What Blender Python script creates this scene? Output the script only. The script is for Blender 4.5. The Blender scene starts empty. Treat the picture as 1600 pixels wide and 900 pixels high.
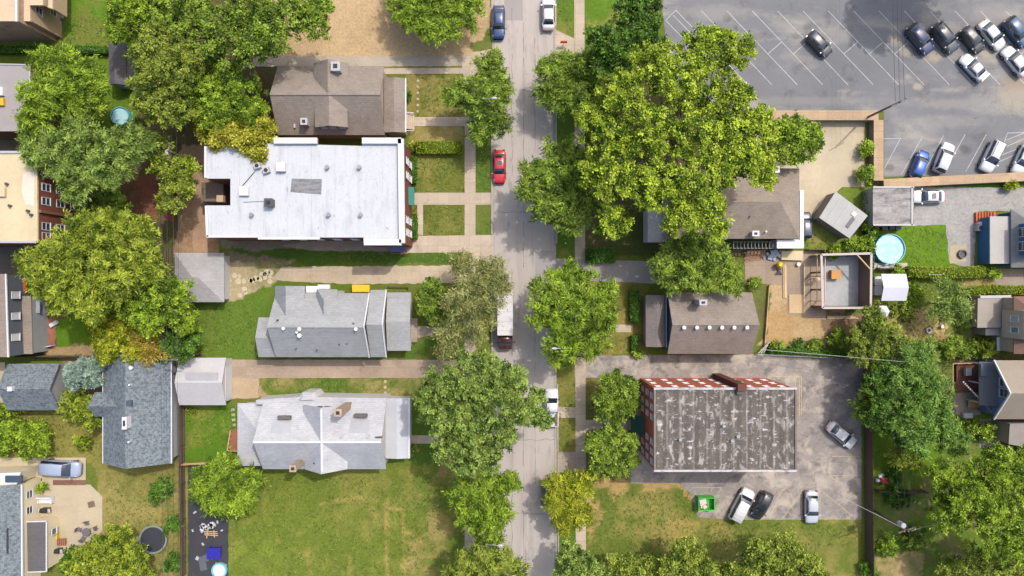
import bpy, bmesh, math, random
import numpy as np
from mathutils import Vector, Matrix

# ------------------------------------------------------------------ basics
U = 11.0          # pixels of the photograph per metre at ground level
H = 95.0          # height the drone hovers at
GAIN = 1.80
scene = bpy.context.scene
COL = scene.collection
ORG = {}

def P(px, py, z=0.0):
    """a point at height z seen at this place of the aerial photograph"""
    k = 1.0 - z / H
    return Vector(((px - 800.0) / U * k, (450.0 - py) / U * k, z))

def lin(c):
    c /= 255.0
    return c / 12.92 if c <= 0.04045 else ((c + 0.055) / 1.055) ** 2.4

def S(r, g, b, a=1.0):
    return (lin(r) / GAIN, lin(g) / GAIN, lin(b) / GAIN, a)

# ------------------------------------------------------------------ object bookkeeping
def tag(o, label=None, cat=None, group=None, kind=None):
    if label: o['label'] = label
    if cat: o['category'] = cat
    if group: o['group'] = group
    if kind: o['kind'] = kind
    return o

def thing(name, label, cat, loc=(0, 0, 0), rz=0.0, group=None):
    o = bpy.data.objects.new(name, None)
    o.empty_display_size = 0.5
    COL.objects.link(o)
    o.location = loc
    o.rotation_euler = (0, 0, rz)
    ORG[o.name] = Vector(loc)
    return tag(o, label, cat, group)

class MB:
    """collects shapes, then links them as ONE mesh object"""
    def __init__(self):
        self.v = []; self.f = []
    def poly(self, pts):
        n = len(self.v); self.v += [Vector(p) for p in pts]
        self.f.append(tuple(range(n, n + len(pts)))); return self
    def prism(self, bot, top):
        n = len(bot); o = len(self.v)
        self.v += [Vector(p) for p in bot] + [Vector(p) for p in top]
        self.f.append(tuple(o + i for i in reversed(range(n))))
        self.f.append(tuple(o + n + i for i in range(n)))
        for i in range(n):
            j = (i + 1) % n
            self.f.append((o + i, o + j, o + n + j, o + n + i))
        return self
    def extr(self, pts2, z0, z1):
        return self.prism([(p[0], p[1], z0) for p in pts2], [(p[0], p[1], z1) for p in pts2])
    def box(self, c, s, rz=0.0):
        cx, cy, cz = c; sx, sy, sz = s[0] / 2, s[1] / 2, s[2] / 2
        ca, sa = math.cos(rz), math.sin(rz)
        pts = [(cx + x * ca - y * sa, cy + x * sa + y * ca) for x, y in ((-sx, -sy), (sx, -sy), (sx, sy), (-sx, sy))]
        return self.extr(pts, cz - sz, cz + sz)
    def beam(self, a, b, w, h):
        a = Vector(a); b = Vector(b); d = (b - a).normalized()
        up = Vector((0, 0, 1)) if abs(d.z) < .95 else Vector((1, 0, 0))
        s = d.cross(up).normalized() * w / 2; u = s.cross(d).normalized() * h / 2
        q = [a - s - u, a + s - u, a + s + u, a - s + u]; r = [p + (b - a) for p in q]
        return self.prism(q, r)
    def tube(self, a, b, r0, r1=None, n=8):
        a = Vector(a); b = Vector(b); r1 = r0 if r1 is None else r1
        d = (b - a).normalized()
        up = Vector((0, 0, 1)) if abs(d.z) < .95 else Vector((1, 0, 0))
        s = d.cross(up).normalized(); u = s.cross(d)
        q = [a + (s * math.cos(t) + u * math.sin(t)) * r0 for t in [2 * math.pi * i / n for i in range(n)]]
        r = [b + (s * math.cos(t) + u * math.sin(t)) * r1 for t in [2 * math.pi * i / n for i in range(n)]]
        return self.prism(q, r)
    def cyl(self, x, y, z0, z1, r, n=16, r1=None):
        r1 = r if r1 is None else r1
        q = [(x + r * math.cos(2 * math.pi * i / n), y + r * math.sin(2 * math.pi * i / n), z0) for i in range(n)]
        t = [(x + r1 * math.cos(2 * math.pi * i / n), y + r1 * math.sin(2 * math.pi * i / n), z1) for i in range(n)]
        return self.prism(q, t)
    def ring(self, x, y, z0, z1, ro, ri, n=28):
        o = len(self.v)
        for i in range(n):
            t = 2 * math.pi * i / n; c, s = math.cos(t), math.sin(t)
            self.v += [Vector((x + ro * c, y + ro * s, z0)), Vector((x + ro * c, y + ro * s, z1)),
                       Vector((x + ri * c, y + ri * s, z1)), Vector((x + ri * c, y + ri * s, z0))]
        for i in range(n):
            a = o + 4 * i; b = o + 4 * ((i + 1) % n)
            for k in range(4):
                l = (k + 1) % 4
                self.f.append((a + k, b + k, b + l, a + l))
        return self
    def loft(self, rings, cap=True):
        o = len(self.v); n = len(rings[0])
        for r in rings: self.v += [Vector(p) for p in r]
        for i in range(len(rings) - 1):
            for k in range(n):
                l = (k + 1) % n
                self.f.append((o + i * n + k, o + i * n + l, o + (i + 1) * n + l, o + (i + 1) * n + k))
        if cap:
            self.f.append(tuple(o + k for k in reversed(range(n))))
            m = o + (len(rings) - 1) * n
            self.f.append(tuple(m + k for k in range(n)))
        return self
    def mesh(self, name, org=(0, 0, 0), smooth=False, fix=True):
        me = bpy.data.meshes.new(name)
        org = Vector(org)
        me.from_pydata([tuple(p - org) for p in self.v], [], self.f)
        if fix:
            bm = bmesh.new(); bm.from_mesh(me)
            bmesh.ops.recalc_face_normals(bm, faces=bm.faces)
            bm.to_mesh(me); bm.free()
        if smooth:
            me.shade_smooth()
        me.update()
        return me
    def build(self, name, mat, parent=None, smooth=False, org=None, fix=True):
        if parent is not None:
            org = ORG[parent.name]
        elif org is None:
            org = Vector((0, 0, 0))
        me = self.mesh(name, org, smooth, fix)
        if mat: me.materials.append(mat)
        o = bpy.data.objects.new(name, me)
        COL.objects.link(o)
        if parent is not None:
            o.parent = parent
        else:
            o.location = org
        ORG[o.name] = Vector(org)
        return o

def struct(name, mb, mat):
    o = mb.build(name, mat)
    o['kind'] = 'structure'
    return o

# ------------------------------------------------------------------ materials
class NT:
    def __init__(self, name):
        self.m = bpy.data.materials.new(name); self.m.use_nodes = True
        self.t = self.m.node_tree; self.t.nodes.clear()
        self.out = self.n('ShaderNodeOutputMaterial')
    def n(self, kind, **kw):
        x = self.t.nodes.new(kind)
        for k, v in kw.items(): setattr(x, k, v)
        return x
    def l(self, a, b): self.t.links.new(a, b)
    def val(self, sock, v):
        if hasattr(v, 'links') or isinstance(v, bpy.types.NodeSocket): self.l(v, sock)
        else: sock.default_value = v
    def math(self, op, a, b=None, clamp=False):
        x = self.n('ShaderNodeMath', operation=op, use_clamp=clamp)
        self.val(x.inputs[0], a)
        if b is not None: self.val(x.inputs[1], b)
        return x.outputs[0]
    def mix(self, f, a, b, mode='MIX'):
        x = self.n('ShaderNodeMix', data_type='RGBA', blend_type=mode)
        self.val(x.inputs[0], f); self.val(x.inputs[6], a); self.val(x.inputs[7], b)
        return x.outputs[2]
    def noise(self, vec, scale, detail=4, rough=.6, dist=0.0):
        x = self.n('ShaderNodeTexNoise')
        x.inputs['Scale'].default_value = scale; x.inputs['Detail'].default_value = detail
        x.inputs['Roughness'].default_value = rough; x.inputs['Distortion'].default_value = dist
        self.l(vec, x.inputs['Vector'])
        return x.outputs['Fac']
    def ramp(self, f, lo, hi):
        x = self.n('ShaderNodeMapRange')
        self.l(f, x.inputs[0]); x.inputs[1].default_value = lo; x.inputs[2].default_value = hi
        return x.outputs[0]
    def scaled(self, vec, s, off=(0, 0, 0)):
        x = self.n('ShaderNodeMapping'); x.inputs['Scale'].default_value = s
        x.inputs['Location'].default_value = off
        self.l(vec, x.inputs['Vector']); return x.outputs[0]

MATS = {}
def surf(name, col, var=.25, scale=3.0, big=.2, bigscale=.25, rough=.85, metal=0.0, coat=0.0,
         crack=None, joint=None, stain=None, stain2=None, grid=None, stripe=None, bump=0.0, spec=.4, streak=None, blobs=()):
    """weathered surface: base colour, fine and broad mottling, optional cracks, joints, stains, shingle grid, seams"""
    if name in MATS: return MATS[name]
    t = NT(name)
    tc = t.n('ShaderNodeTexCoord').outputs['Object']
    c = t.n('ShaderNodeRGB'); c.outputs[0].default_value = col; c = c.outputs[0]
    fine = t.noise(tc, scale, 5, .65)
    broad = t.noise(tc, bigscale, 4, .6)
    f1 = t.ramp(fine, .3, .7); f2 = t.ramp(broad, .3, .7)
    v = t.math('MULTIPLY_ADD', f1, var); t.t.nodes[-1].inputs[2].default_value = 1 - var / 2
    w = t.math('MULTIPLY_ADD', f2, big); t.t.nodes[-1].inputs[2].default_value = 1 - big / 2
    m = t.math('MULTIPLY', v, w)
    g = t.n('ShaderNodeCombineColor'); t.l(m, g.inputs[0]); t.l(m, g.inputs[1]); t.l(m, g.inputs[2])
    c = t.mix(1.0, c, g.outputs[0], 'MULTIPLY')
    for st in (stain, stain2):
        if st:
            scol, lo, hi, sc, aniso, amt = st
            nv = t.noise(t.scaled(tc, aniso, (3.1 * sc, 7.7, 1.3)), sc, 6, .62, .4)
            c = t.mix(t.math('MULTIPLY', t.ramp(nv, lo, hi), amt), c, scol)
    for (bx, by, rx, ry, bcol, amt) in blobs:             # single stains at their place in the photograph
        w_ = P(bx, by); k = t.n('ShaderNodeMapping'); k.inputs['Location'].default_value = (-w_.x * U / rx, -w_.y * U / ry, 0); k.inputs['Scale'].default_value = (U / rx, U / ry, 0)
        t.l(tc, k.inputs['Vector'])
        ln = t.n('ShaderNodeVectorMath', operation='LENGTH'); t.l(k.outputs[0], ln.inputs[0])
        dd = t.math('ADD', ln.outputs['Value'], t.math('MULTIPLY', t.math('SUBTRACT', t.noise(tc, .9, 5, .7), .5), 1.5))
        c = t.mix(t.math('MULTIPLY', t.ramp(dd, 1.1, .45), amt), c, bcol)
    if streak:
        scol, per, wid, amt, axis = streak
        s = t.n('ShaderNodeSeparateXYZ'); t.l(tc, s.inputs[0])
        jit = t.math('MULTIPLY', t.noise(tc, .5, 3), .35)
        q = t.math('ADD', s.outputs[axis], jit)
        q = t.math('FRACT', t.math('DIVIDE', q, per))
        q = t.math('LESS_THAN', q, wid)
        q = t.math('MULTIPLY', q, t.ramp(t.noise(t.scaled(tc, (1, 1, 1), (9, 2, 4)), .6, 5), .35, .7))
        c = t.mix(t.math('MULTIPLY', q, amt), c, scol)
    if crack:
        sc, wid, amt = crack
        wv = t.n('ShaderNodeVectorMath', operation='ADD')
        ns = t.n('ShaderNodeTexNoise'); ns.inputs['Scale'].default_value = sc * 2.2; ns.inputs['Detail'].default_value = 4
        t.l(tc, ns.inputs['Vector']); t.l(tc, wv.inputs[0])
        sc2 = t.n('ShaderNodeVectorMath', operation='SCALE'); t.l(ns.outputs['Color'], sc2.inputs[0]); sc2.inputs['Scale'].default_value = 1.1 / sc * .6
        t.l(sc2.outputs[0], wv.inputs[1])
        vo = t.n('ShaderNodeTexVoronoi', feature='DISTANCE_TO_EDGE'); vo.inputs['Scale'].default_value = sc
        t.l(wv.outputs[0], vo.inputs['Vector'])
        k = t.math('LESS_THAN', vo.outputs['Distance'], wid * sc)
        k = t.math('MULTIPLY', k, t.ramp(t.noise(tc, sc * .7, 2), .4, .6))
        c = t.mix(t.math('MULTIPLY', k, amt), c, tuple(x * .35 for x in col[:3]) + (1,))
    if joint:
        bw, bh, amt = joint
        b = t.n('ShaderNodeTexBrick', offset=0.0)
        b.inputs['Scale'].default_value = 1.0; b.inputs['Brick Width'].default_value = bw; b.inputs['Row Height'].default_value = bh
        b.inputs['Mortar Size'].default_value = .028; b.inputs['Mortar Smooth'].default_value = .2
        b.inputs['Color1'].default_value = (1, 1, 1, 1); b.inputs['Color2'].default_value = (.86, .86, .86, 1)
        b.inputs['Mortar'].default_value = (1 - amt, 1 - amt, 1 - amt, 1)
        t.l(tc, b.inputs['Vector'])
        c = t.mix(1.0, c, b.outputs['Color'], 'MULTIPLY')
    if grid:                                            # shingle courses / brickwork
        bw, bh, amt, mort, vertical = grid
        b = t.n('ShaderNodeTexBrick')
        b.inputs['Scale'].default_value = 1.0; b.inputs['Brick Width'].default_value = bw; b.inputs['Row Height'].default_value = bh
        b.inputs['Mortar Size'].default_value = bh * .08
        b.inputs['Color1'].default_value = (1, 1, 1, 1); b.inputs['Color2'].default_value = (1 - amt,) * 3 + (1,)
        b.inputs['Mortar'].default_value = mort
        vec = tc
        if vertical:
            s = t.n('ShaderNodeSeparateXYZ'); t.l(tc, s.inputs[0])
            k = t.n('ShaderNodeCombineXYZ'); t.l(t.math('ADD', s.outputs[0], s.outputs[1]), k.inputs[0]); t.l(s.outputs[2], k.inputs[1])
            vec = k.outputs[0]
        t.l(vec, b.inputs['Vector'])
        c = t.mix(1.0, c, b.outputs['Color'], 'MULTIPLY')
    if stripe:                                          # seams, boards, siding
        axis, per, wid, amt = stripe
        s = t.n('ShaderNodeSeparateXYZ'); t.l(tc, s.inputs[0])
        q = t.math('LESS_THAN', t.math('FRACT', t.math('DIVIDE', s.outputs[axis], per)), wid)
        c = t.mix(t.math('MULTIPLY', q, amt), c, tuple(x * .45 for x in col[:3]) + (1,))
    p = t.n('ShaderNodeBsdfPrincipled')
    t.l(c, p.inputs['Base Color']); p.inputs['Roughness'].default_value = rough
    p.inputs['Metallic'].default_value = metal; p.inputs['Coat Weight'].default_value = coat
    p.inputs['Coat Roughness'].default_value = .06
    p.inputs['Specular IOR Level'].default_value = spec
    if bump:
        bp = t.n('ShaderNodeBump'); bp.inputs['Strength'].default_value = bump; bp.inputs['Distance'].default_value = .05
        t.l(fine, bp.inputs['Height']); t.l(bp.outputs[0], p.inputs['Normal'])
    t.l(p.outputs[0], t.out.inputs[0])
    MATS[name] = t.m
    return t.m

def plain(name, col, rough=.6, metal=0.0, coat=0.0, spec=.5):
    return surf(name, col, var=.08, scale=6, big=.06, bigscale=.7, rough=rough, metal=metal, coat=coat, spec=spec)

def leafmat(name, dark, light, trans=.22):
    if name in MATS: return MATS[name]
    t = NT(name)
    dark = tuple(v * .95 for v in dark[:3]) + (1,); light = tuple(min(1, v * 1.26) for v in light[:3]) + (1,)
    a = t.n('ShaderNodeAttribute', attribute_name='tint')
    c = t.mix(a.outputs['Fac'], dark, light)
    d = t.n('ShaderNodeBsdfDiffuse'); t.l(c, d.inputs[0])
    tr = t.n('ShaderNodeBsdfTranslucent'); t.l(t.mix(.5, c, light), tr.inputs[0])
    g = t.n('ShaderNodeBsdfGlossy'); g.inputs['Roughness'].default_value = .45
    mx = t.n('ShaderNodeMixShader'); mx.inputs[0].default_value = trans
    t.l(d.outputs[0], mx.inputs[1]); t.l(tr.outputs[0], mx.inputs[2])
    m2 = t.n('ShaderNodeMixShader'); m2.inputs[0].default_value = .015
    t.l(mx.outputs[0], m2.inputs[1]); t.l(g.outputs[0], m2.inputs[2])
    t.l(m2.outputs[0], t.out.inputs[0])
    MATS[name] = t.m
    return t.m

def glassy(name, col, rough=.08):
    return surf(name, col, var=.05, scale=2, big=.05, rough=rough, spec=.9, coat=.6)
# ------------------------------------------------------------------ the ground: one sheet to the horizon
rng = np.random.default_rng(7)
def vnoise(x, y, seed, n=256):
    tab = np.random.default_rng(seed).random((n, n))
    xi = np.floor(x).astype(int); yi = np.floor(y).astype(int)
    fx = x - xi; fy = y - yi
    fx = fx * fx * (3 - 2 * fx); fy = fy * fy * (3 - 2 * fy)
    a = tab[xi % n, yi % n]; b = tab[(xi + 1) % n, yi % n]; c = tab[xi % n, (yi + 1) % n]; d = tab[(xi + 1) % n, (yi + 1) % n]
    return (a * (1 - fx) + b * fx) * (1 - fy) + (c * (1 - fx) + d * fx) * fy
def fbm(x, y, seed, s, oct=4):
    r = 0; amp = .5; t = 0
    for k in range(oct):
        r = r + amp * vnoise(x / s + 17.3 * k, y / s + 5.1 * k, seed + k); t += amp
        amp *= .55; s *= .5
    return r / t

def inpoly(x, y, pts):
    m = np.zeros(x.shape, bool); n = len(pts)
    for i in range(n):
        x0, y0 = pts[i]; x1, y1 = pts[(i + 1) % n]
        if y0 == y1: continue
        c = ((y0 > y) != (y1 > y)) & (x < (x1 - x0) * (y - y0) / (y1 - y0) + x0)
        m ^= c
    return m

def build_ground():
    far = [-4000, -1500, -500, -200, -110]
    xs = np.concatenate([far, np.arange(-84, 84.01, .25), [-f for f in reversed(far)]])
    ys = np.concatenate([far, np.arange(-50, 50.01, .25), [-f for f in reversed(far)]])
    X, Y = np.meshgrid(xs, ys); X = X.ravel(); Y = Y.ravel()
    px0 = X * U + 800; py0 = 450 - Y * U
    # ragged borders
    wx = (fbm(px0, py0, 11, 30, 4) - .5) * 18 + (fbm(px0, py0, 12, 7, 2) - .5) * 6
    wy = (fbm(px0, py0, 21, 30, 4) - .5) * 18 + (fbm(px0, py0, 22, 7, 2) - .5) * 6
    px = px0 + wx; py = py0 + wy
    n1 = fbm(px0, py0, 31, 90, 5); n2 = fbm(px0, py0, 41, 22, 4); n3 = fbm(px0, py0, 51, 8, 3); n4 = fbm(px0, py0, 61, 45, 5)
    L = lambda c: np.array([lin(v) / GAIN for v in c])
    GREEN = L((106, 126, 48)); OLIVE = L((128, 128, 66)); TAN = L((176, 158, 104)); DIRT = L((206, 178, 138)); DARKD = L((112, 98, 74)); VIVID = L((106, 142, 38)); DEEP = L((70, 104, 34))
    col = np.zeros((len(X), 3))
    def lerp(c, amt):
        nonlocal col
        col = col * (1 - amt[:, None]) + c[None, :] * amt[:, None]
    def sm(v, a, b): return np.clip((v - a) / (b - a), 0, 1)
    lerp(GREEN, np.ones(len(X)))
    lerp(OLIVE, sm(n1, .42, .66) * .6)
    def region(pts, c, patch=None, pc=None, pa=.7, soft=None):
        m = inpoly(px, py, pts).astype(float)
        lerp(c, m)
        if patch is not None:
            lerp(pc, m * sm(n4 * .6 + n2 * .4, patch - .07, patch + .07) * pa)
    # woods floor on the left, yards
    region([(180, -60), (470, -60), (430, 130), (430, 215), (300, 225), (290, 560), (40, 560), (30, 190), (160, 90)], L((98, 98, 58)), .5, DARKD, .8)
    region([(-40, -60), (205, -60), (205, 78), (-40, 78)], L((104, 140, 44)), .58, OLIVE)
    region([(100, 85), (210, 85), (215, 210), (110, 210)], L((110, 138, 44)), .6, OLIVE)
    region([(85, 495), (160, 495), (160, 547), (85, 547)], VIVID * .9)
    region([(70, 540), (160, 540), (160, 558), (70, 558)], L((176, 150, 110)))
    region([(285, 225), (330, 225), (340, 400), (272, 400)], L((158, 130, 104)), .52, L((190, 158, 124)), .8)
    region([(200, 270), (270, 270), (270, 345), (150, 335)], L((150, 100, 82)), .5, DARKD)
    # dirt lot at the top
    region([(430, -70), (768, -70), (768, 40), (745, 92), (440, 92), (410, 70)], DIRT, .6, L((190, 160, 122)), .6)
    region([(735, 62), (768, 62), (768, 78), (735, 78)], L((120, 130, 66)))
    region([(560, 100), (735, 100), (735, 108), (560, 108)], L((142, 136, 74)))
    # front lawns left of the street
    region([(634, 116), (726, 116), (726, 186), (634, 186)], L((132, 130, 64)), .5, L((168, 152, 92)), .6)
    region([(640, 196), (726, 196), (726, 226), (640, 226)], L((150, 142, 80)), .5, L((184, 164, 108)), .6)
    region([(650, 240), (726, 240), (726, 302), (650, 302)], L((118, 126, 56)), .54, L((158, 148, 84)), .6)
    region([(660, 318), (728, 318), (728, 370), (660, 370)], L((108, 120, 50)), .56, L((150, 142, 80)), .5)
    region([(742, 100), (770, 100), (770, 370), (742, 370)], L((98, 126, 48)), .6, OLIVE, .5)
    # behind and below the white flats
    region([(345, 372), (640, 372), (640, 396), (345, 390)], L((150, 138, 116)))
    region([(355, 388), (730, 392), (740, 416), (470, 412), (420, 402), (360, 396)], L((86, 116, 44)), .6, OLIVE, .5)
    region([(352, 394), (420, 400), (470, 413), (350, 418)], L((140, 128, 104)))
    region([(345, 412), (455, 412), (430, 446), (380, 466), (350, 470)], L((196, 180, 142)), .5, L((120, 128, 66)), .8)
    # back yard of grey house
    region([(290, 560), (300, 480), (350, 470), (380, 466), (432, 444), (432, 495), (405, 495), (405, 562)], L((104, 134, 50)), .56, L((124, 138, 60)), .6)
    region([(400, 556), (660, 556), (660, 563), (400, 563)], L((88, 116, 46)))
    region([(600, 530), (760, 530), (760, 562), (600, 562)], L((96, 126, 48)), .55, OLIVE)
    region([(355, 590), (400, 590), (420, 620), (355, 622)], L((186, 160, 126)))
    region([(400, 590), (655, 590), (655, 618), (430, 622)], L((98, 124, 48)), .52, L((172, 154, 100)), .75)
    region([(292, 634), (372, 634), (372, 720), (292, 720)], L((96, 132, 38)), .62, L((150, 150, 70)), .7)
    # big lawn
    region([(357, 700), (715, 700), (715, 960), (357, 960)], L((117, 133, 52)), .53, L((154, 148, 78)), .6)
    region([(640, 620), (735, 620), (735, 720), (640, 720)], L((96, 124, 48)))
    lerp(L((124, 150, 44)), np.clip(1.25 - np.hypot((px - 395) / 45, (py - 880) / 70), 0, 1) * sm(n2, .3, .6) * .8)
    lerp(L((150, 146, 66)), np.clip(1.2 - np.hypot((px - 400) / 60, (py - 770) / 60), 0, 1) * sm(n2, .35, .6) * .7)
    tanm = inpoly(px + (n2 - .5) * 30, py, [(690, 690), (742, 700), (742, 960), (625, 960), (640, 848), (668, 830), (672, 760)]).astype(float)
    lerp(L((176, 156, 98)), tanm * sm(n2 * .5 + n4 * .5, .36, .56) * .85)
    def seg(x0, y0, x1, y1, w, c, a):
        dx, dy = x1 - x0, y1 - y0; t = np.clip(((px0 - x0) * dx + (py0 - y0) * dy) / (dx * dx + dy * dy), 0, 1)
        d = np.hypot(px0 + wx * .25 - x0 - t * dx, py0 + wy * .25 - y0 - t * dy)
        lerp(c, np.clip(1.4 - d / w, 0, 1) * a * sm(n3 * .6 + n2 * .4, .3, .5))
    T2 = L((178, 158, 92))
    seg(604, 782, 604, 960, 3.5, T2, .75); seg(606, 795, 632, 795, 2.5, T2, .8); seg(631, 795, 632, 960, 3.2, T2, .7)
    seg(632, 832, 645, 834, 4, T2, .8); seg(500, 786, 570, 779, 4, T2, .6); seg(570, 779, 606, 782, 2.5, T2, .6); seg(580, 795, 588, 806, 5, T2, .5)
    seg(545, 868, 548, 900, 4, T2, .5); seg(480, 860, 486, 900, 4, T2, .4); seg(434, 843, 436, 846, 3, T2, .8)
    # left yard with the trampoline
    region([(150, 640), (290, 640), (290, 960), (150, 960)], L((144, 138, 74)), .5, L((172, 158, 98)), .6)
    region([(0, 640), (165, 640), (165, 718), (0, 718)], L((136, 134, 66)), .5, L((160, 148, 84)), .6)
    for k in range(9):
        seg(165 + k * 12, 790, 168 + k * 12, 880, 1.6, L((176, 164, 96)), .35)
    region([(95, 560), (160, 560), (160, 650), (95, 650)], L((150, 132, 98)))
    region([(268, 560), (292, 560), (292, 720), (272, 720)], L((130, 118, 84)), .5, L((104, 122, 54)), .8)
    region([(-40, 748), (68, 748), (62, 760), (-40, 760)], L((118, 136, 58)))
    # right of the street: verge and lawns
    region([(868, -60), (900, -60), (900, 960), (868, 960)], L((102, 132, 48)), .58, L((150, 142, 76)), .6)
    region([(868, 560), (900, 560), (900, 720), (868, 720)], L((128, 132, 62)), .5, L((164, 148, 84)), .6)
    region([(912, -60), (1060, -60), (1010, 60), (912, 110)], L((104, 138, 46)), .55, L((160, 154, 82)), .7)
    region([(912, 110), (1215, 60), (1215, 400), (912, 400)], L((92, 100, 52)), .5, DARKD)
    region([(914, 420), (1010, 450), (1010, 556), (914, 556)], L((128, 128, 62)), .5, L((168, 148, 86)), .6)
    region([(914, 575), (1000, 575), (1000, 755), (914, 755)], L((112, 116, 58)), .5, L((150, 134, 84)), .6)
    region([(918, 752), (1352, 752), (1352, 960), (918, 960)], L((116, 131, 56)), .50, L((166, 152, 88)), .65)
    lerp(L((196, 164, 108)), inpoly(px + (n2 - .5) * 26, py, [(918, 748), (1080, 748), (1082, 790), (1060, 764), (960, 768), (930, 830), (918, 830)]).astype(float) * sm(n2, .34, .52) * .85)
    lerp(T2, inpoly(px, py + (n2 - .5) * 20, [(1035, 812), (1105, 818), (1230, 818), (1230, 830), (1105, 834), (1100, 850), (1035, 850)]).astype(float) * sm(n2, .35, .6) * .6)
    seg(994, 780, 994, 860, 5, T2, .35); seg(1022, 775, 1022, 850, 5, T2, .35)
    # back yards on the right
    region([(1256, 285), (1366, 285), (1366, 395), (1256, 395)], L((120, 140, 58)), .5, L((170, 160, 98)), .5)
    region([(1184, 440), (1320, 440), (1310, 540), (1184, 540)], L((204, 176, 134)), .55, L((186, 148, 96)), .6)
    region([(1176, 430), (1202, 440), (1196, 530), (1176, 540)], L((116, 126, 60)), .5, DARKD)
    region([(1280, 485), (1350, 490), (1345, 520), (1290, 525)], L((150, 126, 98)))
    region([(1366, 345), (1490, 345), (1490, 430), (1366, 430)], VIVID, .6, L((96, 140, 26)), .5)
    region([(1360, 418), (1600, 418), (1600, 560), (1360, 560)], L((114, 136, 56)), .52, L((168, 154, 96)), .8)
    region([(1376, 490), (1480, 478), (1490, 540), (1376, 545)], L((206, 178, 122)), .54, L((130, 128, 66)), .8)
    region([(1500, 436), (1570, 436), (1570, 452), (1500, 452)], L((176, 156, 104)))
    region([(1363, 560), (1700, 560), (1700, 960), (1363, 960)], L((108, 132, 52)), .56, L((140, 124, 88)), .6)
    region([(1364, 660), (1470, 660), (1470, 735), (1364, 740)], L((112, 142, 40)))
    region([(1364, 860), (1440, 860), (1440, 960), (1364, 960)], L((186, 162, 114)), .54, L((110, 124, 56)), .8)
    region([(1345, 660), (1366, 660), (1366, 890), (1345, 890)], L((116, 134, 44)))
    region([(1380, 280), (1600, 280), (1600, 296), (1380, 296)], L((92, 124, 44)))
    region([(1480, 560), (1540, 560), (1530, 570), (1480, 570)], L((170, 150, 118)))
    out_ = (np.abs(X) > 82) | (np.abs(Y) > 48.5)
    col[out_] = L((112, 126, 56))
    # blades and tufts
    col *= (0.80 + .40 * n3 * .5 + .40 * n2 * .5 + .1 * (n1 - .5))[:, None]
    col[out_] = L((112, 126, 56))
    nx, ny = len(xs), len(ys)
    V = np.column_stack([X, Y, np.zeros(len(X))])
    i = np.arange(nx * ny).reshape(ny, nx)
    F = np.stack([i[:-1, :-1], i[:-1, 1:], i[1:, 1:], i[1:, :-1]], -1).reshape(-1, 4)
    o = quads_object('ground', V, F)
    at = o.data.attributes.new('Col', 'FLOAT_COLOR', 'POINT')
    at.data.foreach_set('color', np.column_stack([col, np.ones(len(col))]).astype(np.float32).ravel())
    t = NT('ground_soil_and_grass')
    a = t.n('ShaderNodeAttribute', attribute_name='Col')
    tc = t.n('ShaderNodeTexCoord').outputs['Object']
    nz = t.ramp(t.noise(tc, 2.6, 6, .75), .28, .72); nf = t.ramp(t.noise(tc, 11, 3, .7), .25, .75)
    m = t.math('MULTIPLY', t.math('MULTIPLY_ADD', nz, .56), 1.0); t.t.nodes[-2].inputs[2].default_value = .72
    m2 = t.math('MULTIPLY_ADD', nf, .56); t.t.nodes[-1].inputs[2].default_value = .72
    m = t.math('MULTIPLY', m, m2)
    g = t.n('ShaderNodeCombineColor'); [t.l(m, g.inputs[k]) for k in range(3)]
    p = t.n('ShaderNodeBsdfPrincipled'); p.inputs['Roughness'].default_value = .95; p.inputs['Specular IOR Level'].default_value = .1
    t.l(t.mix(1.0, a.outputs['Color'], g.outputs[0], 'MULTIPLY'), p.inputs['Base Color'])
    bp = t.n('ShaderNodeBump'); bp.inputs['Strength'].default_value = .5; bp.inputs['Distance'].default_value = .06
    t.l(nf, bp.inputs['Height']); t.l(bp.outputs[0], p.inputs['Normal'])
    t.l(p.outputs[0], t.out.inputs[0])
    o.data.materials.append(t.m)
    o['kind'] = 'structure'

def quads_object(name, V, F, tint=None, mat=None, parent=None, smooth=False, org=None):
    org = ORG[parent.name] if parent is not None else (Vector((0, 0, 0)) if org is None else Vector(org))
    V = V - np.array(org)[None, :]
    me = bpy.data.meshes.new(name)
    me.vertices.add(len(V)); me.vertices.foreach_set('co', V.astype(np.float32).ravel())
    k = F.shape[1]
    me.loops.add(len(F) * k); me.loops.foreach_set('vertex_index', F.astype(np.int32).ravel())
    me.polygons.add(len(F)); me.polygons.foreach_set('loop_start', np.arange(0, len(F) * k, k, dtype=np.int32))
    me.update(calc_edges=True)
    if tint is not None:
        a = me.attributes.new('tint', 'FLOAT', 'POINT'); a.data.foreach_set('value', tint.astype(np.float32))
    if mat: me.materials.append(mat)
    o = bpy.data.objects.new(name, me); COL.objects.link(o)
    if parent is not None: o.parent = parent
    else: o.location = org
    ORG[o.name] = org
    return o

build_ground()

# ------------------------------------------------------------------ paved sheets
CONC = surf('concrete', S(212, 194, 172), .16, 4, .2, .35, joint=(1.5, 1.5, .28), stain=(S(160, 146, 130), .55, .75, .5, (1, 1, 1), .6))
CONC_OLD = surf('old_concrete', S(196, 180, 160), .25, 3, .28, .3, joint=(3, 2.2, .3), crack=(.35, .02, .7), stain=(S(130, 118, 104), .5, .75, .4, (1, 1, 1), .7))
CONC_TAN = surf('tan_concrete', S(214, 198, 168), .12, 2, .14, .2, joint=(4.4, 4.4, .14), stain=(S(180, 164, 140), .5, .8, .35, (1, 1, 1), .55))
ROAD = surf('road_asphalt', S(198, 189, 181), .10, 9, .12, .12, stain=(S(172, 162, 158), .5, .72, .35, (3.0, .22, 1), .6),
            stain2=(S(134, 126, 124), .58, .76, .8, (1.5, .35, 1), .65), crack=(.12, .016, .55))
_L = S(168, 164, 158); _T = S(186, 174, 152); _D = S(92, 90, 92)
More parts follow.
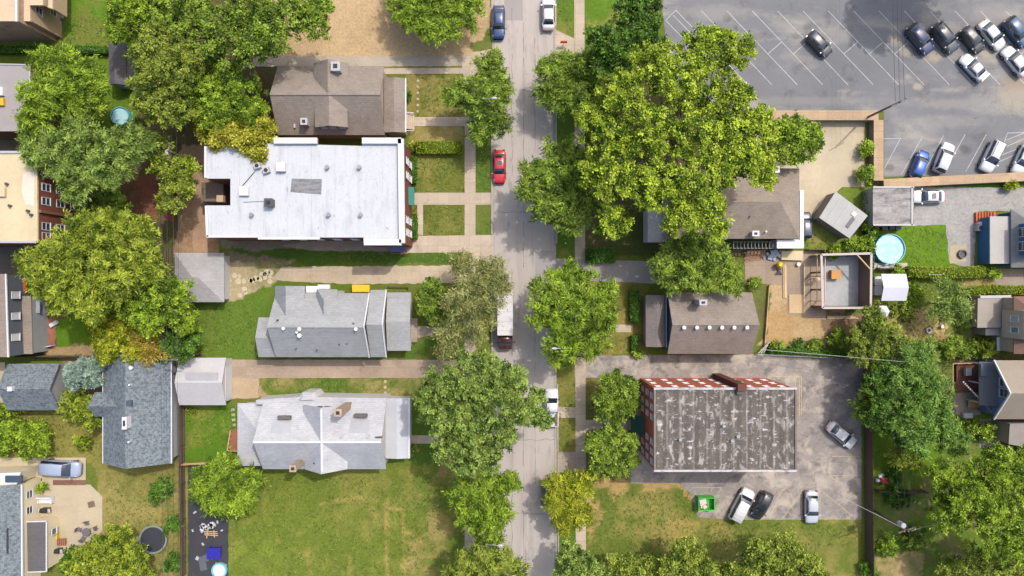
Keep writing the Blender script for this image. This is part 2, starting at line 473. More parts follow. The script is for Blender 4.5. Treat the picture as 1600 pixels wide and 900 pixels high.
LOT = surf('lot_asphalt', S(131, 132, 136), .24, 7, .22, .12, stain=(S(178, 172, 164), .50, .68, .16, (.6, 1.6, 1), .8), stain2=(S(106, 105, 108), .55, .70, .35, (1, 1, 1), .7), crack=(.14, .016, .6),
           blobs=[(1137, 28, 9, 8, _D, .8), (1150, 44, 5, 5, _D, .6), (1508, 234, 11, 9, _D, .7), (1390, 262, 9, 7, _D, .5), (1415, 82, 12, 9, _T, .7), (1461, 88, 15, 10, _T, .8), (1418, 121, 6, 6, _L, .9), (1434, 135, 9, 7, _T, .8),
                  (1540, 84, 12, 12, _T, .7), (1400, 64, 14, 10, _T, .6), (1308, 55, 26, 18, _L, .6), (1585, 150, 40, 30, _T, .7), (1250, 158, 190, 8, _L, .3), (1500, 162, 90, 10, _L, .5), (1470, 190, 80, 12, _L, .4), (1560, 20, 60, 20, _L, .5), (1120, 20, 60, 14, _L, .5), (1590, 128, 30, 14, S(168, 150, 130), .7)])
YARDLOT = surf('worn_lot_asphalt', S(160, 152, 146), .4, 3.5, .3, .3, stain=(S(204, 192, 176), .48, .64, .5, (1, 1, 1), .85), stain2=(S(104, 101, 101), .52, .68, .6, (1, 1, 1), .75), crack=(.25, .02, .7))
CRACKED = surf('cracked_drive', S(172, 169, 165), .34, 2.4, .25, .3, stain=(S(196, 190, 182), .5, .66, .7, (1, 1, 1), .7), stain2=(S(122, 119, 116), .56, .70, .7, (1, 1, 1), .8), crack=(.3, .03, .7))
BLACKTOP = surf('fresh_blacktop', S(66, 66, 72), .3, 4, .3, .4, stain=(S(108, 104, 104), .58, .74, .6, (1, 1, 1), .7), stain2=(S(170, 160, 150), .68, .74, 1.3, (1, 1, 1), .7))
GRAVEL = surf('grey_gravel', S(176, 166, 154), .4, 5, .3, .4, rough=.95)
KERB = surf('kerb_stone', S(198, 188, 176), .15, 3, .15, .4)
MULCH = surf('brown_mulch', S(150, 112, 92), .4, 8, .2, .5, rough=.95)
WHITE_PAINT = surf('road_paint', S(206, 206, 204), .3, 5, .25, .8, stain=(S(150, 150, 150), .55, .7, 2.0, (1, 1, 1), .8))
TAN_PAINT = surf('faded_yellow_paint', S(206, 190, 150), .3, 5, .25, .8, stain=(S(158, 152, 142), .5, .68, 2.0, (1, 1, 1), .85))

def sheet(name, pts, mat, z=.012, wob=0.0, seed=1, step=.5):
    r = random.Random(seed * 31 + len(pts)); out = []
    W = [P(*p) for p in pts]
    for i, a in enumerate(W):
        b = W[(i + 1) % len(W)]
        n = max(1, int((b - a).length / step)) if wob else 1
        for k in range(n):
            q = a.lerp(b, k / n)
            if wob and k: q = q + Vector((r.uniform(-wob, wob), r.uniform(-wob, wob), 0))
            out.append((q.x, q.y, z))
    return struct(name, MB().poly(out), mat)

# street and its kerbs
sheet('road', [(769, -600), (867, -600), (869, 450), (873, 1500), (771, 1500), (769, 450)], ROAD, .012)
sheet('road_patch', [(788, -60), (817, -60), (817, 32), (788, 32)], surf('road_patch', S(170, 164, 160), .12, 8, .1, .2), .018)
sheet('road_patch', [(836, 392), (868, 392), (869, 470), (836, 470)], surf('road_patch2', S(180, 173, 170), .12, 8, .1, .2), .018)
def kerb(side_x, spans):
    for y0, y1 in spans:
        a = P(side_x(y0), y0); b = P(side_x(y1), y1)
        m = MB().beam((a.x, a.y, .055), (b.x, b.y, .055), .16, .13)
        struct('kerb', m, KERB)
LX = lambda y: 768.5 + max(0, (y - 450)) * .004
RX = lambda y: 868 + y * .0052
kerb(LX, [(-600, 62), (200, 366), (440, 560), (596, 1500)])
kerb(RX, [(-600, 42), (100, 380), (440, 555), (600, 705), (735, 1500)])

GUT = surf('gutter_concrete', S(186, 178, 170), .2, 3, .2, .3, joint=(3, 3, .25))
sheet('gutter', [(769, -600), (773, -600), (773, 450), (775.5, 1500), (771.5, 1500), (769, 450)], GUT, .016)
sheet('gutter', [(863, -600), (867, -600), (869, 450), (873, 1500), (868.5, 1500), (864.5, 450)], GUT, .016)
# sidewalks, walks and drives left of the street
sheet('sidewalk', [(726, 84), (743, 84), (743, 1500), (726, 1500)], CONC, .020)
sheet('driveway', [(380, 88), (600, 88), (735, 88), (735, 103), (600, 104), (380, 104)], surf('pale_drive', S(190, 178, 160), .2, 3, .25, .3, stain=(S(140, 130, 116), .55, .75, .5, (1, 1, 1), .6)), .016, .06)
sheet('driveway_apron', [(722, 86), (770, 76), (770, 106), (758, 128), (728, 128), (722, 112)], CONC, .024)
sheet('path', [(540, 107), (728, 106), (728, 115), (540, 116)], CONC, .018)
sheet('path', [(634, 183), (727, 183), (727, 197), (648, 197), (634, 206)], CONC, .022)
sheet('path', [(634, 301), (770, 301), (770, 320), (661, 320), (661, 368), (652, 368), (652, 320), (634, 320)], CONC, .022)
sheet('driveway', [(626, 369), (726, 368), (726, 394), (640, 395), (626, 398)], CONC, .024, .04)
sheet('driveway_apron', [(726, 367), (771, 367), (771, 412), (742, 412), (742, 440), (726, 440)], CONC, .028)
sheet('driveway', [(440, 417), (742, 414), (742, 442), (560, 444), (455, 440), (425, 436)], surf('pink_drive', S(208, 190, 164), .2, 3, .2, .3, joint=(2.6, 2.4, .22), stain=(S(160, 142, 120), .55, .75, .6, (1, 1, 1), .6)), .016, .1)
sheet('driveway', [(352, 562), (734, 562), (734, 590), (352, 591)], surf('pink_drive2', S(190, 168, 146), .2, 3, .25, .3, joint=(5.4, 1.25, .2), stain=(S(150, 132, 114), .55, .75, .6, (1, 1, 1), .6)), .016, .03)
sheet('driveway', [(352, 591), (404, 591), (404, 621), (352, 624)], surf('tan_drive', S(196, 172, 140), .2, 3, .2, .5), .020, .1)
sheet('driveway_apron', [(734, 560), (771, 556), (771, 598), (734, 592)], CONC, .024)
sheet('path', [(640, 680), (728, 680), (728, 693), (640, 693)], CONC, .022)
sheet('path', [(640, 508), (690, 512), (728, 512), (728, 524), (690, 522), (640, 530)], CONC_OLD, .022)
sheet('path', [(585, 372), (640, 380), (640, 392), (490, 392), (440, 384), (480, 377)], surf('back_path', S(178, 160, 140), .2, 3, .25, .5, joint=(1.4, 1.0, .2)), .018, .05)
sheet('path', [(285, 230), (325, 230), (325, 395), (302, 395), (300, 300)], surf('packed_dirt', S(186, 152, 122), .3, 3, .3, .4, rough=.95), .010, .12)
# left edge
sheet('driveway', [(-60, 715), (134, 715), (134, 752), (66, 752), (66, 747), (-60, 747)], CONC_TAN, .016)
sheet('patio', [(60, 752), (134, 752), (134, 757), (141, 757), (160, 776), (160, 828), (140, 850), (100, 872), (40, 892), (30, 760)], CONC_TAN, .020)
sheet('paver_strip', [(83, 750), (134, 750), (134, 758), (83, 758)], surf('brick_pavers', S(152, 112, 92), .3, 6, .2, .6, grid=(.4, .2, .3, (.6, .55, .5, 1), False)), .030)
sheet('blacktop_pad', [(294, 727), (357, 727), (357, 980), (294, 980)], BLACKTOP, .016, .05)
sheet('path', [(-40, 566), (8, 566), (8, 630), (-40, 632)], CONC_TAN, .016)
sheet('gravel_bed', [(95, 572), (112, 566), (110, 600), (106, 640), (92, 640)], surf('tan_gravel', S(178, 152, 122), .35, 5, .2, .5), .014, .15)
sheet('alley', [(-60, 380), (66, 380), (66, 428), (-60, 428)], surf('dark_yard', S(112, 106, 98), .4, 3, .3, .4), .014, .12)
sheet('alley', [(-60, 208), (60, 205), (60, 236), (-60, 236)], surf('dark_yard2', S(120, 110, 98), .4, 3, .3, .4), .014, .12)
sheet('patio', [(52, 497), (88, 497), (86, 545), (52, 545)], surf('red_brick_patio', S(176, 118, 92), .3, 5, .3, .4, grid=(.5, .25, .3, (.6, .55, .5, 1), False)), .016, .05)
# right of the street
sheet('sidewalk', [(897, -600), (913, -600), (913, -80), (916, 980), (916, 1500), (900, 1500), (900, 980), (897, -80)], CONC, .020)
sheet('driveway_apron', [(867, 46), (897, 60), (897, 102), (868, 96)], CONC, .024)
sheet('driveway', [(868, 404), (1080, 410), (1080, 440), (1040, 444), (940, 440), (868, 436)], surf('shaded_drive', S(166, 160, 156), .2, 3, .2, .3, crack=(.3, .02, .5)), .026, .05)
sheet('path', [(945, 507), (986, 507), (986, 519), (945, 519)], CONC, .022)
sheet('path', [(868, 636), (900, 636), (900, 653), (868, 653)], CONC, .024)
sheet('path', [(912, 656), (1000, 656), (1000, 672), (912, 672)], CONC, .024)
sheet('driveway_apron', [(870, 565), (898, 556), (898, 590), (916, 590), (916, 556), (898, 556), (880, 556)], CONC, .024)
sheet('driveway_apron', [(871, 706), (915, 706), (915, 738), (871, 738)], CONC_OLD, .024)
sheet('parking_lot', [(1018, -120), (2000, -120), (2000, 268), (1381, 276), (1381, 174), (1170, 174), (1060, 150), (1040, 60)], LOT, .016)
sheet('concrete_yard', [(1205, 190), (1352, 190), (1352, 292), (1316, 292), (1258, 345), (1258, 372), (1180, 372), (1180, 190)], CONC_TAN, .016, .04)
sheet('driveway', [(1420, 292), (1900, 296), (1900, 332), (1592, 330), (1530, 330), (1524, 336), (1522, 420), (1483, 410), (1478, 352), (1420, 352)], CRACKED, .016, .1)
sheet('patio', [(1484, 384), (1510, 382), (1510, 408), (1484, 412)], surf('tan_patio', S(206, 190, 158), .2, 3, .1, .5, joint=(.75, .75, .2)), .026)
sheet('lot_driveway', [(914, 556), (1352, 552), (1352, 590), (914, 590)], YARDLOT, .016, .05)
sheet('lot', [(985, 588), (1346, 588), (1346, 812), (1140, 812), (1090, 808), (1078, 770), (1060, 755), (985, 755)], YARDLOT, .020, .05)
sheet('concrete_slab', [(1164, 396), (1262, 392), (1290, 392), (1290, 500), (1256, 494), (1230, 492), (1230, 446), (1164, 442)], surf('dusty_slab', S(176, 156, 136), .2, 3, .25, .3, joint=(6, 3.2, .2), stain=(S(200, 170, 130), .5, .7, .5, (1, 1, 1), .6)), .016, .06)
sheet('patio', [(1490, 614), (1532, 612), (1532, 648), (1492, 648)], surf('grey_patio', S(170, 154, 138), .2, 3, .2, .5), .016, .06)
sheet('path', [(1530, 655), (1600, 655), (1600, 700), (1530, 700)], surf('grey_patio2', S(150, 140, 132), .25, 3, .2, .5), .014, .06)
sheet('path', [(1538, 420), (1600, 420), (1600, 445), (1560, 447)], surf('grey_patio3', S(170, 156, 140), .25, 3, .2, .5), .014, .06)

def seams():
    m = MB()
    for x, spans in ((800, ((-60, 300), (420, 560), (700, 940))), (818, ((34, 420), (560, 960))), (836, ((60, 240), (470, 640), (660, 760)))):
        for y0, y1 in spans:
            r = random.Random(int(x + y0)); pts = []
            for k in range(int((y1 - y0) / 8) + 1):
                q = P(x + r.uniform(-.7, .7), y0 + k * 8); pts.append(q)
            for a, b in zip(pts, pts[1:]):
                w = r.uniform(.015, .05)
                if r.random() < .8: m.poly([(a.x - w, a.y, .0205), (a.x + w, a.y, .0205), (b.x + w, b.y, .0205), (b.x - w, b.y, .0205)])
    for x0, y0, x1, y1 in ((772, 140, 866, 143), (772, 330, 840, 333), (776, 690, 868, 686), (800, 800, 870, 806)):
        r = random.Random(int(x0 + y0)); pts = [P(x0 + (x1 - x0) * k / 12, y0 + (y1 - y0) * k / 12 + r.uniform(-2, 2)) for k in range(13)]
        for a, b in zip(pts, pts[1:]):
            w = r.uniform(.015, .045); m.poly([(a.x, a.y - w, .0215), (b.x, b.y - w, .0215), (b.x, b.y + w, .0215), (a.x, a.y + w, .0215)])
    struct('road_cracks', m, surf('tar', S(140, 134, 132), .2))
seams()

# painted lines
def lines(name, segs, mat, z, w=.085):
    m = MB()
    for k, (x0, y0, x1, y1) in enumerate(segs):
        a = P(x0, y0); b = P(x1, y1); d = (b - a).normalized(); s = Vector((-d.y, d.x, 0)) * w / 2
        zz = z + (k % 4) * .0015
        m.poly([(p.x, p.y, zz) for p in (a - s, b - s, b + s, a + s)])
    struct(name, m, mat)
seg = [(1040, 32, 1056, 16), (1056, 16, 1170, 134), (1052, 24, 1150, 125), (1040, 32, 1130, 124)]
for k in range(14):                                      # first row of slanted bays
    x = 1096 + 39.6 * k
    seg += [(x, 17, x + 69 + 41, 17 + 72 + 43.5)]
    if k > 1: seg += [(x + 45.5, 66, x + 25, 84)]
seg += [(1380, 217, 1407, 216), (1407, 216, 1382, 263), (1441, 214, 1408, 273), (1474, 212, 1442, 272), (1508, 210, 1475, 270), (1541, 210, 1509, 268),
        (1574, 208, 1600, 207), (1574, 208, 1556, 262), (1574, 218, 1600, 208), (1570, 230, 1600, 217), (1566, 242, 1600, 228), (1560, 253, 1590, 240), (1605, 215, 1575, 266)]
lines('parking_markings', seg, WHITE_PAINT, .022)
seg = [(1243, 588, 1243, 650), (1249, 588, 1249, 650), (1252, 588, 1252, 648), (1208, 588, 1252, 588),
       (1080, 762, 1130, 762), (1128, 762, 1094, 808), (1156, 765, 1124, 808), (1192, 764, 1150, 822 - 12), (1224, 764, 1196, 806), (1254, 766, 1222, 811), (1252, 765, 1252, 808),
       (1281, 765, 1338, 811), (1296, 743, 1340, 777), (1296, 743, 1340, 743), (1281, 765, 1281, 800), (1300, 713, 1344, 713)]
lines('parking_markings', seg, TAN_PAINT, .026, .10)
# ------------------------------------------------------------------ foliage
LEAF = {
    'green':   leafmat('leaf_green', S(50, 82, 16), S(174, 202, 74)),
    'bright':  leafmat('leaf_bright', S(56, 90, 14), S(182, 212, 66)),
    'dark':    leafmat('leaf_dark', S(36, 70, 16), S(126, 168, 60)),
    'fern':    leafmat('leaf_fern', S(48, 90, 22), S(154, 194, 84)),
    'lime':    leafmat('leaf_lime', S(64, 92, 12), S(192, 208, 72)),
    'syc':     leafmat('leaf_sycamore', S(58, 92, 8), S(204, 226, 70)),
    'olive':   leafmat('leaf_olive', S(58, 84, 18), S(184, 200, 80)),
    'grey':    leafmat('leaf_grey', S(54, 86, 24), S(180, 206, 98)),
    'wisp':    leafmat('leaf_wisp', S(86, 98, 46), S(200, 202, 122)),
    'gold':    leafmat('leaf_gold', S(104, 112, 14), S(216, 212, 78)),
    'amber':   leafmat('leaf_amber', S(92, 108, 10), S(206, 212, 60)),
    'rust':    leafmat('leaf_rust', S(140, 116, 34), S(214, 194, 84)),
    'spruce':  leafmat('leaf_spruce', S(108, 136, 116), S(190, 214, 196)),
    'hedge':   leafmat('leaf_hedge', S(42, 84, 20), S(118, 164, 54)),
    'yhedge':  leafmat('leaf_yellow_hedge', S(84, 110, 14), S(180, 196, 60)),
}
BARK = surf('bark', S(158, 146, 128), .4, 5, .2, .8, rough=.95, bump=.5)

# leaf length, leaf width, clump radius, clump density, leaves per clump, droop
STYLE = {
    'round':   (.22, .14, .44, .80, 52, .1),
    'feather': (.38, .095, .48, .78, 54, .45),
    'chunky':  (.25, .18, .54, .74, 56, .15),
    'wisp':    (.36, .08, .62, .70, 46, .3),
    'fine':    (.22, .13, .38, 1.1, 40, .1),
    'spruce':  (.26, .10, .34, 2.0, 40, .2),
}

def leaves(rg, lobes, style, dens=1.0, low=-.35, broad=None):
    """leaf faces in clumps through the volume of a set of lobes: centre, radius, half height"""
    L, Wd, rc, kd, nl, droop = STYLE[style]
    CP = []; CN = []; CT = []
    for (c, r, rz) in lobes:
        area = 2 * math.pi * r * (r * .5 + rz * .5)
        n = max(4, int(area / (math.pi * rc * rc) * 2.0 * kd * dens))
        d = rg.normal(size=(n * 3, 3)); d /= np.linalg.norm(d, axis=1)[:, None]
        d = d[d[:, 2] > low][:n]
        ph = rg.random(9) * 6.28
        bump = 1 + .16 * np.sin(3.1 * d[:, 0] + 2.3 * d[:, 1] + ph[0]) + .13 * np.sin(5.3 * d[:, 1] - 3.7 * d[:, 2] + ph[1]) + .10 * np.sin(7.9 * d[:, 0] + 6.1 * d[:, 2] + ph[2])
        rad = rg.random(len(d)) ** .34 * bump
        far = rg.random(len(d)) < .12
        rad = np.where(far, rad * 1.22, rad)
        p = d * rad[:, None] * np.array([r, r, rz])[None, :] + np.array(c)[None, :]
        CP.append(p); CN.append(d); CT.append(np.clip(rg.normal(.44, .32, len(d)) + rg.normal(0, .10), 0, 1))
    CP = np.concatenate(CP); CN = np.concatenate(CN); CT = np.concatenate(CT)
    k = len(CP)
    m = rg.integers(int(nl * .6), int(nl * 1.3), k)
    idx = np.repeat(np.arange(k), m); N = len(idx)
    off = rg.normal(size=(N, 3)) * np.array([.44, .44, .30])[None, :] * rc
    if style in ('feather', 'wisp'): off += CN[idx] * np.array([1, 1, .35])[None, :] * (rg.normal(size=N) * .62 * rc)[:, None]
    pos = CP[idx] + off
    pos[:, 2] = np.maximum(pos[:, 2], .15)
    out = off / (np.linalg.norm(off, axis=1)[:, None] + 1e-6)
    ax = out * .9 + CN[idx] * .7 + rg.normal(size=(N, 3)) * .45
    ax[:, 2] = ax[:, 2] * .5 - droop
    ax /= np.linalg.norm(ax, axis=1)[:, None]
    up = CN[idx] * .5 + rg.normal(size=(N, 3)) * .55 + np.array([0, 0, .62])[None, :]
    sd = np.cross(ax, up); sd /= (np.linalg.norm(sd, axis=1)[:, None] + 1e-6)
    sc = (.55 + rg.random(N) ** 2 * 1.15)[:, None]
    a = ax * L * .5 * sc; b = sd * Wd * .5 * sc
    V = np.stack([pos - a, pos + b * 1.0 - a * .1, pos + a, pos - b * 1.0 - a * .1], 1).reshape(-1, 3)
    F = np.arange(4 * N).reshape(N, 4)
    t = np.clip(CT[idx] + rg.normal(0, .15, N), 0, 1)
    return V, F, np.repeat(t, 4)

TREES = []
def tree(name, label, lobes, h, col, style, cat='tree', dens=1.0, group=None, flat=.8, mid=None, spread=.5):
    """lobes: (px, py, radius in px) as the crown shows from above; h: height of the top"""
    rg = np.random.default_rng(abs(hash_s(label)) % (2 ** 31))
    cx = sum(l[0] * l[2] for l in lobes) / sum(l[2] for l in lobes); cy = sum(l[1] * l[2] for l in lobes) / sum(l[2] for l in lobes)
    R = max(math.hypot(l[0] - cx, l[1] - cy) + l[2] for l in lobes)
    out = []
    for (x, y, r) in lobes:
        rel = math.hypot(x - cx, y - cy) / R
        rr = r / U
        rz = min(rr * flat, h * .42)
        zt = h * (1 - .32 * rel * rel - rg.random() * .10)
        zc = max(zt - rz, rz * .55)
        rr *= (1 - zc / H)
        q = P(x, y, zc)
        out.append((tuple(q), rr * .96, rz))
    sub = []
    for (c, r, rz) in out:
        sub.append((c, r * .80, rz * .80))
        nb = int(np.clip(round(6 + r * 4.5), 8, 24)); a0 = rg.random() * 6.28
        for k in range(nb):
            a = a0 + 2.4 * k + rg.uniform(-.4, .4); f = math.sqrt((k + .5) / nb) * rg.uniform(.85, 1.02); e = r * f; rs = max(.45, r * rg.uniform(.13, .27))
            zz = c[2] + rz * (math.sqrt(max(.02, 1.05 - f * f)) * rg.uniform(.55, 1.05) - .12)
            sub.append(((c[0] + e * math.cos(a), c[1] + e * math.sin(a), max(zz, .7)), rs, rs * rg.uniform(.6, .9)))
    base = P(cx, cy, h * .65); base.z = 0
    root = thing(name, label, cat, base, 0, group)
    V, F, t = leaves(rg, sub, style, dens * .72)
    quads_object('crown', V, F, t, LEAF[col], root)
    # trunk and limbs
    m = MB(); th = max(.12, .030 * h)
    rings = []; n = 8
    fork = Vector((base.x + rg.normal() * .1, base.y + rg.normal() * .1, h * .38))
    for f, s in ((0, 1.5), (.06, 1.1), (.5, .9), (1, .75)):
        p = base.lerp(fork, f)
        rings.append([(p.x + th * s * math.cos(6.283 * i / n), p.y + th * s * math.sin(6.283 * i / n), p.z) for i in range(n)])
    m.loft(rings)
    for (c, r, rz) in out[:14]:
        c = Vector(c); mid_ = fork.lerp(c, .5) + Vector((rg.normal() * .25, rg.normal() * .25, .35))
        st = fork - Vector((0, 0, .25 * th + .1))
        m.tube(st, mid_, th * .5, th * .33, 6); m.tube(mid_, c, th * .33, th * .12, 6)
        for k in range(7):
            d = Vector((rg.normal(), rg.normal(), abs(rg.normal()) * .7 + .1)).normalized()
            s0 = mid_.lerp(c, .3 + .6 * rg.random())
            m.tube(s0, c + Vector((d.x * r * .95, d.y * r * .95, d.z * rz * .98)), th * .15, .03, 5)
    m.build('trunk', BARK, root)
    return root

def hash_s(s):
    v = 2166136261
    for ch in s: v = ((v ^ ord(ch)) * 16777619) & 0xffffffff
    return v

def shrub(name, label, x, y, r, h, col='green', style='fine', group=None, cat='shrub'):
    rg = np.random.default_rng(hash_s(label) % 99991 + int(x * 7 + y * 13))
    zc = h * .5; q = P(x, y, zc); rr = r / U * (1 - zc / H)
    lob = [(tuple(q), rr * .8, h * .5)]
    for k in range(4):
        a = rg.random() * 6.28
        lob.append(((q.x + math.cos(a) * rr * .5, q.y + math.sin(a) * rr * .5, zc * .85), rr * .5, h * .42))
    V, F, t = leaves(rg, lob, style, .75)
    o = quads_object(name, V, F, t, LEAF[col], None, org=(q.x, q.y, 0))
    return tag(o, label, cat, group)

def hedge(label, pts, w, h, col='hedge', group=None):
    """a clipped hedge along a line of photo points, w px wide"""
    rg = np.random.default_rng(hash_s(label) % 9973)
    Vs = []; Fs = []; Ts = []; off = 0
    lob = []
    for i in range(len(pts) - 1):
        a = P(*pts[i], h * .5); b = P(*pts[i + 1], h * .5); Ln = (b - a).length; d = (b - a).normalized(); s = Vector((-d.y, d.x, 0)); hw = w / U / 2
        n = int((Ln + .3) * (2 * hw + 2 * h) * 42)
        u = rg.random(n) * Ln; face = rg.random(n) * (2 * hw + 2 * h)
        lat = np.where(face < 2 * hw, face - hw, np.where(face < 2 * hw + h, -hw, hw)); z = np.where(face < 2 * hw, h, np.where(face < 2 * hw + h, face - 2 * hw, face - 2 * hw - h))
        p = np.array(a)[None, :] * [1, 1, 0] + u[:, None] * np.array(d)[None, :] + lat[:, None] * np.array(s)[None, :] + z[:, None] * np.array([0, 0, 1])[None, :]
        wob = .10 * np.sin(u * 1.7 + i) + rg.normal(0, .05, n)
        p += rg.normal(0, .045, (n, 3)); p[:, 2] += wob * .5
        ax = rg.normal(size=(n, 3)); ax[:, 2] *= .5; ax /= np.linalg.norm(ax, axis=1)[:, None]
        up = rg.normal(size=(n, 3)) * .5 + np.array([0, 0, 1]); sd = np.cross(ax, up); sd /= np.linalg.norm(sd, axis=1)[:, None]
        V = np.stack([p - ax * .11, p + sd * .07, p + ax * .11, p - sd * .07], 1).reshape(-1, 3)
        Vs.append(V); Fs.append(np.arange(4 * n).reshape(n, 4) + off); Ts.append(np.repeat(np.clip(rg.normal(.45, .25, n), 0, 1), 4)); off += len(V)
        hw2 = hw - .07; c = [a - s * hw2, b - s * hw2, b + s * hw2, a + s * hw2]
        bx = np.array([[q.x, q.y, .02] for q in c] + [[q.x, q.y, h - .08] for q in c])
        fx = np.array([[0, 1, 5, 4], [1, 2, 6, 5], [2, 3, 7, 6], [3, 0, 4, 7], [4, 5, 6, 7]]) + off
        Vs.append(bx); Fs.append(fx); Ts.append(np.full(8, .1)); off += 8
    q = P(*pts[0])
    o = quads_object('hedge', np.concatenate(Vs), np.concatenate(Fs), np.concatenate(Ts), LEAF[col], None, org=(q.x, q.y, 0))
    return tag(o, label, 'hedge', group)

T = tree
# left of the street
T('broadleaf_tree', 'sprawling bright green tree overhanging the bare tan dirt lot at the top', [(300, 35, 50), (350, 60, 48), (400, 25, 50), (450, 22, 42), (490, 38, 30), (425, 62, 32), (250, 22, 42), (395, 78, 26), (500, 15, 22)], 13, 'green', 'chunky')
T('broadleaf_tree', 'dense deep green tree beside the left gable of the brown shingled house', [(340, 120, 40), (375, 150, 42), (350, 178, 36), (395, 185, 32), (315, 150, 35), (335, 185, 28)], 11, 'bright', 'round')
T('maple_tree', 'yellow-leaved tree overhanging the top left corner of the big white flat roof', [(328, 198, 26), (345, 218, 16), (395, 225, 30), (418, 205, 18), (375, 212, 20), (405, 240, 16)], 10.2, 'gold', 'chunky', dens=.72)
T('broadleaf_tree', 'tall dull olive tree partly covering the small dark shed roof', [(240, 98, 38), (270, 120, 45), (236, 138, 32), (258, 168, 38), (292, 92, 38), (228, 164, 20), (288, 178, 24), (262, 60, 36)], 14, 'olive', 'round')
T('broadleaf_tree', 'bright tree at the upper left edge of the wood, over the green back lawn', [(205, 22, 32), (190, 48, 24), (228, 50, 34), (215, -10, 34), (250, -15, 34)], 11, 'bright', 'round')
T('broadleaf_tree', 'wide light green tree between the plain grey flat roof and the half hidden pool', [(85, 108, 34), (122, 112, 40), (62, 150, 28), (150, 130, 26), (136, 165, 32), (80, 175, 38), (110, 150, 40), (60, 205, 28), (48, 185, 16)], 12, 'bright', 'feather')
T('broadleaf_tree', 'big grey-green tree standing behind the red brick wall of the tan roofed block', [(138, 222, 42), (100, 240, 42), (195, 235, 40), (130, 270, 36), (62, 240, 26), (218, 215, 30), (175, 265, 34), (120, 300, 18)], 14, 'grey', 'feather')
T('broadleaf_tree', 'thin yellow-green tree near the utility wires left of the white flat roof', [(265, 262, 30), (285, 288, 28), (268, 315, 22), (250, 232, 24), (292, 262, 20)], 10, 'lime', 'round', dens=.8)
T('broadleaf_tree', 'slender dark green tree below the red brick courtyard wall', [(150, 325, 24), (166, 342, 26), (140, 348, 20), (190, 335, 22), (180, 305, 18)], 8, 'green', 'round', dens=.8)
T('broadleaf_tree', 'huge light olive tree right of the grey house with the red porch roof', [(130, 372, 42), (178, 365, 42), (222, 395, 38), (92, 418, 42), (140, 430, 52), (190, 430, 42), (60, 412, 28), (110, 462, 32), (150, 478, 28), (228, 362, 26), (240, 420, 26), (70, 440, 24)], 14, 'lime', 'feather')
T('broadleaf_tree', 'vivid green tree against the grey hip roofed garage', [(245, 452, 32), (215, 470, 34), (270, 480, 36), (293, 500, 24), (235, 500, 28), (278, 452, 20)], 11, 'bright', 'round')
T('broadleaf_tree', 'golden olive tree above the large blue-grey shingle roof', [(178, 498, 26), (200, 520, 30), (175, 543, 26), (212, 548, 22), (165, 522, 20)], 8.5, 'amber', 'fine')
T('broadleaf_tree', 'brownish half bare tree between the golden tree and the utility pole', [(228, 528, 20), (240, 548, 20), (222, 512, 14)], 8, 'rust', 'wisp', dens=.9)
T('broadleaf_tree', 'dark green tree under the wires by the left edge of the back lawn', [(270, 530, 22), (290, 512, 22), (288, 545, 20), (262, 550, 16), (302, 522, 14)], 7, 'dark', 'round')
T('spruce_tree', 'blue-grey spruce squeezed between the two blue-grey shingle roofs', [(135, 582, 22), (122, 592, 14), (148, 592, 14), (138, 570, 14), (118, 578, 10), (152, 575, 10)], 7, 'spruce', 'spruce', flat=1.4)
T('broadleaf_tree', 'yellow-green rounded tree touching the small gable of the blue-grey roof', [(122, 625, 22), (138, 648, 18), (112, 640, 16), (146, 632, 16), (148, 660, 12)], 4.5, 'lime', 'fine')
T('broadleaf_tree', 'round bright tree above the drive with the silver van, rightmost of the pair', [(55, 685, 26), (40, 675, 20), (68, 695, 16), (50, 700, 16), (64, 670, 14)], 3.6, 'bright', 'round')
T('broadleaf_tree', 'bright tree cut by the left edge above the drive with the silver van', [(12, 655, 26), (-10, 670, 30), (8, 692, 20), (-20, 645, 24), (22, 680, 14)], 3.6, 'bright', 'round')
T('broadleaf_tree', 'bright long-leaved tree spilling over the black asphalt pad', [(350, 735, 30), (330, 765, 28), (368, 775, 28), (392, 750, 22), (345, 788, 18), (318, 745, 16), (388, 782, 14)], 8, 'bright', 'feather')
T('broadleaf_tree', 'large yellow-green tree beside the round black trampoline', [(185, 845, 30), (150, 865, 34), (195, 880, 34), (130, 892, 28), (215, 868, 22), (180, 905, 30), (225, 895, 18)], 9, 'lime', 'round')
T('broadleaf_tree', 'small blue-green tree between patio barbecue and large yellow-green tree', [(118, 868, 14), (108, 880, 13), (126, 880, 12)], 4, 'hedge', 'fine')
T('broadleaf_tree', 'bright green tree at the top between dirt lot and dark blue car', [(640, 8, 38), (690, 12, 40), (720, 30, 30), (678, 46, 26), (738, 2, 24), (650, 32, 26), (700, 50, 18), (640, -30, 36), (700, -25, 36)], 7.5, 'bright', 'feather')
T('street_tree', 'deep green lobed street tree across the walk from the brown shingled house', [(765, 112, 24), (735, 150, 28), (770, 155, 30), (712, 152, 20), (755, 188, 28), (780, 192, 20), (784, 138, 16), (750, 212, 14), (772, 95, 12)], 8, 'green', 'feather')
T('street_tree', 'pale wispy grey-green street tree leaning over the white box truck', [(735, 432, 34), (768, 420, 22), (722, 470, 32), (762, 465, 32), (740, 508, 30), (706, 518, 22), (782, 445, 16), (720, 410, 14), (700, 548, 16)], 10, 'wisp', 'wisp', dens=.92)
T('broadleaf_tree', 'compact round green tree in front of the grey house porch', [(678, 462, 22), (682, 488, 24), (692, 468, 20), (664, 478, 16), (676, 448, 14)], 5.5, 'green', 'fine')
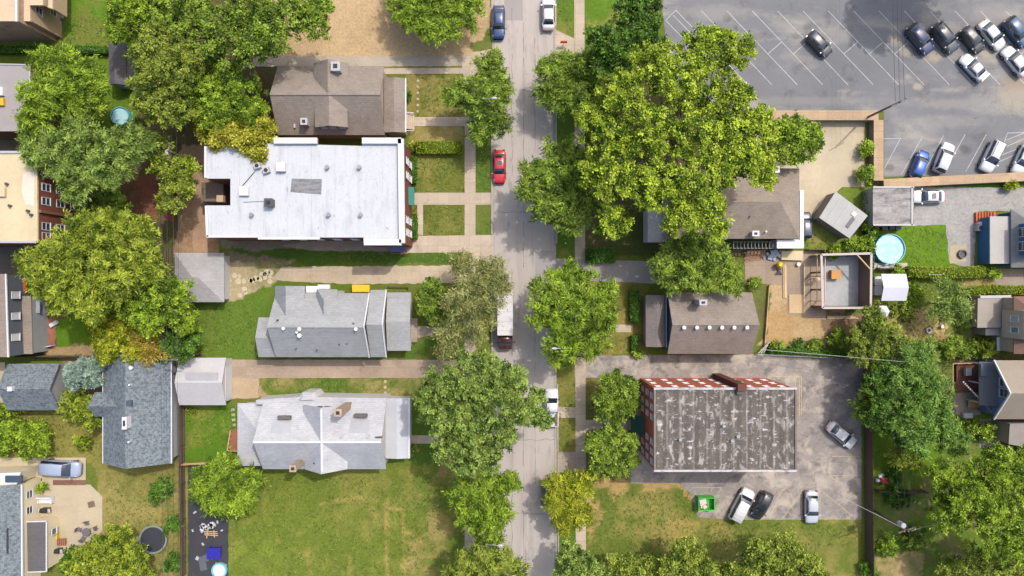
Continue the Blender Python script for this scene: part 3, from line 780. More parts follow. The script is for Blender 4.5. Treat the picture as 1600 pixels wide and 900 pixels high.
T('street_tree', 'enormous grey-green oak spreading over the street beside the white pickup', [(735, 588, 46), (692, 602, 38), (780, 598, 42), (722, 642, 46), (770, 640, 46), (812, 640, 28), (690, 650, 36), (742, 688, 44), (700, 700, 28), (760, 572, 26), (672, 625, 22), (804, 592, 24), (762, 712, 26), (728, 722, 24), (788, 680, 24), (836, 648, 18), (850, 655, 13), (840, 618, 12)], 15, 'grey', 'round')
T('street_tree', 'mid green feathery street tree right of the big lawn', [(750, 770, 34), (775, 762, 26), (726, 765, 26), (760, 808, 34), (740, 802, 26), (780, 800, 22), (760, 838, 24), (798, 752, 14)], 10, 'bright', 'feather')
T('street_tree', 'pale olive street tree at the bottom edge left of the road', [(740, 875, 32), (780, 880, 32), (715, 895, 24), (808, 890, 16), (760, 858, 22), (750, 915, 34)], 10, 'olive', 'feather')
# right of the street
T('street_tree', 'green street tree with a spiky outline below the red sign, right of the road', [(870, 112, 26), (908, 118, 32), (860, 148, 26), (898, 160, 34), (922, 148, 26), (882, 100, 18), (852, 108, 14), (912, 100, 16)], 8, 'green', 'feather')
T('broadleaf_tree', 'darkest green tree at the corner between sidewalk and striped parking lot', [(990, 32, 40), (962, 75, 36), (1008, 60, 32), (952, 108, 32), (938, 62, 22), (1000, 5, 34), (975, 130, 26)], 12, 'dark', 'chunky')
T('sycamore_tree', 'gigantic yellow-green sycamore towering over the brown roof and the parking lot edge', [(1092, 80, 36), (1140, 85, 36), (1020, 108, 40), (968, 150, 40), (1062, 130, 46), (1110, 150, 42), (950, 218, 44), (1010, 210, 50), (1080, 215, 50), (1140, 205, 40), (1182, 195, 30), (960, 285, 40), (1020, 290, 46), (1080, 290, 46), (1122, 268, 36), (958, 345, 28), (1062, 338, 34), (1106, 325, 28), (1160, 250, 36), (1196, 240, 30), (1190, 278, 20), (925, 190, 28), (920, 270, 20), (1112, 60, 18), (1152, 150, 22), (1120, 358, 16)], 18, 'syc', 'chunky', dens=.84)
T('street_tree', 'dark green street tree with paler left lobes, left of the giant sycamore', [(870, 250, 32), (852, 290, 36), (880, 300, 42), (832, 270, 20), (900, 262, 32), (890, 340, 32), (848, 325, 20), (910, 310, 26), (824, 300, 14)], 10, 'green', 'feather')
T('broadleaf_tree', 'fresh green tree overhanging the tan concrete yard by the brown roof', [(1235, 205, 26), (1258, 225, 24), (1240, 240, 18), (1220, 215, 20), (1266, 210, 14)], 8.5, 'bright', 'chunky')
T('street_tree', 'shaggy bright green street tree with a lamp poking out, right of the box truck', [(860, 450, 32), (910, 450, 36), (850, 490, 26), (890, 490, 40), (930, 480, 32), (882, 534, 34), (918, 530, 32), (944, 502, 20), (890, 425, 16), (870, 560, 12), (948, 455, 16)], 11, 'bright', 'feather')
T('broadleaf_tree', 'shaggy green tree overhanging the ridge side of the brown roof with six vents', [(1060, 402, 34), (1108, 402, 36), (1085, 428, 34), (1046, 432, 24), (1132, 430, 24), (1090, 380, 22), (1145, 448, 12), (1030, 412, 14)], 9.5, 'green', 'feather')
T('street_tree', 'round tree before the brick block, upper of the matching pair', [(955, 605, 26), (970, 632, 26), (942, 625, 20), (980, 606, 18), (960, 595, 16), (985, 630, 14), (945, 645, 12)], 8, 'green', 'round')
T('street_tree', 'round tree before the brick block, lower of the matching pair', [(950, 690, 30), (965, 720, 28), (940, 716, 24), (980, 692, 18), (958, 672, 18), (985, 715, 14), (925, 690, 14)], 8, 'green', 'round')
T('street_tree', 'golden yellow street tree hiding a dark parked car', [(875, 755, 22), (905, 755, 20), (892, 785, 22), (908, 802, 18), (882, 815, 18), (866, 788, 14), (915, 745, 12)], 7, 'amber', 'feather', dens=.9)
T('broadleaf_tree', 'dark grey-green tree at the bottom end of the right sidewalk', [(895, 870, 26), (918, 885, 24), (880, 892, 20), (905, 900, 26), (935, 895, 16)], 9, 'grey', 'round')
T('broadleaf_tree', 'small olive tree at the bottom edge, leftmost along the right lawn', [(985, 890, 26), (1012, 882, 18), (965, 882, 16), (995, 910, 26)], 7, 'olive', 'chunky')
T('broadleaf_tree', 'dark olive tree at the bottom edge with a pointed top, below the green dumpster', [(1070, 862, 28), (1050, 884, 26), (1095, 886, 24), (1070, 905, 34), (1115, 898, 18)], 9, 'olive', 'chunky')
T('broadleaf_tree', 'widest dark olive tree at the bottom edge, below the three parked cars', [(1190, 865, 28), (1225, 860, 28), (1166, 886, 26), (1258, 884, 26), (1214, 892, 32), (1140, 898, 18), (1200, 915, 40), (1275, 900, 16)], 10, 'olive', 'chunky')
T('broadleaf_tree', 'large fresh green tree with drooping sprays right of the dark fence', [(1410, 592, 34), (1440, 602, 36), (1402, 640, 34), (1440, 652, 38), (1470, 672, 30), (1430, 690, 24), (1425, 560, 26), (1490, 690, 22), (1455, 625, 28)], 10, 'fern', 'feather')
T('broadleaf_tree', 'deep green tree wedged between the dark fence and the fresh green drooping tree', [(1372, 592, 28), (1388, 570, 24), (1375, 625, 26), (1395, 665, 24), (1360, 650, 18)], 8, 'dark', 'round')
T('broadleaf_tree', 'light green tree leaning over the fence near the slanted silver car', [(1358, 622, 18), (1372, 640, 20), (1345, 640, 14), (1378, 612, 14)], 6, 'green', 'feather')
T('broadleaf_tree', 'olive tree over the lot corner below the roofless garage', [(1345, 530, 26), (1370, 512, 24), (1388, 532, 26), (1350, 556, 22), (1362, 490, 16), (1375, 560, 20)], 7, 'olive', 'fine')
T('broadleaf_tree', 'immense deep green tree filling the lower right corner', [(1490, 750, 36), (1540, 738, 38), (1590, 728, 34), (1480, 798, 34), (1530, 800, 42), (1580, 800, 40), (1612, 760, 36), (1560, 848, 34), (1500, 772, 34), (1462, 742, 20), (1600, 850, 34), (1560, 710, 18)], 14, 'bright', 'round')
T('broadleaf_tree', 'paler tree at the bottom right edge below the immense one', [(1522, 872, 26), (1480, 882, 22), (1568, 892, 28), (1500, 905, 26), (1595, 890, 24)], 7, 'olive', 'round')
T('broadleaf_tree', 'yellow-green sapling on the small lawn right of the dark fence', [(1412, 708, 16), (1425, 716, 12), (1400, 715, 10)], 4, 'lime', 'feather')
T('broadleaf_tree', 'tree standing beyond the top edge that shades the striped parking lot', [(1549, -116, 60), (1591, -98, 46), (1511, -98, 42), (1569, -144, 50), (1527, -134, 44)], 18, 'green', 'round')
T('broadleaf_tree', 'loose grey-green tree in the weedy yard left of the flat tan porch roof', [(1480, 470, 24), (1465, 488, 16), (1495, 485, 16), (1478, 450, 14)], 6, 'grey', 'wisp', dens=1.1)

# shrubs and hedges
SH = [
 ('dark round bush alone on the lawn right of the patio', 249, 766, 21, 2.6, 'dark'),
 ('small spindly bush on the lawn above the silver van', 130, 690, 14, 2.0, 'lime'),
 ('leafy green shrub above the trampoline against the fence', 270, 820, 15, 2.2, 'hedge'),
 ('leafy green shrub below the trampoline against the fence', 270, 878, 16, 2.2, 'hedge'),
 ('tall potted shrub at the corner of the cream wall', 66, 764, 8, 1.6, 'bright'),
 ('dark shrubs against the porch of the brown shingled house', 636, 152, 7, 1.1, 'dark'),
 ('round yellow-green shrub at the left end of the clipped hedge', 645, 230, 9, 1.2, 'yhedge'),
 ('bright shrub on the tan wall of the parking lot, upper one', 1354, 234, 13, 2.0, 'bright'),
 ('bright shrub on the tan wall of the parking lot, lower one', 1354, 274, 15, 2.2, 'bright'),
 ('bright shrub between the tilted shed and the stained flat garage', 1364, 338, 13, 2.2, 'bright'),
 ('small shrub beside the stained flat garage nearer the pool', 1360, 356, 11, 2, 'bright'),
 ('leafy shrub above the roofless garage, right of the others', 1352, 380, 16, 2.2, 'bright'),
 ('leafy shrub above the roofless garage, in the middle', 1330, 386, 14, 2, 'bright'),
 ('leafy shrub above the roofless garage, on the left', 1304, 393, 13, 1.6, 'bright'),
 ('yellowish shrub on the grass strip below the right end of the parking wall', 1578, 291, 10, 1.5, 'lime'),
 ('green shrub at the corner of the dirt yard', 1308, 530, 16, 2.4, 'bright'),
 ('low shrub below the dirt yard, left one', 1216, 540, 11, 1.4, 'green'),
 ('low dark shrub below the dirt yard, middle one', 1245, 540, 12, 1.4, 'dark'),
 ('low shrub below the dirt yard, right one', 1275, 540, 13, 1.6, 'green'),
 ('dark shrub right of the roofless garage shadow', 1362, 505, 12, 2, 'dark'),
 ('big shrub in the row above the blue walled house, leftmost', 1412, 548, 22, 3, 'green'),
 ('big shrub in the row above the blue walled house, second', 1445, 550, 22, 3, 'grey'),
 ('big shrub in the row above the blue walled house, third', 1485, 545, 20, 2.8, 'green'),
 ('big shrub in the row above the blue walled house, fourth', 1512, 546, 17, 2.6, 'green'),
 ('big shrub in the row above the blue walled house, rightmost', 1540, 545, 17, 2.8, 'lime'),
 ('shrub near the white hexagonal gazebo', 1402, 485, 11, 1.4, 'olive'),
 ('wide shrub on the weedy tan patch', 1418, 492, 12, 1.2, 'olive'),
 ('shrub beside the wooden deck post', 1508, 500, 13, 2, 'green'),
 ('shrub at the head of the weedy yard', 1425, 458, 22, 1.0, 'bright'),
 ('shrub behind the white carport', 1402, 425, 12, 1.4, 'bright'),
 ('shrub at the end of the vine row by the blue house', 1552, 428, 12, 1.8, 'bright'),
 ('shrub in front of the red stairs of the grey side roof', 1538, 672, 16, 2, 'bright'),
 ('shrub below the patio with the tan table', 1515, 668, 14, 1.8, 'green'),
 ('shrub by the white bags and the red barrow', 1398, 742, 14, 1.5, 'hedge'),
 ('ivy clump at the foot of the leaning pole', 1405, 778, 22, 1.4, 'dark'),
 ('bright shrub beside the lower end of the dark fence', 1386, 854, 18, 2.2, 'bright'),
 ('shrub in the shade right of the leaning pole', 1430, 842, 20, 2.2, 'green'),
 ('shrub below the lower end of the dark fence', 1358, 895, 16, 1.8, 'hedge'),
 ('shrub at the right edge beside the immense tree', 1590, 690, 16, 2.2, 'lime'),
 ('low shrub by the front corner of the brown house with six vents', 996, 552, 8, 1.2, 'bright'),
 ('low plant at the lower end of the left drive garage', 300, 640, 7, .8, 'olive'),
 ('dark shrub beside the door of the brick block', 992, 598, 9, 2, 'dark'),
 ('climbing green strip beside the small left garage', 276, 615, 7, 1.2, 'hedge'),
 ('ornamental shrub right of the white house porch', 648, 700, 6, 1, 'olive'),
 ('weedy shrub beside the right gable of the brown house', 1182, 445, 12, 1.2, 'green'),
]
for lab, x, y, r, h, c in SH:
    shrub('shrub', lab, x, y, r, h, c)
hedge('long clipped yellow-green hedge between two front lawns', [(650, 231), (721, 231)], 18, 1.3, 'yhedge')
hedge('clipped dark hedge above the green awning of the white flats', [(644.5, 246), (644.5, 287)], 13, 1.2)
hedge('clipped dark hedge below the green awning of the white flats', [(645.5, 335), (645.5, 374)], 12, 1.2)
hedge('low hedge in shade at the sidewalk under the giant sycamore', [(916, 399), (961, 399)], 22, 1.2)
hedge('tall narrow hedge before the brown house porch', [(991, 452), (991, 503)], 13, 1.4)
hedge('short hedge below the porch walk of the brown house with six vents', [(992, 523), (992, 545)], 10, 1.2)
hedge('dark line of hedge behind the top left lawn', [(-20, 78), (60, 78), (170, 79)], 10, 1.2)
hedge('viny hedge along the weedy yard right of the round pool', [(1415, 424), (1470, 427), (1535, 424)], 16, 1.6, 'yhedge')
hedge('viny hedge above the flat tan porch roof', [(1500, 456), (1545, 452), (1610, 454)], 12, 1.4, 'yhedge')
hedge('overgrown hedge along the wall below the brown house with six vents', [(1200, 547), (1340, 556)], 9, 1.2)
hedge('low green hedge under the wall at the back of the concrete yard', [(1356, 300), (1358, 440)], 8, 1.5)
# ------------------------------------------------------------------ buildings
def shingle(name, col, mott=.25, bw=.5, bh=.22, stain=None, scale=4):
    return surf(name, col, mott, scale, .16, .35, grid=(bw, bh, .14, (.72, .72, .72, 1), False), stain=stain, rough=.92, bump=.25)
R_BROWN = shingle('brown_shingle', S(166, 153, 142), .26, stain=(S(134, 118, 112), .5, .75, .5, (1, 1, 1), .5))
R_TAUPE = shingle('taupe_shingle', S(168, 154, 140), .26, stain=(S(140, 124, 114), .5, .75, .6, (1, 1, 1), .6))
R_GREY = shingle('grey_shingle', S(184, 186, 188), .14, stain=(S(160, 163, 165), .5, .75, .4, (.4, 2, 1), .7))
R_PALE = shingle('pale_shingle', S(212, 213, 219), .10, stain=(S(186, 188, 196), .5, .75, .4, (1, 1, 1), .6))
R_BLUE = shingle('blue_grey_shingle', S(142, 153, 160), .5, .4, .3, stain=(S(98, 107, 118), .46, .60, 2.6, (1, 1, 1), .85), scale=3.2)
R_SLATE = shingle('slate_shingle', S(160, 160, 162), .2)
R_DARK = shingle('dark_shingle', S(112, 110, 114), .16)
R_WHITE = surf('white_membrane', S(215, 217, 223), .12, 3, .08, .25, rough=.6, stain=(S(182, 184, 190), .50, .72, .45, (2.2, .6, 1), .6), stain2=(S(140, 138, 138), .625, .68, 1.5, (2.0, .9, 1), .6), stripe=(0, 1.0, .03, .22), streak=(S(170, 172, 178), 3.1, .03, .6, 0))
R_TANFLAT = surf('tan_membrane', S(226, 202, 170), .08, 2, .12, .2, stain=(S(196, 172, 144), .54, .8, .3, (1, 1, 1), .6))
R_CREAM = surf('cream_membrane', S(228, 210, 172), .08, 2, .12, .2, stain=(S(206, 184, 142), .54, .8, .3, (1, 1, 1), .6))
R_GREYFLAT = surf('grey_membrane', S(176, 168, 168), .08, 2, .1, .2, stain=(S(150, 144, 144), .54, .8, .3, (1, 1, 1), .5))
R_STAINED = surf('stained_roof', S(110, 102, 94), .6, 4, .35, .35, stripe=(0, 1.35, .45, .35), stain=(S(196, 189, 184), .545, .62, .9, (1.5, .75, 1), .75),
                 stain2=(S(234, 230, 230), .59, .65, 1.7, (.6, 1.3, 1), .8), streak=(S(190, 184, 178), 1.7, .16, .7, 0), rough=.9)
R_CONCFLAT = surf('weathered_flat_roof', S(176, 171, 168), .4, 3, .3, .4, stain=(S(112, 108, 108), .46, .64, .9, (.5, 1.6, 1), .9), stain2=(S(204, 200, 196), .6, .72, 1.0, (1, 1, 1), .7))
R_METAL = surf('shed_metal', S(176, 176, 176), .1, 2, .15, .4, rough=.5)
BRICK = surf('red_brick', S(214, 112, 82), .25, 5, .15, .5, grid=(.45, .16, .2, (.8, .75, .72, 1), True))
BRICK_D = surf('dark_red_brick', S(150, 88, 70), .25, 5, .2, .5, grid=(.45, .16, .2, (.8, .75, .72, 1), True))
STUCCO = surf('tan_stucco', S(206, 178, 148), .15, 3, .15, .5)
SIDING_W = surf('white_siding', S(226, 224, 222), .06, 3, .08, .6, stripe=(2, .2, .1, .3))
SIDING_G = surf('grey_siding', S(176, 178, 180), .1, 3, .1, .6, stripe=(2, .2, .1, .3))
SIDING_B = surf('blue_siding', S(60, 116, 166), .1, 3, .1, .6, stripe=(2, .2, .1, .3))
SIDING_B2 = surf('bright_blue_siding', S(120, 156, 224), .1, 3, .1, .6, stripe=(2, .2, .1, .3))
SIDING_T = surf('tan_siding', S(196, 178, 156), .1, 3, .1, .6, stripe=(2, .2, .1, .3))
SIDING_BR = surf('brown_siding', S(146, 122, 108), .15, 3, .15, .6, stripe=(2, .22, .12, .4))
WHITE = plain('white_trim', S(236, 236, 240), .5)
LGREY = plain('light_grey_paint', S(196, 196, 200), .6)
DGREY = plain('dark_grey_metal', S(84, 84, 90), .5)
BLACK = plain('black_rubber', S(40, 40, 44), .7)
CAPSTONE = surf('coping', S(214, 208, 210), .2, 2, .15, .5, stain=(S(140, 130, 128), .5, .62, 1.4, (1, 1, 1), .8))
GLASS = glassy('window_glass', S(70, 84, 100))
GLASS_L = glassy('sky_window', S(130, 146, 166))
WOOD = surf('deck_boards', S(170, 112, 84), .25, 6, .2, .6, stripe=(1, .16, .12, .55))
WOOD_L = surf('raw_timber', S(222, 186, 142), .2, 6, .15, .6)
WOOD_D = surf('dark_fence_wood', S(112, 94, 80), .3, 6, .25, .5, stripe=(1, .15, .12, .5))
REDWOOD = surf('red_deck_boards', S(168, 92, 72), .25, 6, .2, .6, stripe=(0, .3, .2, .5))
GREENCLOTH = plain('green_canvas', S(20, 132, 112), .7)
GALV = surf('galvanised', S(190, 192, 196), .1, 4, .1, .6, rough=.35, metal=.6)

def rectw(x0, y0, x1, y1, z):
    a = P(x0, y0, z); b = P(x1, y1, z)
    return a.x, b.y, b.x, a.y          # X0, Y0, X1, Y1

def gable(root, rect, axis, ze, zr, rmat, wmat, z0=0.0, oh=.35, t=.16, ridge=None, walls=True, trim=None, parent=None, rname='roof', ohg=None):
    X0, Y0, X1, Y1 = rectw(*rect, ze)
    if axis == 'y': a0, a1, b0, b1 = Y0, Y1, X0, X1
    else: a0, a1, b0, b1 = X0, X1, Y0, Y1
    bm = (b0 + b1) / 2 if ridge is None else ridge
    mk = (lambda a, b, z: (b, a, z)) if axis == 'y' else (lambda a, b, z: (a, b, z))
    prof = [(b0, ze), (bm, zr), (b1, ze), (b1, ze - t), (bm, zr - t), (b0, ze - t)]
    m = MB().prism([mk(a0, b, z) for b, z in prof], [mk(a1, b, z) for b, z in prof])
    ro = m.build(rname, rmat, root)
    if parent is not None: ro.parent = parent
    if walls:
        s0 = (zr - ze) / (bm - b0); s1 = (zr - ze) / (b1 - bm); e = t + .02
        pr = [(b0 + oh, z0), (b0 + oh, ze - e + s0 * oh), (bm, zr - e), (b1 - oh, ze - e + s1 * oh), (b1 - oh, z0)]
        og = oh if ohg is None else ohg
        w = MB().prism([mk(a0 + og, b, z) for b, z in pr], [mk(a1 - og, b, z) for b, z in pr])
        wo = w.build('wall', wmat, root)
        if parent is not None: wo.parent = parent
    if trim:
        for a in trim[1]:
            aa = a0 if a == 0 else a1
            k = MB()
            for (p, q) in (((b0, ze), (bm, zr)), ((bm, zr), (b1, ze))):
                k.beam(mk(aa, p[0], p[1] - .02), mk(aa, q[0], q[1] - .02), .16, .24)
            k.build('rake_board', trim[0], root)
    return ro

def ridgecap(root, rect, axis, ze, zr, mat, ro):
    X0, Y0, X1, Y1 = rectw(*rect, ze)
    if axis == 'x': a, b = (X0, (Y0 + Y1) / 2, zr + .01), (X1, (Y0 + Y1) / 2, zr + .01)
    else: a, b = ((X0 + X1) / 2, Y0, zr + .01), ((X0 + X1) / 2, Y1, zr + .01)
    o = MB().beam(a, b, .28, .06).build('ridge_cap', mat, root); o.parent = ro
    return o

def hip(root, rect, ze, zr, rmat, wmat, axis='x', in0=2.0, in1=2.0, z0=0.0, oh=.35, t=.16, ridge_f=.5, walls=True):
    X0, Y0, X1, Y1 = rectw(*rect, ze)
    if axis == 'x':
        ym = Y0 + (Y1 - Y0) * ridge_f; r0 = (X0 + in0, ym, zr); r1 = (X1 - in1, ym, zr)
    else:
        xm = X0 + (X1 - X0) * ridge_f; r0 = (xm, Y0 + in0, zr); r1 = (xm, Y1 - in1, zr)
    A, B, C, D = (X0, Y0, ze), (X1, Y0, ze), (X1, Y1, ze), (X0, Y1, ze)
    m = MB()
    if axis == 'x': fs = [(A, B, r1, r0), (B, C, r1), (C, D, r0, r1), (D, A, r0)]
    else: fs = [(A, B, r0), (B, C, r1, r0), (C, D, r1), (D, A, r0, r1)]
    for f in fs: m.poly(f)
    dn = lambda p: (p[0], p[1], p[2] - t)
    for f in fs: m.poly([dn(p) for p in reversed(f)])
    for p, q in ((A, B), (B, C), (C, D), (D, A)): m.poly([p, dn(p), dn(q), q])
    ro = m.build('roof', rmat, root, fix=False)
    if walls:
        MB().extr([(X0 + oh, Y0 + oh), (X1 - oh, Y0 + oh), (X1 - oh, Y1 - oh), (X0 + oh, Y1 - oh)], z0, ze - t - .01).build('wall', wmat, root)
    return ro

def flat(root, pts, z, rmat, wmat, z0=0.0, t=.2, inset=.06, roofname='roof', wallname='wall', slope=None):
    """flat roof slab over walls; pts are the roof's outline in the photo"""
    W = [P(x, y, z) for x, y in pts]
    c = sum(W, Vector()) / len(W)
    top = [(p.x, p.y, z + (slope(p) if slope else 0)) for p in W]
    ro = MB().prism([(x, y, zz - t) for x, y, zz in top], top).build(roofname, rmat, root)
    if wmat:
        q = [(p.x + (c.x - p.x) * inset * 2 / max(.5, (c - p).length), p.y + (c.y - p.y) * inset * 2 / max(.5, (c - p).length)) for p in W]
        MB().prism([(x, y, z0) for x, y in q], [(x, y, tz[2] - t - .005) for (x, y), tz in zip(q, top)]).build(wallname, wmat, root)
    return ro

def parapet(root, segs, z, hgt, w, mat):
    for (x0, y0, x1, y1) in segs:
        a = P(x0, y0, z); b = P(x1, y1, z)
        MB().beam((a.x, a.y, z + hgt / 2), (b.x, b.y, z + hgt / 2), w, hgt).build('parapet', mat, root)

def chimney(root, ro, x, y, z, hgt, sx, sy, mat, pot=None, name='chimney'):
    """base seen at (x, y) on a roof of height z"""
    p = P(x, y, z)
    o = MB().box((p.x, p.y, z + hgt / 2 - .5), (sx, sy, hgt + 1)).box((p.x, p.y, z + hgt + .05), (sx + .12, sy + .12, .14)).build(name, mat, root)
    o.parent = ro
    m = MB().box((p.x, p.y, z + hgt + .14), (sx * .5, sy * .5, .12)); k = m.build('flue', BLACK if pot is None else pot, root); k.parent = ro
    return o

def vent(root, ro, x, y, z, r=.13, hgt=.45, mat=None, name='vent_pipe'):
    p = P(x, y, z)
    o = MB().cyl(p.x, p.y, z - .3, z + hgt, r, 12).cyl(p.x, p.y, z + hgt, z + hgt + .06, r * 1.35, 12).build(name, mat or WHITE, root)
    o.parent = ro
    return o

def rvent(root, ro, x, y, z, s=(.5, .5, .3), mat=None, name='roof_vent', rz=0):
    p = P(x, y, z)
    o = MB().box((p.x, p.y, z + s[2] / 2 - .1), (s[0], s[1], s[2] + .2), rz).build(name, mat or WHITE, root)
    o.parent = ro
    return o

def window(root, c, nrm, w, h, frame=None, glass=None, bars=1):
    """a window standing proud of a wall at world point c, facing nrm (unit x or y direction)"""
    n = Vector(nrm); s = Vector((-n.y, n.x, 0)); c = Vector(c); k = Vector((0, 0, 1))
    m = MB(); f = .08
    for a, b in (((-w / 2, -h / 2), (w / 2, -h / 2)), ((-w / 2, h / 2), (w / 2, h / 2)), ((-w / 2, -h / 2), (-w / 2, h / 2)), ((w / 2, -h / 2), (w / 2, h / 2))):
        m.beam(c + s * a[0] + k * a[1] + n * .01, c + s * b[0] + k * b[1] + n * .01, f, f)
    for i in range(bars):
        m.beam(c - s * w / 2 + n * .02 + k * (h * ((i + 1) / (bars + 1) - .5)), c + s * w / 2 + n * .02 + k * (h * ((i + 1) / (bars + 1) - .5)), .07, .07)
    m.beam(c - s * (w / 2 + .08) - k * (h / 2 + .06) + n * .04, c + s * (w / 2 + .08) - k * (h / 2 + .06) + n * .04, .12, .08)
    fo = m.build('window', frame or WHITE, root)
    q = [c + s * a * w / 2 + k * b * h / 2 + n * .012 for a, b in ((-1, -1), (1, -1), (1, 1), (-1, 1))]
    po = MB().prism([p - n * .04 for p in q], q).build('pane', glass or GLASS, root); po.parent = fo
    return fo

def house(name, label, cat, x, y, group=None):
    return thing(name, label, cat, P(x, y, 0), 0, group)

# --- brown shingled house, upper left of the street
h = house('shingle_house', 'brown shingled house with crossed gables beside the white flat roof', 'house', 520, 165)
r = gable(h, (434, 103, 601, 211), 'x', 4.0, 7.0, R_BROWN, SIDING_T)
ridgecap(h, (434, 103, 601, 211), 'x', 4.0, 7.0, R_BROWN, r)
gable(h, (490, 99, 545, 154), 'y', 5.3, 6.98, R_BROWN, SIDING_T, oh=.25, z0=.1)
gable(h, (492, 140, 543, 199), 'y', 5.9, 6.96, R_BROWN, SIDING_G, z0=3.6, oh=.22)
X0, Y0, X1, Y1 = rectw(492, 140, 543, 199, 5.9)
for dx in (-1.2, 0, 1.2): window(h, ((X0 + X1) / 2 + dx, Y0 + .2, 5.1), (0, -1, 0), .8, .8)
gable(h, (600, 122, 633, 207), 'y', 3.1, 3.5, R_BROWN, SIDING_T, oh=.2)
m = MB(); a = P(634, 122, 3.05); b = P(634, 206, 3.05); m.beam(a, b, .16, .14); m.build('gutter', WHITE, h)
chimney(h, r, 531, 112, 5.0, 2.2, 1.1, 1.1, LGREY)
chimney(h, r, 479, 193, 4.8, 1.1, .8, .8, LGREY)
rvent(h, r, 461, 195, 4.6, (.2, .9, .25), LGREY)
m = MB()
for k in range(4):
    p = P(636 + k * 3, 190, 0); m.box((p.x + .1, p.y, .12 + .10 * (3 - k)), (.32, 2.4, .2 + .2 * (3 - k)))
m.build('porch_steps', CONC, h)
m = MB()
for yy in (176, 204):
    a = P(633, yy, 1.0); b = P(646, yy, .9); m.beam(a, b, .07, .07)
    for t_ in (0, .5, 1): q = a.lerp(b, t_); m.beam((q.x, q.y, 0.02), q, .06, .06)
m.build('handrail', WHITE, h)

# --- white flat roofed apartment block
h = house('apartment_block', 'large apartment block with a bright white flat roof, notched at its left side', 'apartment block', 480, 300)
Z = 8.0
pts = [(321, 229), (420, 224), (566, 228), (566, 219), (630, 219), (632, 381), (568, 381), (568, 371), (324, 371), (322, 321), (360, 321), (360, 279), (321, 279)]
r = flat(h, pts, Z, R_WHITE, BRICK_D, t=.3, inset=.08)
parapet(h, [(567, 221, 628, 221), (627, 218, 629, 380), (570, 379, 628, 379), (430, 221, 497, 221)], Z, .55, .75, WHITE)
parapet(h, [(324, 369.5, 404, 369.5), (404, 372.5, 500, 372.5), (322, 229, 322, 278), (323, 322, 325, 370)], Z + .01, .22, .3, WHITE)
# light well walls and door
m = MB(); a = P(361.5, 280, Z - .35); b = P(361.5, 320, Z - .35); m.beam((a.x, a.y, 4), (b.x, b.y, 4), .18, 7.2); m.build('light_well', BRICK, h)
a = P(332, 300, 3.4); MB().box((a.x, a.y, 1.7), (3.0, 2.6, 3.4)).build('rear_porch', surf('dark_porch', S(132, 114, 104), .25), h)
rvent(h, r, 346, 311, 4.6, (.9, .9, .5), STUCCO)
# dark patch of old roofing
a = P(455, 280, Z); W4 = [P(456, 279, Z), P(503, 280, Z), P(502, 304, Z), P(454, 300, Z)]
o = MB().prism([(p.x, p.y, Z + .004) for p in W4], [(p.x, p.y, Z + .03) for p in W4]).build('roof_patch', surf('bare_patch', S(150, 150, 152), .35, 5, .2, .8, stain=(S(110, 110, 112), .5, .62, 1.6, (.5, 2, 1), .8)), h); o.parent = r
rvent(h, r, 441, 262, Z, (1.15, 1.15, .7), WHITE, 'roof_hatch'); rvent(h, r, 383, 299, Z, (1.2, 1.2, .5), WHITE, 'roof_hatch')
o = chimney(h, r, 424, 318, Z, 1.0, .95, .95, DGREY)
for x, y in ((513, 262), (563, 262), (395, 336), (515, 336), (565, 336)): vent(h, r, x, y, Z, .2, .6, GALV)
for x, y, s in ((404, 260, .9), (418, 267, .8)):
    p = P(x, y, Z); o = MB().box((p.x, p.y, Z + .35), (.8, .7, .6), .3).build('air_conditioner', LGREY, h); o.parent = r
    k = MB().cyl(p.x, p.y, Z + .65, Z + .70, .26, 14).build('fan_grille', BLACK, h); k.parent = r
m = MB(); m.tube(P(398, 268, Z + .1), P(379, 290, Z + .1), .05); o = m.build('conduit', DGREY, h); o.parent = r
m = MB(); m.tube(P(380, 316, Z + .06), P(420, 314, Z + .06), .025); o = m.build('conduit', DGREY, h); o.parent = r
for k in range(6):
    a = P(410 + 26 * k, 373, 0); window(h, (a.x + 5, P(0, 371, Z).y - .06, 5.6), (0, -1, 0), .9, 1.4)
for zz in (2.0, 5.0):
    for yy in (245, 268, 340, 360):
        a = P(631, yy, Z); window(h, (a.x - .05, a.y, zz), (1, 0, 0), .9, 1.4)
# green awning and the blue stair cover
a = P(631, 306, 3.2)
m = MB().prism([(a.x - .3, a.y - 1.25, 3.5), (a.x - .3, a.y + 1.25, 3.5), (a.x - .3, a.y + 1.25, 3.4), (a.x - .3, a.y - 1.25, 3.4)],
               [(a.x + 1.35, a.y - 1.25, 2.9), (a.x + 1.35, a.y + 1.25, 2.9), (a.x + 1.35, a.y + 1.25, 2.5), (a.x + 1.35, a.y - 1.25, 2.5)])
m.build('awning', GREENCLOTH, h)
m = MB()
for s in (-1.2, 1.2): m.tube((a.x + 1.3, a.y + s, 0.02), (a.x + 1.3, a.y + s, 2.52), .05)
m.build('awning_pole', DGREY, h)
a = P(622, 385, 1.0)
MB().prism([(a.x - 1.1, a.y - .8, 1.0), (a.x + 1.1, a.y - .8, 1.0), (a.x + 1.1, a.y + 1.0, 1.7), (a.x - 1.1, a.y + 1.0, 1.7)], [(a.x - 1.1, a.y - .8, 1.06), (a.x + 1.1, a.y - .8, 1.06), (a.x + 1.1, a.y + 1.0, 1.76), (a.x - 1.1, a.y + 1.0, 1.76)]).build('stair_cover', plain('blue_plastic', S(96, 104, 150), .3), h)
m = MB()
for (x0, y0, x1, y1) in ((610, 396, 637, 396), (637, 376, 637, 396)):
    m.beam(P(x0, y0, .95), P(x1, y1, .95), .07, .07)
    for t_ in (0, .33, .66, 1):
        q = P(x0, y0, .95).lerp(P(x1, y1, .95), t_); m.beam((q.x, q.y, .02), q, .05, .05)
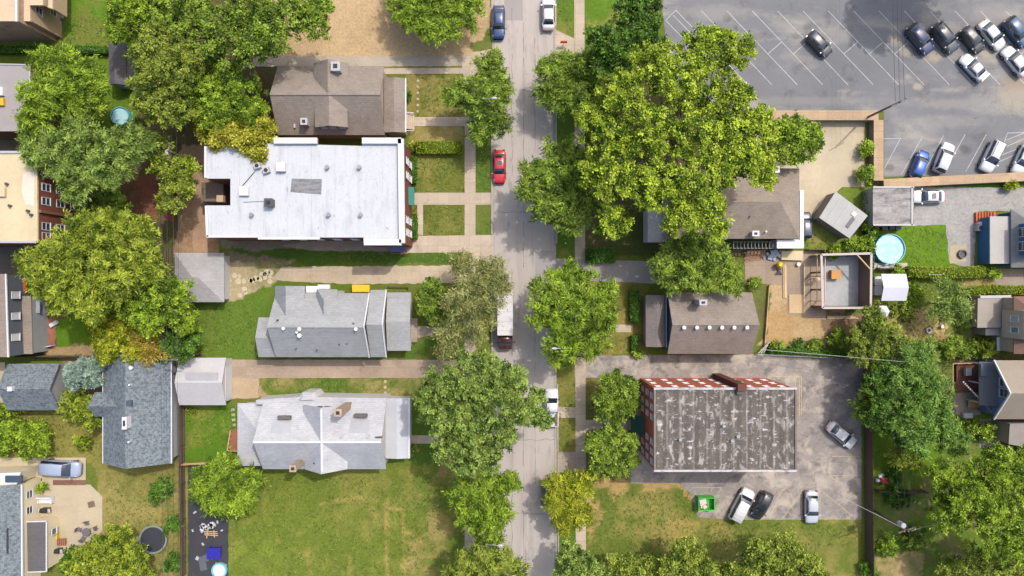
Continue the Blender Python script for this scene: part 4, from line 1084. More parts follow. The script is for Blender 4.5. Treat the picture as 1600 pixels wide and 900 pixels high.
m.build('railing', plain('orange_rail', S(196, 130, 80)), h)

# --- grey hip roofed garage
h = house('garage', 'pale grey hip roofed garage behind the white flat block', 'garage', 312, 433)
r = hip(h, (273, 395, 350, 472), 2.8, 4.1, shingle('garage_shingle', S(190, 188, 188), .12), SIDING_W, 'x', 3.0, 3.0)
a = P(346, 440, 2.2)
MB().box((a.x + .12, a.y, 1.15), (.12, 4.4, 2.1)).build('garage_door', plain('pinkish_white', S(236, 222, 222)), h)

# --- grey house
h = house('shingle_house', 'long grey shingled house with a white rake board and low porch roof', 'house', 500, 505)
r = gable(h, (431, 458, 577, 558), 'x', 4.0, 7.3, R_GREY, SIDING_W, trim=(WHITE, (1,)))
ridgecap(h, (431, 458, 577, 558), 'x', 4.0, 7.3, R_GREY, r)
gable(h, (430, 447, 476, 500), 'y', 4.6, 6.3, R_GREY, SIDING_W, oh=.25)
hip(h, (495, 452, 527, 500), 4.6, 6.2, R_GREY, SIDING_W, 'y', .3, 1.4, oh=.2)
gable(h, (404, 496, 432, 558), 'x', 3.4, 4.6, R_GREY, SIDING_W)
gable(h, (579, 453, 603.5, 558), 'x', 3.7, 6.5, R_GREY, SIDING_W, trim=(WHITE, (1,)))
gable(h, (605, 457, 642, 548), 'x', 3.0, 3.9, R_GREY, SIDING_W)
rvent(h, r, 490, 452, 3.4, (1.8, .9, .5), WHITE, 'bay_roof'); rvent(h, r, 507, 448, 3.3, (1.6, .6, .4), WHITE, 'bay_roof')
for x, y, z, rr in ((444, 513, 7.0, .17), (469, 514, 7.0, .2), (469, 524, 6.6, .22), (465, 519, 6.8, .13), (557, 514, 7.0, .18)): vent(h, r, x, y, z, rr, .35)
for x, y, z in ((463, 545, 5), (496, 547, 4.8), (531, 538, 5.2), (543, 537, 5.2), (434, 500, 7), (553, 505, 7)): vent(h, r, x, y, z, .08, .3, DGREY)
MB().box(P(647, 516, .3) + Vector((0, 0, -.1)), (1.0, 3.4, .5)).build('porch_steps', CONC_OLD, h)

# --- white garage beneath
h = house('garage', 'whitish two-tone garage at the end of the pinkish drive', 'garage', 316, 597)
r = gable(h, (280, 559, 353, 633), 'x', 2.9, 4.2, surf('whitish_roof', S(206, 204, 206), .1, 3, .12, .4, stripe=(0, .6, .04, .15)), SIDING_W)
a = P(352, 600, 2.6); MB().box((a.x - .15, a.y, 1.2), (.14, 4.6, 2.2)).build('garage_door', WHITE, h)
p0 = P(290, 588, 4.1); p1 = P(340, 588, 4.1)
o = MB().beam((p0.x, p0.y, 4.12), (p1.x, p1.y, 4.12), 1.0, .05).build('roof_patch', surf('grey_patch', S(186, 184, 188), .12), h); o.parent = r

# --- white house above the big lawn
h = house('shingle_house', 'whitish shingled house with crossed gables above the big lawn', 'house', 505, 680)
r = gable(h, (411, 630, 603.5, 733), 'x', 4.0, 7.5, R_PALE, SIDING_W)
ridgecap(h, (411, 630, 603.5, 733), 'x', 4.0, 7.5, WHITE, r)
gable(h, (476, 676, 543, 733), 'y', 5.0, 7.47, R_PALE, SIDING_W, oh=.3)
gable(h, (474, 632, 545, 696), 'y', 4.9, 7.46, R_PALE, SIDING_W, oh=.3)
MB().beam(P(502, 640, 7.5), P(503, 737, 7.5), .25, .05).build('ridge_cap', WHITE, h)
hip(h, (371, 630, 418, 728), 3.0, 3.9, R_PALE, SIDING_W, 'x', 3.5, .3)
flat(h, [(400, 625), (470, 620), (604, 622), (604, 632), (400, 632)], 3.9, R_PALE, SIDING_W, t=.16)
gable(h, (602, 622, 640, 716), 'y', 3.1, 3.5, surf('porch_membrane', S(212, 214, 219), .08, 3, .1, .4), SIDING_W, oh=.2)
a = P(639, 622, 3.2); b = P(639, 716, 3.2); MB().beam(a, b, .3, .16).build('gutter', WHITE, h)
m = MB(); c = P(481, 624, 3.6)
q = [(c.x + 1.55 * math.cos(t_), c.y + 1.1 * math.sin(t_)) for t_ in [math.pi * k / 3 for k in range(4)]]
m.prism([(x, y, 3.5) for x, y in q] + [], [(c.x + (x - c.x) * .55, c.y + (y - c.y) * .4, 4.2) for x, y in q]).build('bay_roof', R_PALE, h)
MB().prism([(x, y, 0) for x, y in q], [(x, y, 3.49) for x, y in q]).build('bay_window', WHITE, h)
BRICK_T = surf('tan_brick', S(206, 182, 158), .25, 6, .2, .5, grid=(.4, .2, .25, (.75, .7, .68, 1), True))
chimney(h, r, 470, 722, 5.0, 3.2, .75, .75, BRICK_T)
chimney(h, r, 542, 635, 4.9, 4.6, .85, .85, BRICK_T)
VENT_SHADOW = surf('vent_shadow_grey', S(110, 106, 104), .3, 8, .2, 1)
for x, y in ((445, 652), (564, 649)):
    rvent(h, r, x, y, 5.7, (1.7, .45, .35), VENT_SHADOW, 'skylight')  # dark box stands in for the shadows of the roof vents
    p0 = P(x - 2, y + 12, 6.15)
GP = surf('grey_shingle_patch', S(190, 192, 198), .08)
Yh = lambda y: (P(0, y, 5.5).y)
X0, Y0, X1, Y1 = rectw(411, 630, 603.5, 733, 4.0); ym = (Y0 + Y1) / 2; sl = 3.5 / (Y1 - ym)
for x in (440, 562):
    xa = P(x, 0, 6).x; ya, yb = ym + 1.0, ym + 2.5
    zz = lambda y: 7.5 - (y - ym) * sl
    hx = 1.3
    o = MB().prism([(xa - hx, ya, zz(ya) + .005), (xa + hx, ya, zz(ya) + .005), (xa + hx, yb, zz(yb) + .005), (xa - hx, yb, zz(yb) + .005)], [(xa - hx, ya, zz(ya) + .03), (xa + hx, ya, zz(ya) + .03), (xa + hx, yb, zz(yb) + .03), (xa - hx, yb, zz(yb) + .03)]).build('roof_patch', GP, h); o.parent = r
for x, y in ((427, 685), (469, 685), (535, 682), (576, 682)): vent(h, r, x, y, 7.0, .15, .3, LGREY)
vent(h, r, 492, 723, 6.2, .1, .3, DGREY); rvent(h, r, 592, 683, 7.1, (.9, .15, .2), DGREY)
rvent(h, r, 500, 636, 6.2, (.6, .2, .3), DGREY); rvent(h, r, 511, 636, 6.2, (.6, .2, .3), DGREY)
o = flat(h, [(355, 704), (360, 673), (371, 670), (371, 705)], .5, WOOD, None, t=.4, roofname='deck')
m = MB()
for (x0, y0, x1, y1) in ((355, 704, 360, 673), (355, 704, 371, 705)):
    m.beam(P(x0, y0, 1.3), P(x1, y1, 1.3), .12, .08)
    for t_ in (0, .25, .5, .75, 1): q = P(x0, y0, 1.3).lerp(P(x1, y1, 1.3), t_); m.beam((q.x, q.y, .02), q, .08, .08)
m.build('railing', WOOD_L, h)

# --- blue-grey house and garage at the left
h = house('shingle_house', 'large plain gabled house with mottled blue-grey shingles left of the dark fence', 'house', 215, 640)
r = gable(h, (161, 552, 267, 724), 'y', 4.0, 6.8, R_BLUE, SIDING_G, oh=.4, trim=(WHITE, ()))
gable(h, (148, 613, 205, 651), 'x', 4.3, 5.8, R_BLUE, SIDING_G, oh=.3)
a = P(268, 556, 3.95); b = P(268, 724, 3.95); MB().beam(a, b, .14, .12).build('gutter', WHITE, h)
a = P(161, 556, 3.95); b = P(161, 724, 3.95); MB().beam(a, b, .12, .12).build('gutter', WHITE, h)
chimney(h, r, 201, 659, 6.6, .9, .5, 1.5, WHITE)
rvent(h, r, 202, 630, 6.6, (.75, .75, .16), plain('dark_vent', S(78, 92, 108)), 'skylight')
vent(h, r, 207, 574, 6.2, .2, .4, WHITE); vent(h, r, 204, 601, 6.6, .1, .3); vent(h, r, 203, 690, 6.6, .1, .3); vent(h, r, 180, 600, 5.2, .08, .3, GALV)
a = P(272, 600, .0); MB().extr([(P(269, 575, 0).x, P(0, 707, 0).y), (P(275, 575, 0).x, P(0, 707, 0).y), (P(275, 575, 0).x, P(0, 575, 0).y), (P(269, 575, 0).x, P(0, 575, 0).y)], .03, .12).build('side_slab', CONC_TAN, h)
h = house('garage', 'blue-grey shingled garage with a white roof vent at the left edge', 'garage', 52, 604)
r = gable(h, (12, 568, 93, 641), 'x', 3.0, 5.0, R_BLUE, SIDING_G)
rvent(h, r, 19, 607, 4.9, (.6, .6, .5), WHITE)

# --- bottom left house
h = house('shingle_house', 'house with a blue-grey roof and cream walls in the bottom left corner', 'house', -10, 830)
CREAM = surf('cream_stucco', S(250, 234, 200), .08, 3, .08, .5)
r = gable(h, (-70, 757, 34, 930), 'y', 3.8, 5.8, R_BLUE, CREAM, oh=.1)
a = P(34, 757, 3.8); b = P(35, 930, 3.8); MB().beam(a, b, .2, .16).build('gutter', WHITE, h)
flat(h, [(-60, 742), (32, 738), (26, 757), (-60, 760)], 3.9, WHITE, CREAM, t=.2)
a = P(22, 748, 4.0); MB().box((a.x, a.y, 4.0), (2.2, .9, .35)).build('skylight', GLASS, h)
for yy in (775, 800):
    a = P(42, yy, 3); window(h, (P(34, yy, 3.8).x - .11, a.y, 2.2), (1, 0, 0), 1.0, 1.1)
p0 = P(12, 845, 4.5); o = MB().box((p0.x, p0.y, 4.55), (.12, 3.4, .25)).build('roof_fin', DGREY, h); o.parent = r
h = house('lean_to', 'dark grey flat lean-to with white edges beside the bottom left cream wall', 'lean-to', 58, 855)
r = flat(h, [(42, 816), (72, 815), (72, 892), (44, 893)], 2.7, R_DARK, CREAM, t=.16)
parapet(h, [(41, 815, 74, 814), (73.3, 814, 73.3, 893), (44, 893.5, 73, 892.5)], 2.6, .14, .14, WHITE)
a = P(83, 818, 1.5); window(h, (P(71, 822, 2.8).x + .35, P(0, 828, 1).y, 1.6), (1, 0, 0), .9, .9, bars=0)

# --- top left buildings
h = house('apartment_block', 'tan flat roofed block with stained walls in the top left corner', 'apartment block', 10, 0)
r = flat(h, [(-80, -80), (27, -80), (28, 33), (-80, 33)], 7.5, R_TANFLAT, surf('stained_wall', S(198, 168, 142), .2, 3, .25, .5, stain=(S(130, 104, 92), .55, .7, .7, (1, 1, 1), .8)))
parapet(h, [(26.5, -80, 26.5, 34)], 7.5, .15, .25, WHITE)
flat(h, [(33, -80), (46, -80), (47, 33), (32, 33)], 6.3, R_TANFLAT, STUCCO, t=.25)
flat(h, [(46, -80), (67, -80), (67, 8), (46, 8)], 6.6, R_TANFLAT, STUCCO, t=.25, z0=5.8)
flat(h, [(66, -80), (82, -80), (82, 14), (66, 8)], 5.4, R_TANFLAT, STUCCO, t=.25, z0=2.4)
for zz, xx in ((4.6, 0), (1.8, 0)):
    a = P(30, 20, 7); window(h, (P(46.5, 22, 6.3).x + .0, P(0, 18, zz).y, zz), (1, 0, 0), 1.1, 1.2)
flat(h, [(62, 12), (92, 14), (100, 26), (90, 38), (66, 38)], .12, CONC, None, t=.1, roofname='patio')
h = house('flat_roofed_block', 'plain grey flat roofed block with a yellow hatch at the left edge', 'building', -10, 150)
r = flat(h, [(-80, 98), (47, 101), (48, 205), (-80, 205)], 5.6, R_GREYFLAT, surf('brown_wall', S(128, 108, 96), .2, 3, .2, .5))
parapet(h, [(47, 101, 47.5, 205), (-80, 98.5, 47, 101.5)], 5.6, .12, .15, LGREY)
YEL = plain('yellow_paint', S(236, 190, 40))
rvent(h, r, 2, 144, 5.6, (1.1, 1.1, .5), WHITE, 'roof_hatch'); rvent(h, r, 1, 160, 5.6, (1.3, 1.0, .4), YEL, 'roof_hatch')
h = house('apartment_block', 'tan flat roofed apartment block with a red brick windowed wall at the left edge', 'apartment block', 0, 305)
r = flat(h, [(-90, 237), (40, 237), (58, 262), (59, 379), (-90, 379)], 9.0, R_CREAM, BRICK_D, t=.25, inset=.03)
parapet(h, [(-90, 378, 58, 378), (-90, 238, 38, 238)], 9.0, .2, .3, LGREY)
p = P(46, 293, 9); W4 = [P(36, 272, 9), P(54, 268, 9), P(54, 322, 9), P(40, 320, 9), P(34, 300, 9)]
o = MB().prism([(q.x, q.y, 9.005) for q in W4], [(q.x, q.y, 9.03) for q in W4]).build('roof_patch', surf('white_coating', S(236, 226, 210), .1, 3, .1, .5), h); o.parent = r
rvent(h, r, 4, 301, 9, (1.1, 1.1, .4), R_CREAM, 'roof_hatch')
for x, y in ((13, 288), (18, 322), (46, 330), (51, 336)): vent(h, r, x, y, 9, .14, .4, DGREY)
wx = P(58.5, 300, 9).x - .02
m = MB(); q = P(0, 331, 9); m.box((wx + .15, P(0, 331, 8).y, 4.4), (.35, .35, 8.8)); m.build('downpipe', surf('pier_brick', S(150, 110, 92), .2), h)
for yy in (268, 290, 312, 352, 368):
    for zz in (7.4, 4.6, 1.8):
        window(h, (wx, P(0, yy, 9).y, zz), (1, 0, 0), .95, 1.5)
h = house('row_house', 'grey-brown house with a dark upper wall and a lower porch roof at the left edge', 'house', 10, 495)
r = flat(h, [(-80, 428), (9, 428), (14, 558), (-80, 558)], 6.0, R_TAUPE, surf('slate_wall', S(104, 110, 120), .15, 3, .1, .5), t=.2)
parapet(h, [(10, 428, 14, 558)], 5.9, .18, .18, WHITE)
flat(h, [(24, 462), (48, 463), (51, 553), (22, 553)], 3.2, R_TAUPE, SIDING_G)
wx = P(12, 495, 6).x + .0
for yy in (461, 494, 527):
    window(h, (wx + .15, P(0, yy, 5).y, 4.8), (1, 0, 0), .9, 1.4, bars=0, glass=WHITE)
flat(h, [(26, 436), (42, 436), (42, 455), (26, 455)], 2.8, plain('red_metal', S(204, 92, 48), .6), SIDING_W, roofname='porch_roof')
a = P(33, 458, 2); MB().box((a.x, a.y, 1.2), (1.1, .7, 1.3)).build('cupboard', WHITE, h)
flat(h, [(52, 469), (62, 469), (62, 489), (52, 489)], 2.2, plain('grey_awning', S(166, 172, 180)), None, t=.1, roofname='awning')
flat(h, [(53, 500), (68, 500), (64, 543), (53, 543)], .5, REDWOOD, None, t=.45, roofname='deck')
h = house('shed', 'small dark grey shed half hidden by the olive tree', 'shed', 183, 100)
gable(h, (170, 67, 197, 133), 'y', 2.6, 3.3, R_DARK, SIDING_G, oh=.2)

# --- right of the street: brown roof under the sycamore
h = house('hip_roof_house', 'brown hip roofed house half hidden under the giant sycamore', 'house', 1150, 320)
r = hip(h, (1040, 263, 1249, 373), 4.0, 5.9, R_TAUPE, SIDING_W, 'x', 3.4, 3.3)
PALE = shingle('pale_new_shingle', S(190, 174, 160), .15)
for (xa, ya, xb, yb) in ((1150, 322, 1162, 364), (1211, 318, 1227, 368), (1132, 364, 1150, 352)):
    pass
chimney(h, r, 1176, 366, 4.2, 1.1, .8, .6, WHITE); chimney(h, r, 1207, 267, 4.2, 1.2, .8, .8, WHITE)
vent(h, r, 1172, 338, 5.2, .09, .3, DGREY); vent(h, r, 1196, 362, 4.5, .09, .3, WHITE)
flat(h, [(1250, 297), (1256, 297), (1256, 388), (1214, 388), (1214, 375), (1250, 375)], 3.2, WHITE, SIDING_W, t=.14, roofname='side_roof')
flat(h, [(1221, 392), (1255, 392), (1255, 407), (1221, 406)], .5, R_CREAM, None, t=.48, roofname='rear_landing')
m = MB()
for k in range(12):
    x = 1146 + k * 5.6; m.beam(P(x, 377, 2.5), P(x, 389, 2.5), .12, .16)
m.beam(P(1144, 378, 2.35), P(1212, 378, 2.35), .14, .14); m.beam(P(1144, 388, 2.35), P(1212, 388, 2.35), .14, .14)
for x in (1145, 1178, 1211): q = P(x, 388, 2.3); m.beam((q.x, q.y, .02), q, .12, .12)
m.build('pergola', DGREY, h)
flat(h, [(1012, 325), (1042, 325), (1042, 378), (1012, 378)], 3.4, surf('pale_porch_roof', S(200, 198, 200), .2, 4, .2, .4), SIDING_W, roofname='porch_roof')
h = house('shed', 'tilted pale metal shed standing at an angle on the back lawn', 'shed', 1318, 338)
pts = [(1306, 299), (1356, 337), (1327.5, 372.5), (1280, 340)]
Wc = [P(x, y, 2.7) for x, y in pts]; ce = sum(Wc, Vector()) / 4
r = flat(h, pts, 2.7, R_METAL, surf('shed_wall', S(150, 140, 130), .15, 3, .1, .5, stripe=(2, .3, .1, .3)), t=.12)
for f in (.2, .45, .7):
    a = Wc[0].lerp(Wc[1], f); b = Wc[3].lerp(Wc[2], f)
    o = MB().beam(a.lerp(b, .06) + Vector((0, 0, .02)), a.lerp(b, .94) + Vector((0, 0, .02)), .09, .06).build('seam', LGREY, h); o.parent = r
a = Wc[0].lerp(Wc[1], .75).lerp(Wc[3].lerp(Wc[2], .75), .55)
o = MB().box((a.x, a.y, 2.76), (.5, 1.6, .1), -.65).build('roof_hatch', DGREY, h); o.parent = r
o = MB().box((a.x + .5, a.y + 1.2, 2.76), (.6, .6, .12), -.65).build('roof_patch', WHITE, h); o.parent = r
h = house('garage', 'stained concrete-grey flat roofed garage with a white car at its door', 'garage', 1393, 322)
r = flat(h, [(1364, 292), (1428, 292), (1428, 352), (1364, 352)], 2.9, R_CONCFLAT, SIDING_G)
parapet(h, [(1364, 292.5, 1428, 292.5), (1364, 351.5, 1428, 351.5), (1424.5, 292, 1424.5, 352)], 2.9, .1, .22, LGREY)
h = house('shingle_house', 'blue walled house with light grey porch roof and two-window dormer at right edge', 'house', 1580, 370)
flat(h, [(1547, 338), (1585, 338), (1585, 412), (1547, 412)], 2.5, surf('light_porch_roof', S(196, 192, 186), .15, 5, .1, .5), SIDING_B, roofname='porch_roof', inset=.03)
r = hip(h, (1580, 327, 1720, 418), 2.9, 5.5, R_SLATE, SIDING_B, 'x', 3.9, .3)
X0 = P(1580, 370, 2.9).x
yc = P(0, 372, 6).y
MB().box((X0 + 2.7, yc, 3.5), (4.0, 4.2, 3.0)).build('dormer', SIDING_B, h)
o = MB().prism([(X0 + .4, yc - 2.4, 4.92), (X0 + 5.2, yc - 2.4, 4.92), (X0 + 5.2, yc + 2.4, 4.92), (X0 + .4, yc + 2.4, 4.92)], [(X0 + .4, yc - 2.4, 5.05), (X0 + 5.2, yc - 2.4, 5.05), (X0 + 5.2, yc + 2.4, 5.05), (X0 + .4, yc + 2.4, 5.05)]).build('dormer_roof', R_SLATE, h)
for s in (-.95, .95): window(h, (X0 + .69, yc + s, 4.05), (-1, 0, 0), 1.2, 1.5)
m = MB()
for k in range(7):
    a = P(1524 + k * 3.4, 340, .0); m.box((a.x, a.y, .2 + .07 * k), (.34, 1.4, .38 + .14 * k))
m.build('brick_steps', BRICK, h)
h = house('row_house', 'house with flat tan porch roof, brown upper roof and beige dormer at right edge', 'house', 1570, 500)
flat(h, [(1528, 466), (1582, 464), (1582, 512), (1527, 512)], 3.0, surf('tan_flat', S(176, 166, 154), .1, 3, .1, .5, stripe=(1, .9, .04, .2)), SIDING_T)
flat(h, [(1532, 462), (1580, 461), (1580, 466), (1532, 466)], 3.1, LGREY, SIDING_T, roofname='gutter_box')
flat(h, [(1540, 513), (1576, 513), (1576, 524), (1540, 524)], 2.6, R_GREYFLAT, SIDING_T, roofname='lower_roof')
r = hip(h, (1584, 463, 1720, 553), 5.4, 7.4, surf('red_brown_roof', S(138, 104, 92), .2, 4, .15, .5), SIDING_T, 'x', 3.8, .3, oh=.2)
X0 = P(1584, 500, 5.4).x; yc = P(0, 507, 6).y
MB().box((X0 + 1.9, yc, 5.3), (3.9, 3.8, 4.0)).build('dormer', surf('beige_wall', S(206, 190, 172), .08), h)
for s in (-.75, .75): window(h, (X0 - .08, yc + s, 5.7), (-1, 0, 0), .8, 1.3, bars=0, glass=GLASS_L)
flat(h, [(1558, 527), (1578, 527), (1578, 548), (1558, 548)], 2.5, WHITE, None, t=.08, roofname='awning')
m = MB()
for x, y in ((1559, 528), (1559, 547)): q = P(x, y, 2.45); m.tube((q.x, q.y, .02), q, .04)
m.build('awning_pole', LGREY, h)
h = house('shingle_house', 'taupe gabled house with bright blue gable wall and dark porch roof at the right edge', 'house', 1590, 610)
r = gable(h, (1553, 563, 1720, 655), 'x', 4.6, 7.6, surf('warm_taupe', S(168, 156, 140), .12, 4, .1, .5), SIDING_B2, oh=.35, ohg=1.1, trim=(WHITE, (0,)))
pa, pb = P(1530, 565, 2.9), P(1530, 633, 2.9); xr = P(1553, 610, 4.6).x + 1.08
MB().prism([(pa.x, pb.y, 2.75), (xr, pb.y, 3.75), (xr, pa.y, 3.75), (pa.x, pa.y, 2.75)], [(pa.x, pb.y, 2.9), (xr, pb.y, 3.9), (xr, pa.y, 3.9), (pa.x, pa.y, 2.9)]).build('porch_roof', surf('porch_slate', S(130, 131, 138), .1, 3, .1, .5), h)
for yy in (pa.y - .3, (pa.y + pb.y) / 2, pb.y + .3): MB().box((pa.x + .25, yy, 1.38), (.16, .16, 2.72)).build('porch_post', WHITE, h)

a = P(1537, 578, 3.2); o = MB().box((a.x, a.y, 3.26), (.9, 1.6, .3)).build('skylight', GLASS_L, h)
X0 = P(1553, 610, 4.6).x + 1.1; yc = P(0, 607, 5.5).y
for s in (-.7, .7): window(h, (X0 - .02, yc + s, 5.0), (-1, 0, 0), 1.1, 1.5)
h = house('lower_house', 'grey roofed side building with red stairs at the right edge below the blue gable', 'house', 1600, 685)
flat(h, [(1578, 662), (1720, 660), (1720, 720), (1576, 694)], 3.4, surf('dull_roof', S(156, 148, 142), .2, 3, .2, .4), SIDING_T)
m = MB()
for k in range(6):
    a = P(1562 + k * 2.2, 680, 0); m.box((a.x, a.y, .3 + .22 * k), (.26, 2.4, .1)); 
m.beam(P(1561, 668, .6), P(1576, 668, 2.6), .08, .2); m.beam(P(1561, 692, .6), P(1576, 692, 2.6), .08, .2)
m.build('stairs', REDWOOD, h)

# --- house with six vents
h = house('shingle_house', 'brown-grey shingled house with a row of six white ridge vents', 'house', 1100, 505)
r = gable(h, (1043, 457, 1175, 553), 'x', 3.8, 6.6, R_BROWN, surf('blue_grey_siding', S(110, 128, 148), .1, 3, .1, .6, stripe=(2, .2, .1, .3)))
ridgecap(h, (1043, 457, 1175, 553), 'x', 3.8, 6.6, R_BROWN, r)
gable(h, (1009, 461, 1042, 542), 'y', 3.0, 3.5, shingle('porch_shingle', S(146, 136, 132), .2), SIDING_G, oh=.2)
a = P(1041, 462, 3.6); b = P(1041, 543, 3.6); MB().beam(a, b, .15, .3).build('fascia', plain('pale_blue', S(132, 156, 178)), h)
for x in (1068, 1088, 1107.5, 1127, 1146, 1166): vent(h, r, x, 511.5, 6.3, .19, .35, WHITE)
chimney(h, r, 1091, 472, 5.2, 2.3, .9, .6, LGREY)
m = MB()
for k in range(3): m.tube(P(1185 + k * 4, 552, .8), P(1203 - k * 3, 534 + k * 5, 1.2), .06)
m.build('side_rail', WHITE, h)

# --- roofless garage under construction
h = house('unfinished_garage', 'roofless garage under construction with open walls around a grey floor', 'garage', 1320, 438)
ZW = 3.2
w0, w1, w2, w3 = P(1283, 398, ZW), P(1361, 396, ZW), P(1360, 481, ZW), P(1285, 481, ZW)
m = MB(); 
for a, b in ((w0, w1), (w1, w2), (w2, w3)):
    m.beam((a.x, a.y, ZW / 2), (b.x, b.y, ZW / 2), .2, ZW)
m.build('wall', SIDING_BR, h)
m = MB()
for a, b in ((w0, w1), (w1, w2), (w2, w3), (w3, w0)): m.beam((a.x, a.y, ZW + .06), (b.x, b.y, ZW + .06), .3, .12)
m.build('top_plate', plain('plate_wood', S(206, 190, 184)), h)
for t_ in (0.02, .33, .66, .98):
    q = w0.lerp(w3, t_); MB().box((q.x, q.y, ZW / 2), (.2, .25, ZW)).build('post', SIDING_BR, h)
MB().extr([(p.x, p.y) for p in (P(1284, 397, 0) + Vector((0, 0, 0)), P(1352, 397, 0), P(1352, 478, 0), P(1284, 478, 0))][::-1], .02, .10).build('floor', surf('new_slab', S(190, 192, 194), .15, 2, .2, .4, stain=(S(160, 164, 168), .5, .7, .6, (1, 1, 1), .7)), h)
o = MB().beam(P(1339, 398, 3.3), P(1360, 421, 3.3), .14, .2).build('brace', WOOD_L, h)
for nm, lab, x, y, s, z, mt in (('crate', 'orange wooden crate on the floor of the roofless garage', 1302, 429, (1.2, 1.2, .8), .1, surf('orange_ply', S(222, 164, 92), .15, 4)),):
    p = P(x, y, z); o = MB().box((p.x, p.y, z + s[2] / 2), s).box((p.x, p.y, z + s[2] + .04), (s[0] + .1, s[1] + .1, .06)).build(nm, mt, None, org=(p.x, p.y, z)); tag(o, lab, 'crate')

# --- brick block with the stained roof
h = house('brick_block', 'three storey red brick block with a streaked dark flat roof', 'apartment block', 1130, 665)
Z = 9.8
X0, Y0, X1, Y1 = rectw(1021.5, 605.5, 1245, 737, Z)
MB().extr([(X0 + .12, Y0 + .12), (X1 - .12, Y0 + .12), (X1 - .12, Y1 - .12), (X0 + .12, Y1 - .12)], 0, Z - .27).build('wall', BRICK, h)
r = MB().extr([(X0 + .3, Y0 + .3), (X1 - .3, Y0 + .3), (X1 - .3, Y1 - .3), (X0 + .3, Y1 - .3)], Z - .26, Z).build('roof', R_STAINED, h)
CAP2 = surf('dull_coping', S(140, 128, 120), .2, 2, .2, .5, stain=(S(128, 116, 112), .48, .6, 1.2, (1, 1, 1), .8))
for a, b, mt in (((X0, Y0 + .13), (X1, Y0 + .13), CAPSTONE), ((X0, Y1 - .13), (X1, Y1 - .13), CAPSTONE), ((X0 + .13, Y0 + .27), (X0 + .13, Y1 - .27), CAP2), ((X1 - .13, Y0 + .27), (X1 - .13, Y1 - .27), CAP2)):
    MB().beam((a[0], a[1], Z - .02), (b[0], b[1], Z - .02), .26, .28).build('parapet', mt, h)
xp = P(1156, 604, Z).x
MB().box((xp, Y1 + .12, (Z + .9) / 2), (1.1, .9, Z + .9)).build('chimney', surf('pier', S(120, 70, 58), .2, 5, grid=(.45, .16, .2, (.8, .75, .72, 1), True)), h)
for zz in (8.2, 5.2, 2.2):
    for k, fx in enumerate((.05, .17, .29, .41, .53, .70, .82, .93)):
        window(h, (X0 + (X1 - X0) * fx, Y1 - .12, zz), (0, 1, 0), .66, .9, bars=1, glass=GLASS_L)
    for fy in (.08, .2, .32, .62, .74, .88):
        window(h, (X0 + .12, Y0 + (Y1 - Y0) * fy, zz), (-1, 0, 0), .7, 1.2, bars=1)
for x, y in ((1130, 665), (1143, 688), (1152, 681), (1062, 686)): vent(h, r, x, y, Z, .16, .35, GALV)
rvent(h, r, 1155, 611, Z, (.9, .7, .5), DGREY)
yc = P(0, 664, 3).y; 
m = MB().prism([(X0 + .1, yc - 1.3, 3.3), (X0 + .1, yc + 1.3, 3.3), (X0 - 1.7, yc + 1.3, 2.7), (X0 - 1.7, yc - 1.3, 2.7)], [(X0 + .1, yc - 1.3, 3.4), (X0 + .1, yc + 1.3, 3.4), (X0 - 1.7, yc + 1.3, 2.8), (X0 - 1.7, yc - 1.3, 2.8)])
m.build('awning', plain('dark_green_canvas', S(24, 84, 72), .7), h)
m = MB()
for s in (-1.2, 1.2): m.tube((X0 - 1.65, yc + s, .02), (X0 - 1.65, yc + s, 2.72), .05)
m.build('awning_pole', DGREY, h)

# --- carport and gazebo
h = house('carport', 'white carport tent with a shallow ridge right of the roofless garage', 'carport', 1394, 450)
TENT = surf('white_tarp', S(232, 232, 244), .05, 2, .06, .5)
gable(h, (1377, 428, 1416, 470), 'x', 2.5, 3.1, TENT, None, walls=False, t=.06)
m = MB()
for x, y in ((1379, 431), (1414, 431), (1379, 467), (1414, 467)): q = P(x, y, 2.5); m.tube((q.x, q.y, .02), q, .05)
m.build('carport_leg', LGREY, h)
h = house('gazebo', 'small white hexagonal gazebo in the weedy yard', 'gazebo', 1381, 487)
p = P(1381, 487, 2.4); q = [(p.x + .95 * math.cos(k * math.pi / 3), p.y + .95 * math.sin(k * math.pi / 3)) for k in range(6)]
MB().prism([(x, y, 2.2) for x, y in q], [(p.x + (x - p.x) * .12, p.y + (y - p.y) * .12, 2.8) for x, y in q]).build('roof', TENT, h)
m = MB(); [m.tube((x * .95 + p.x * .05, y * .95 + p.y * .05, .02), (x * .95 + p.x * .05, y * .95 + p.y * .05, 2.22), .04) for x, y in q]; m.build('gazebo_leg', LGREY, h)
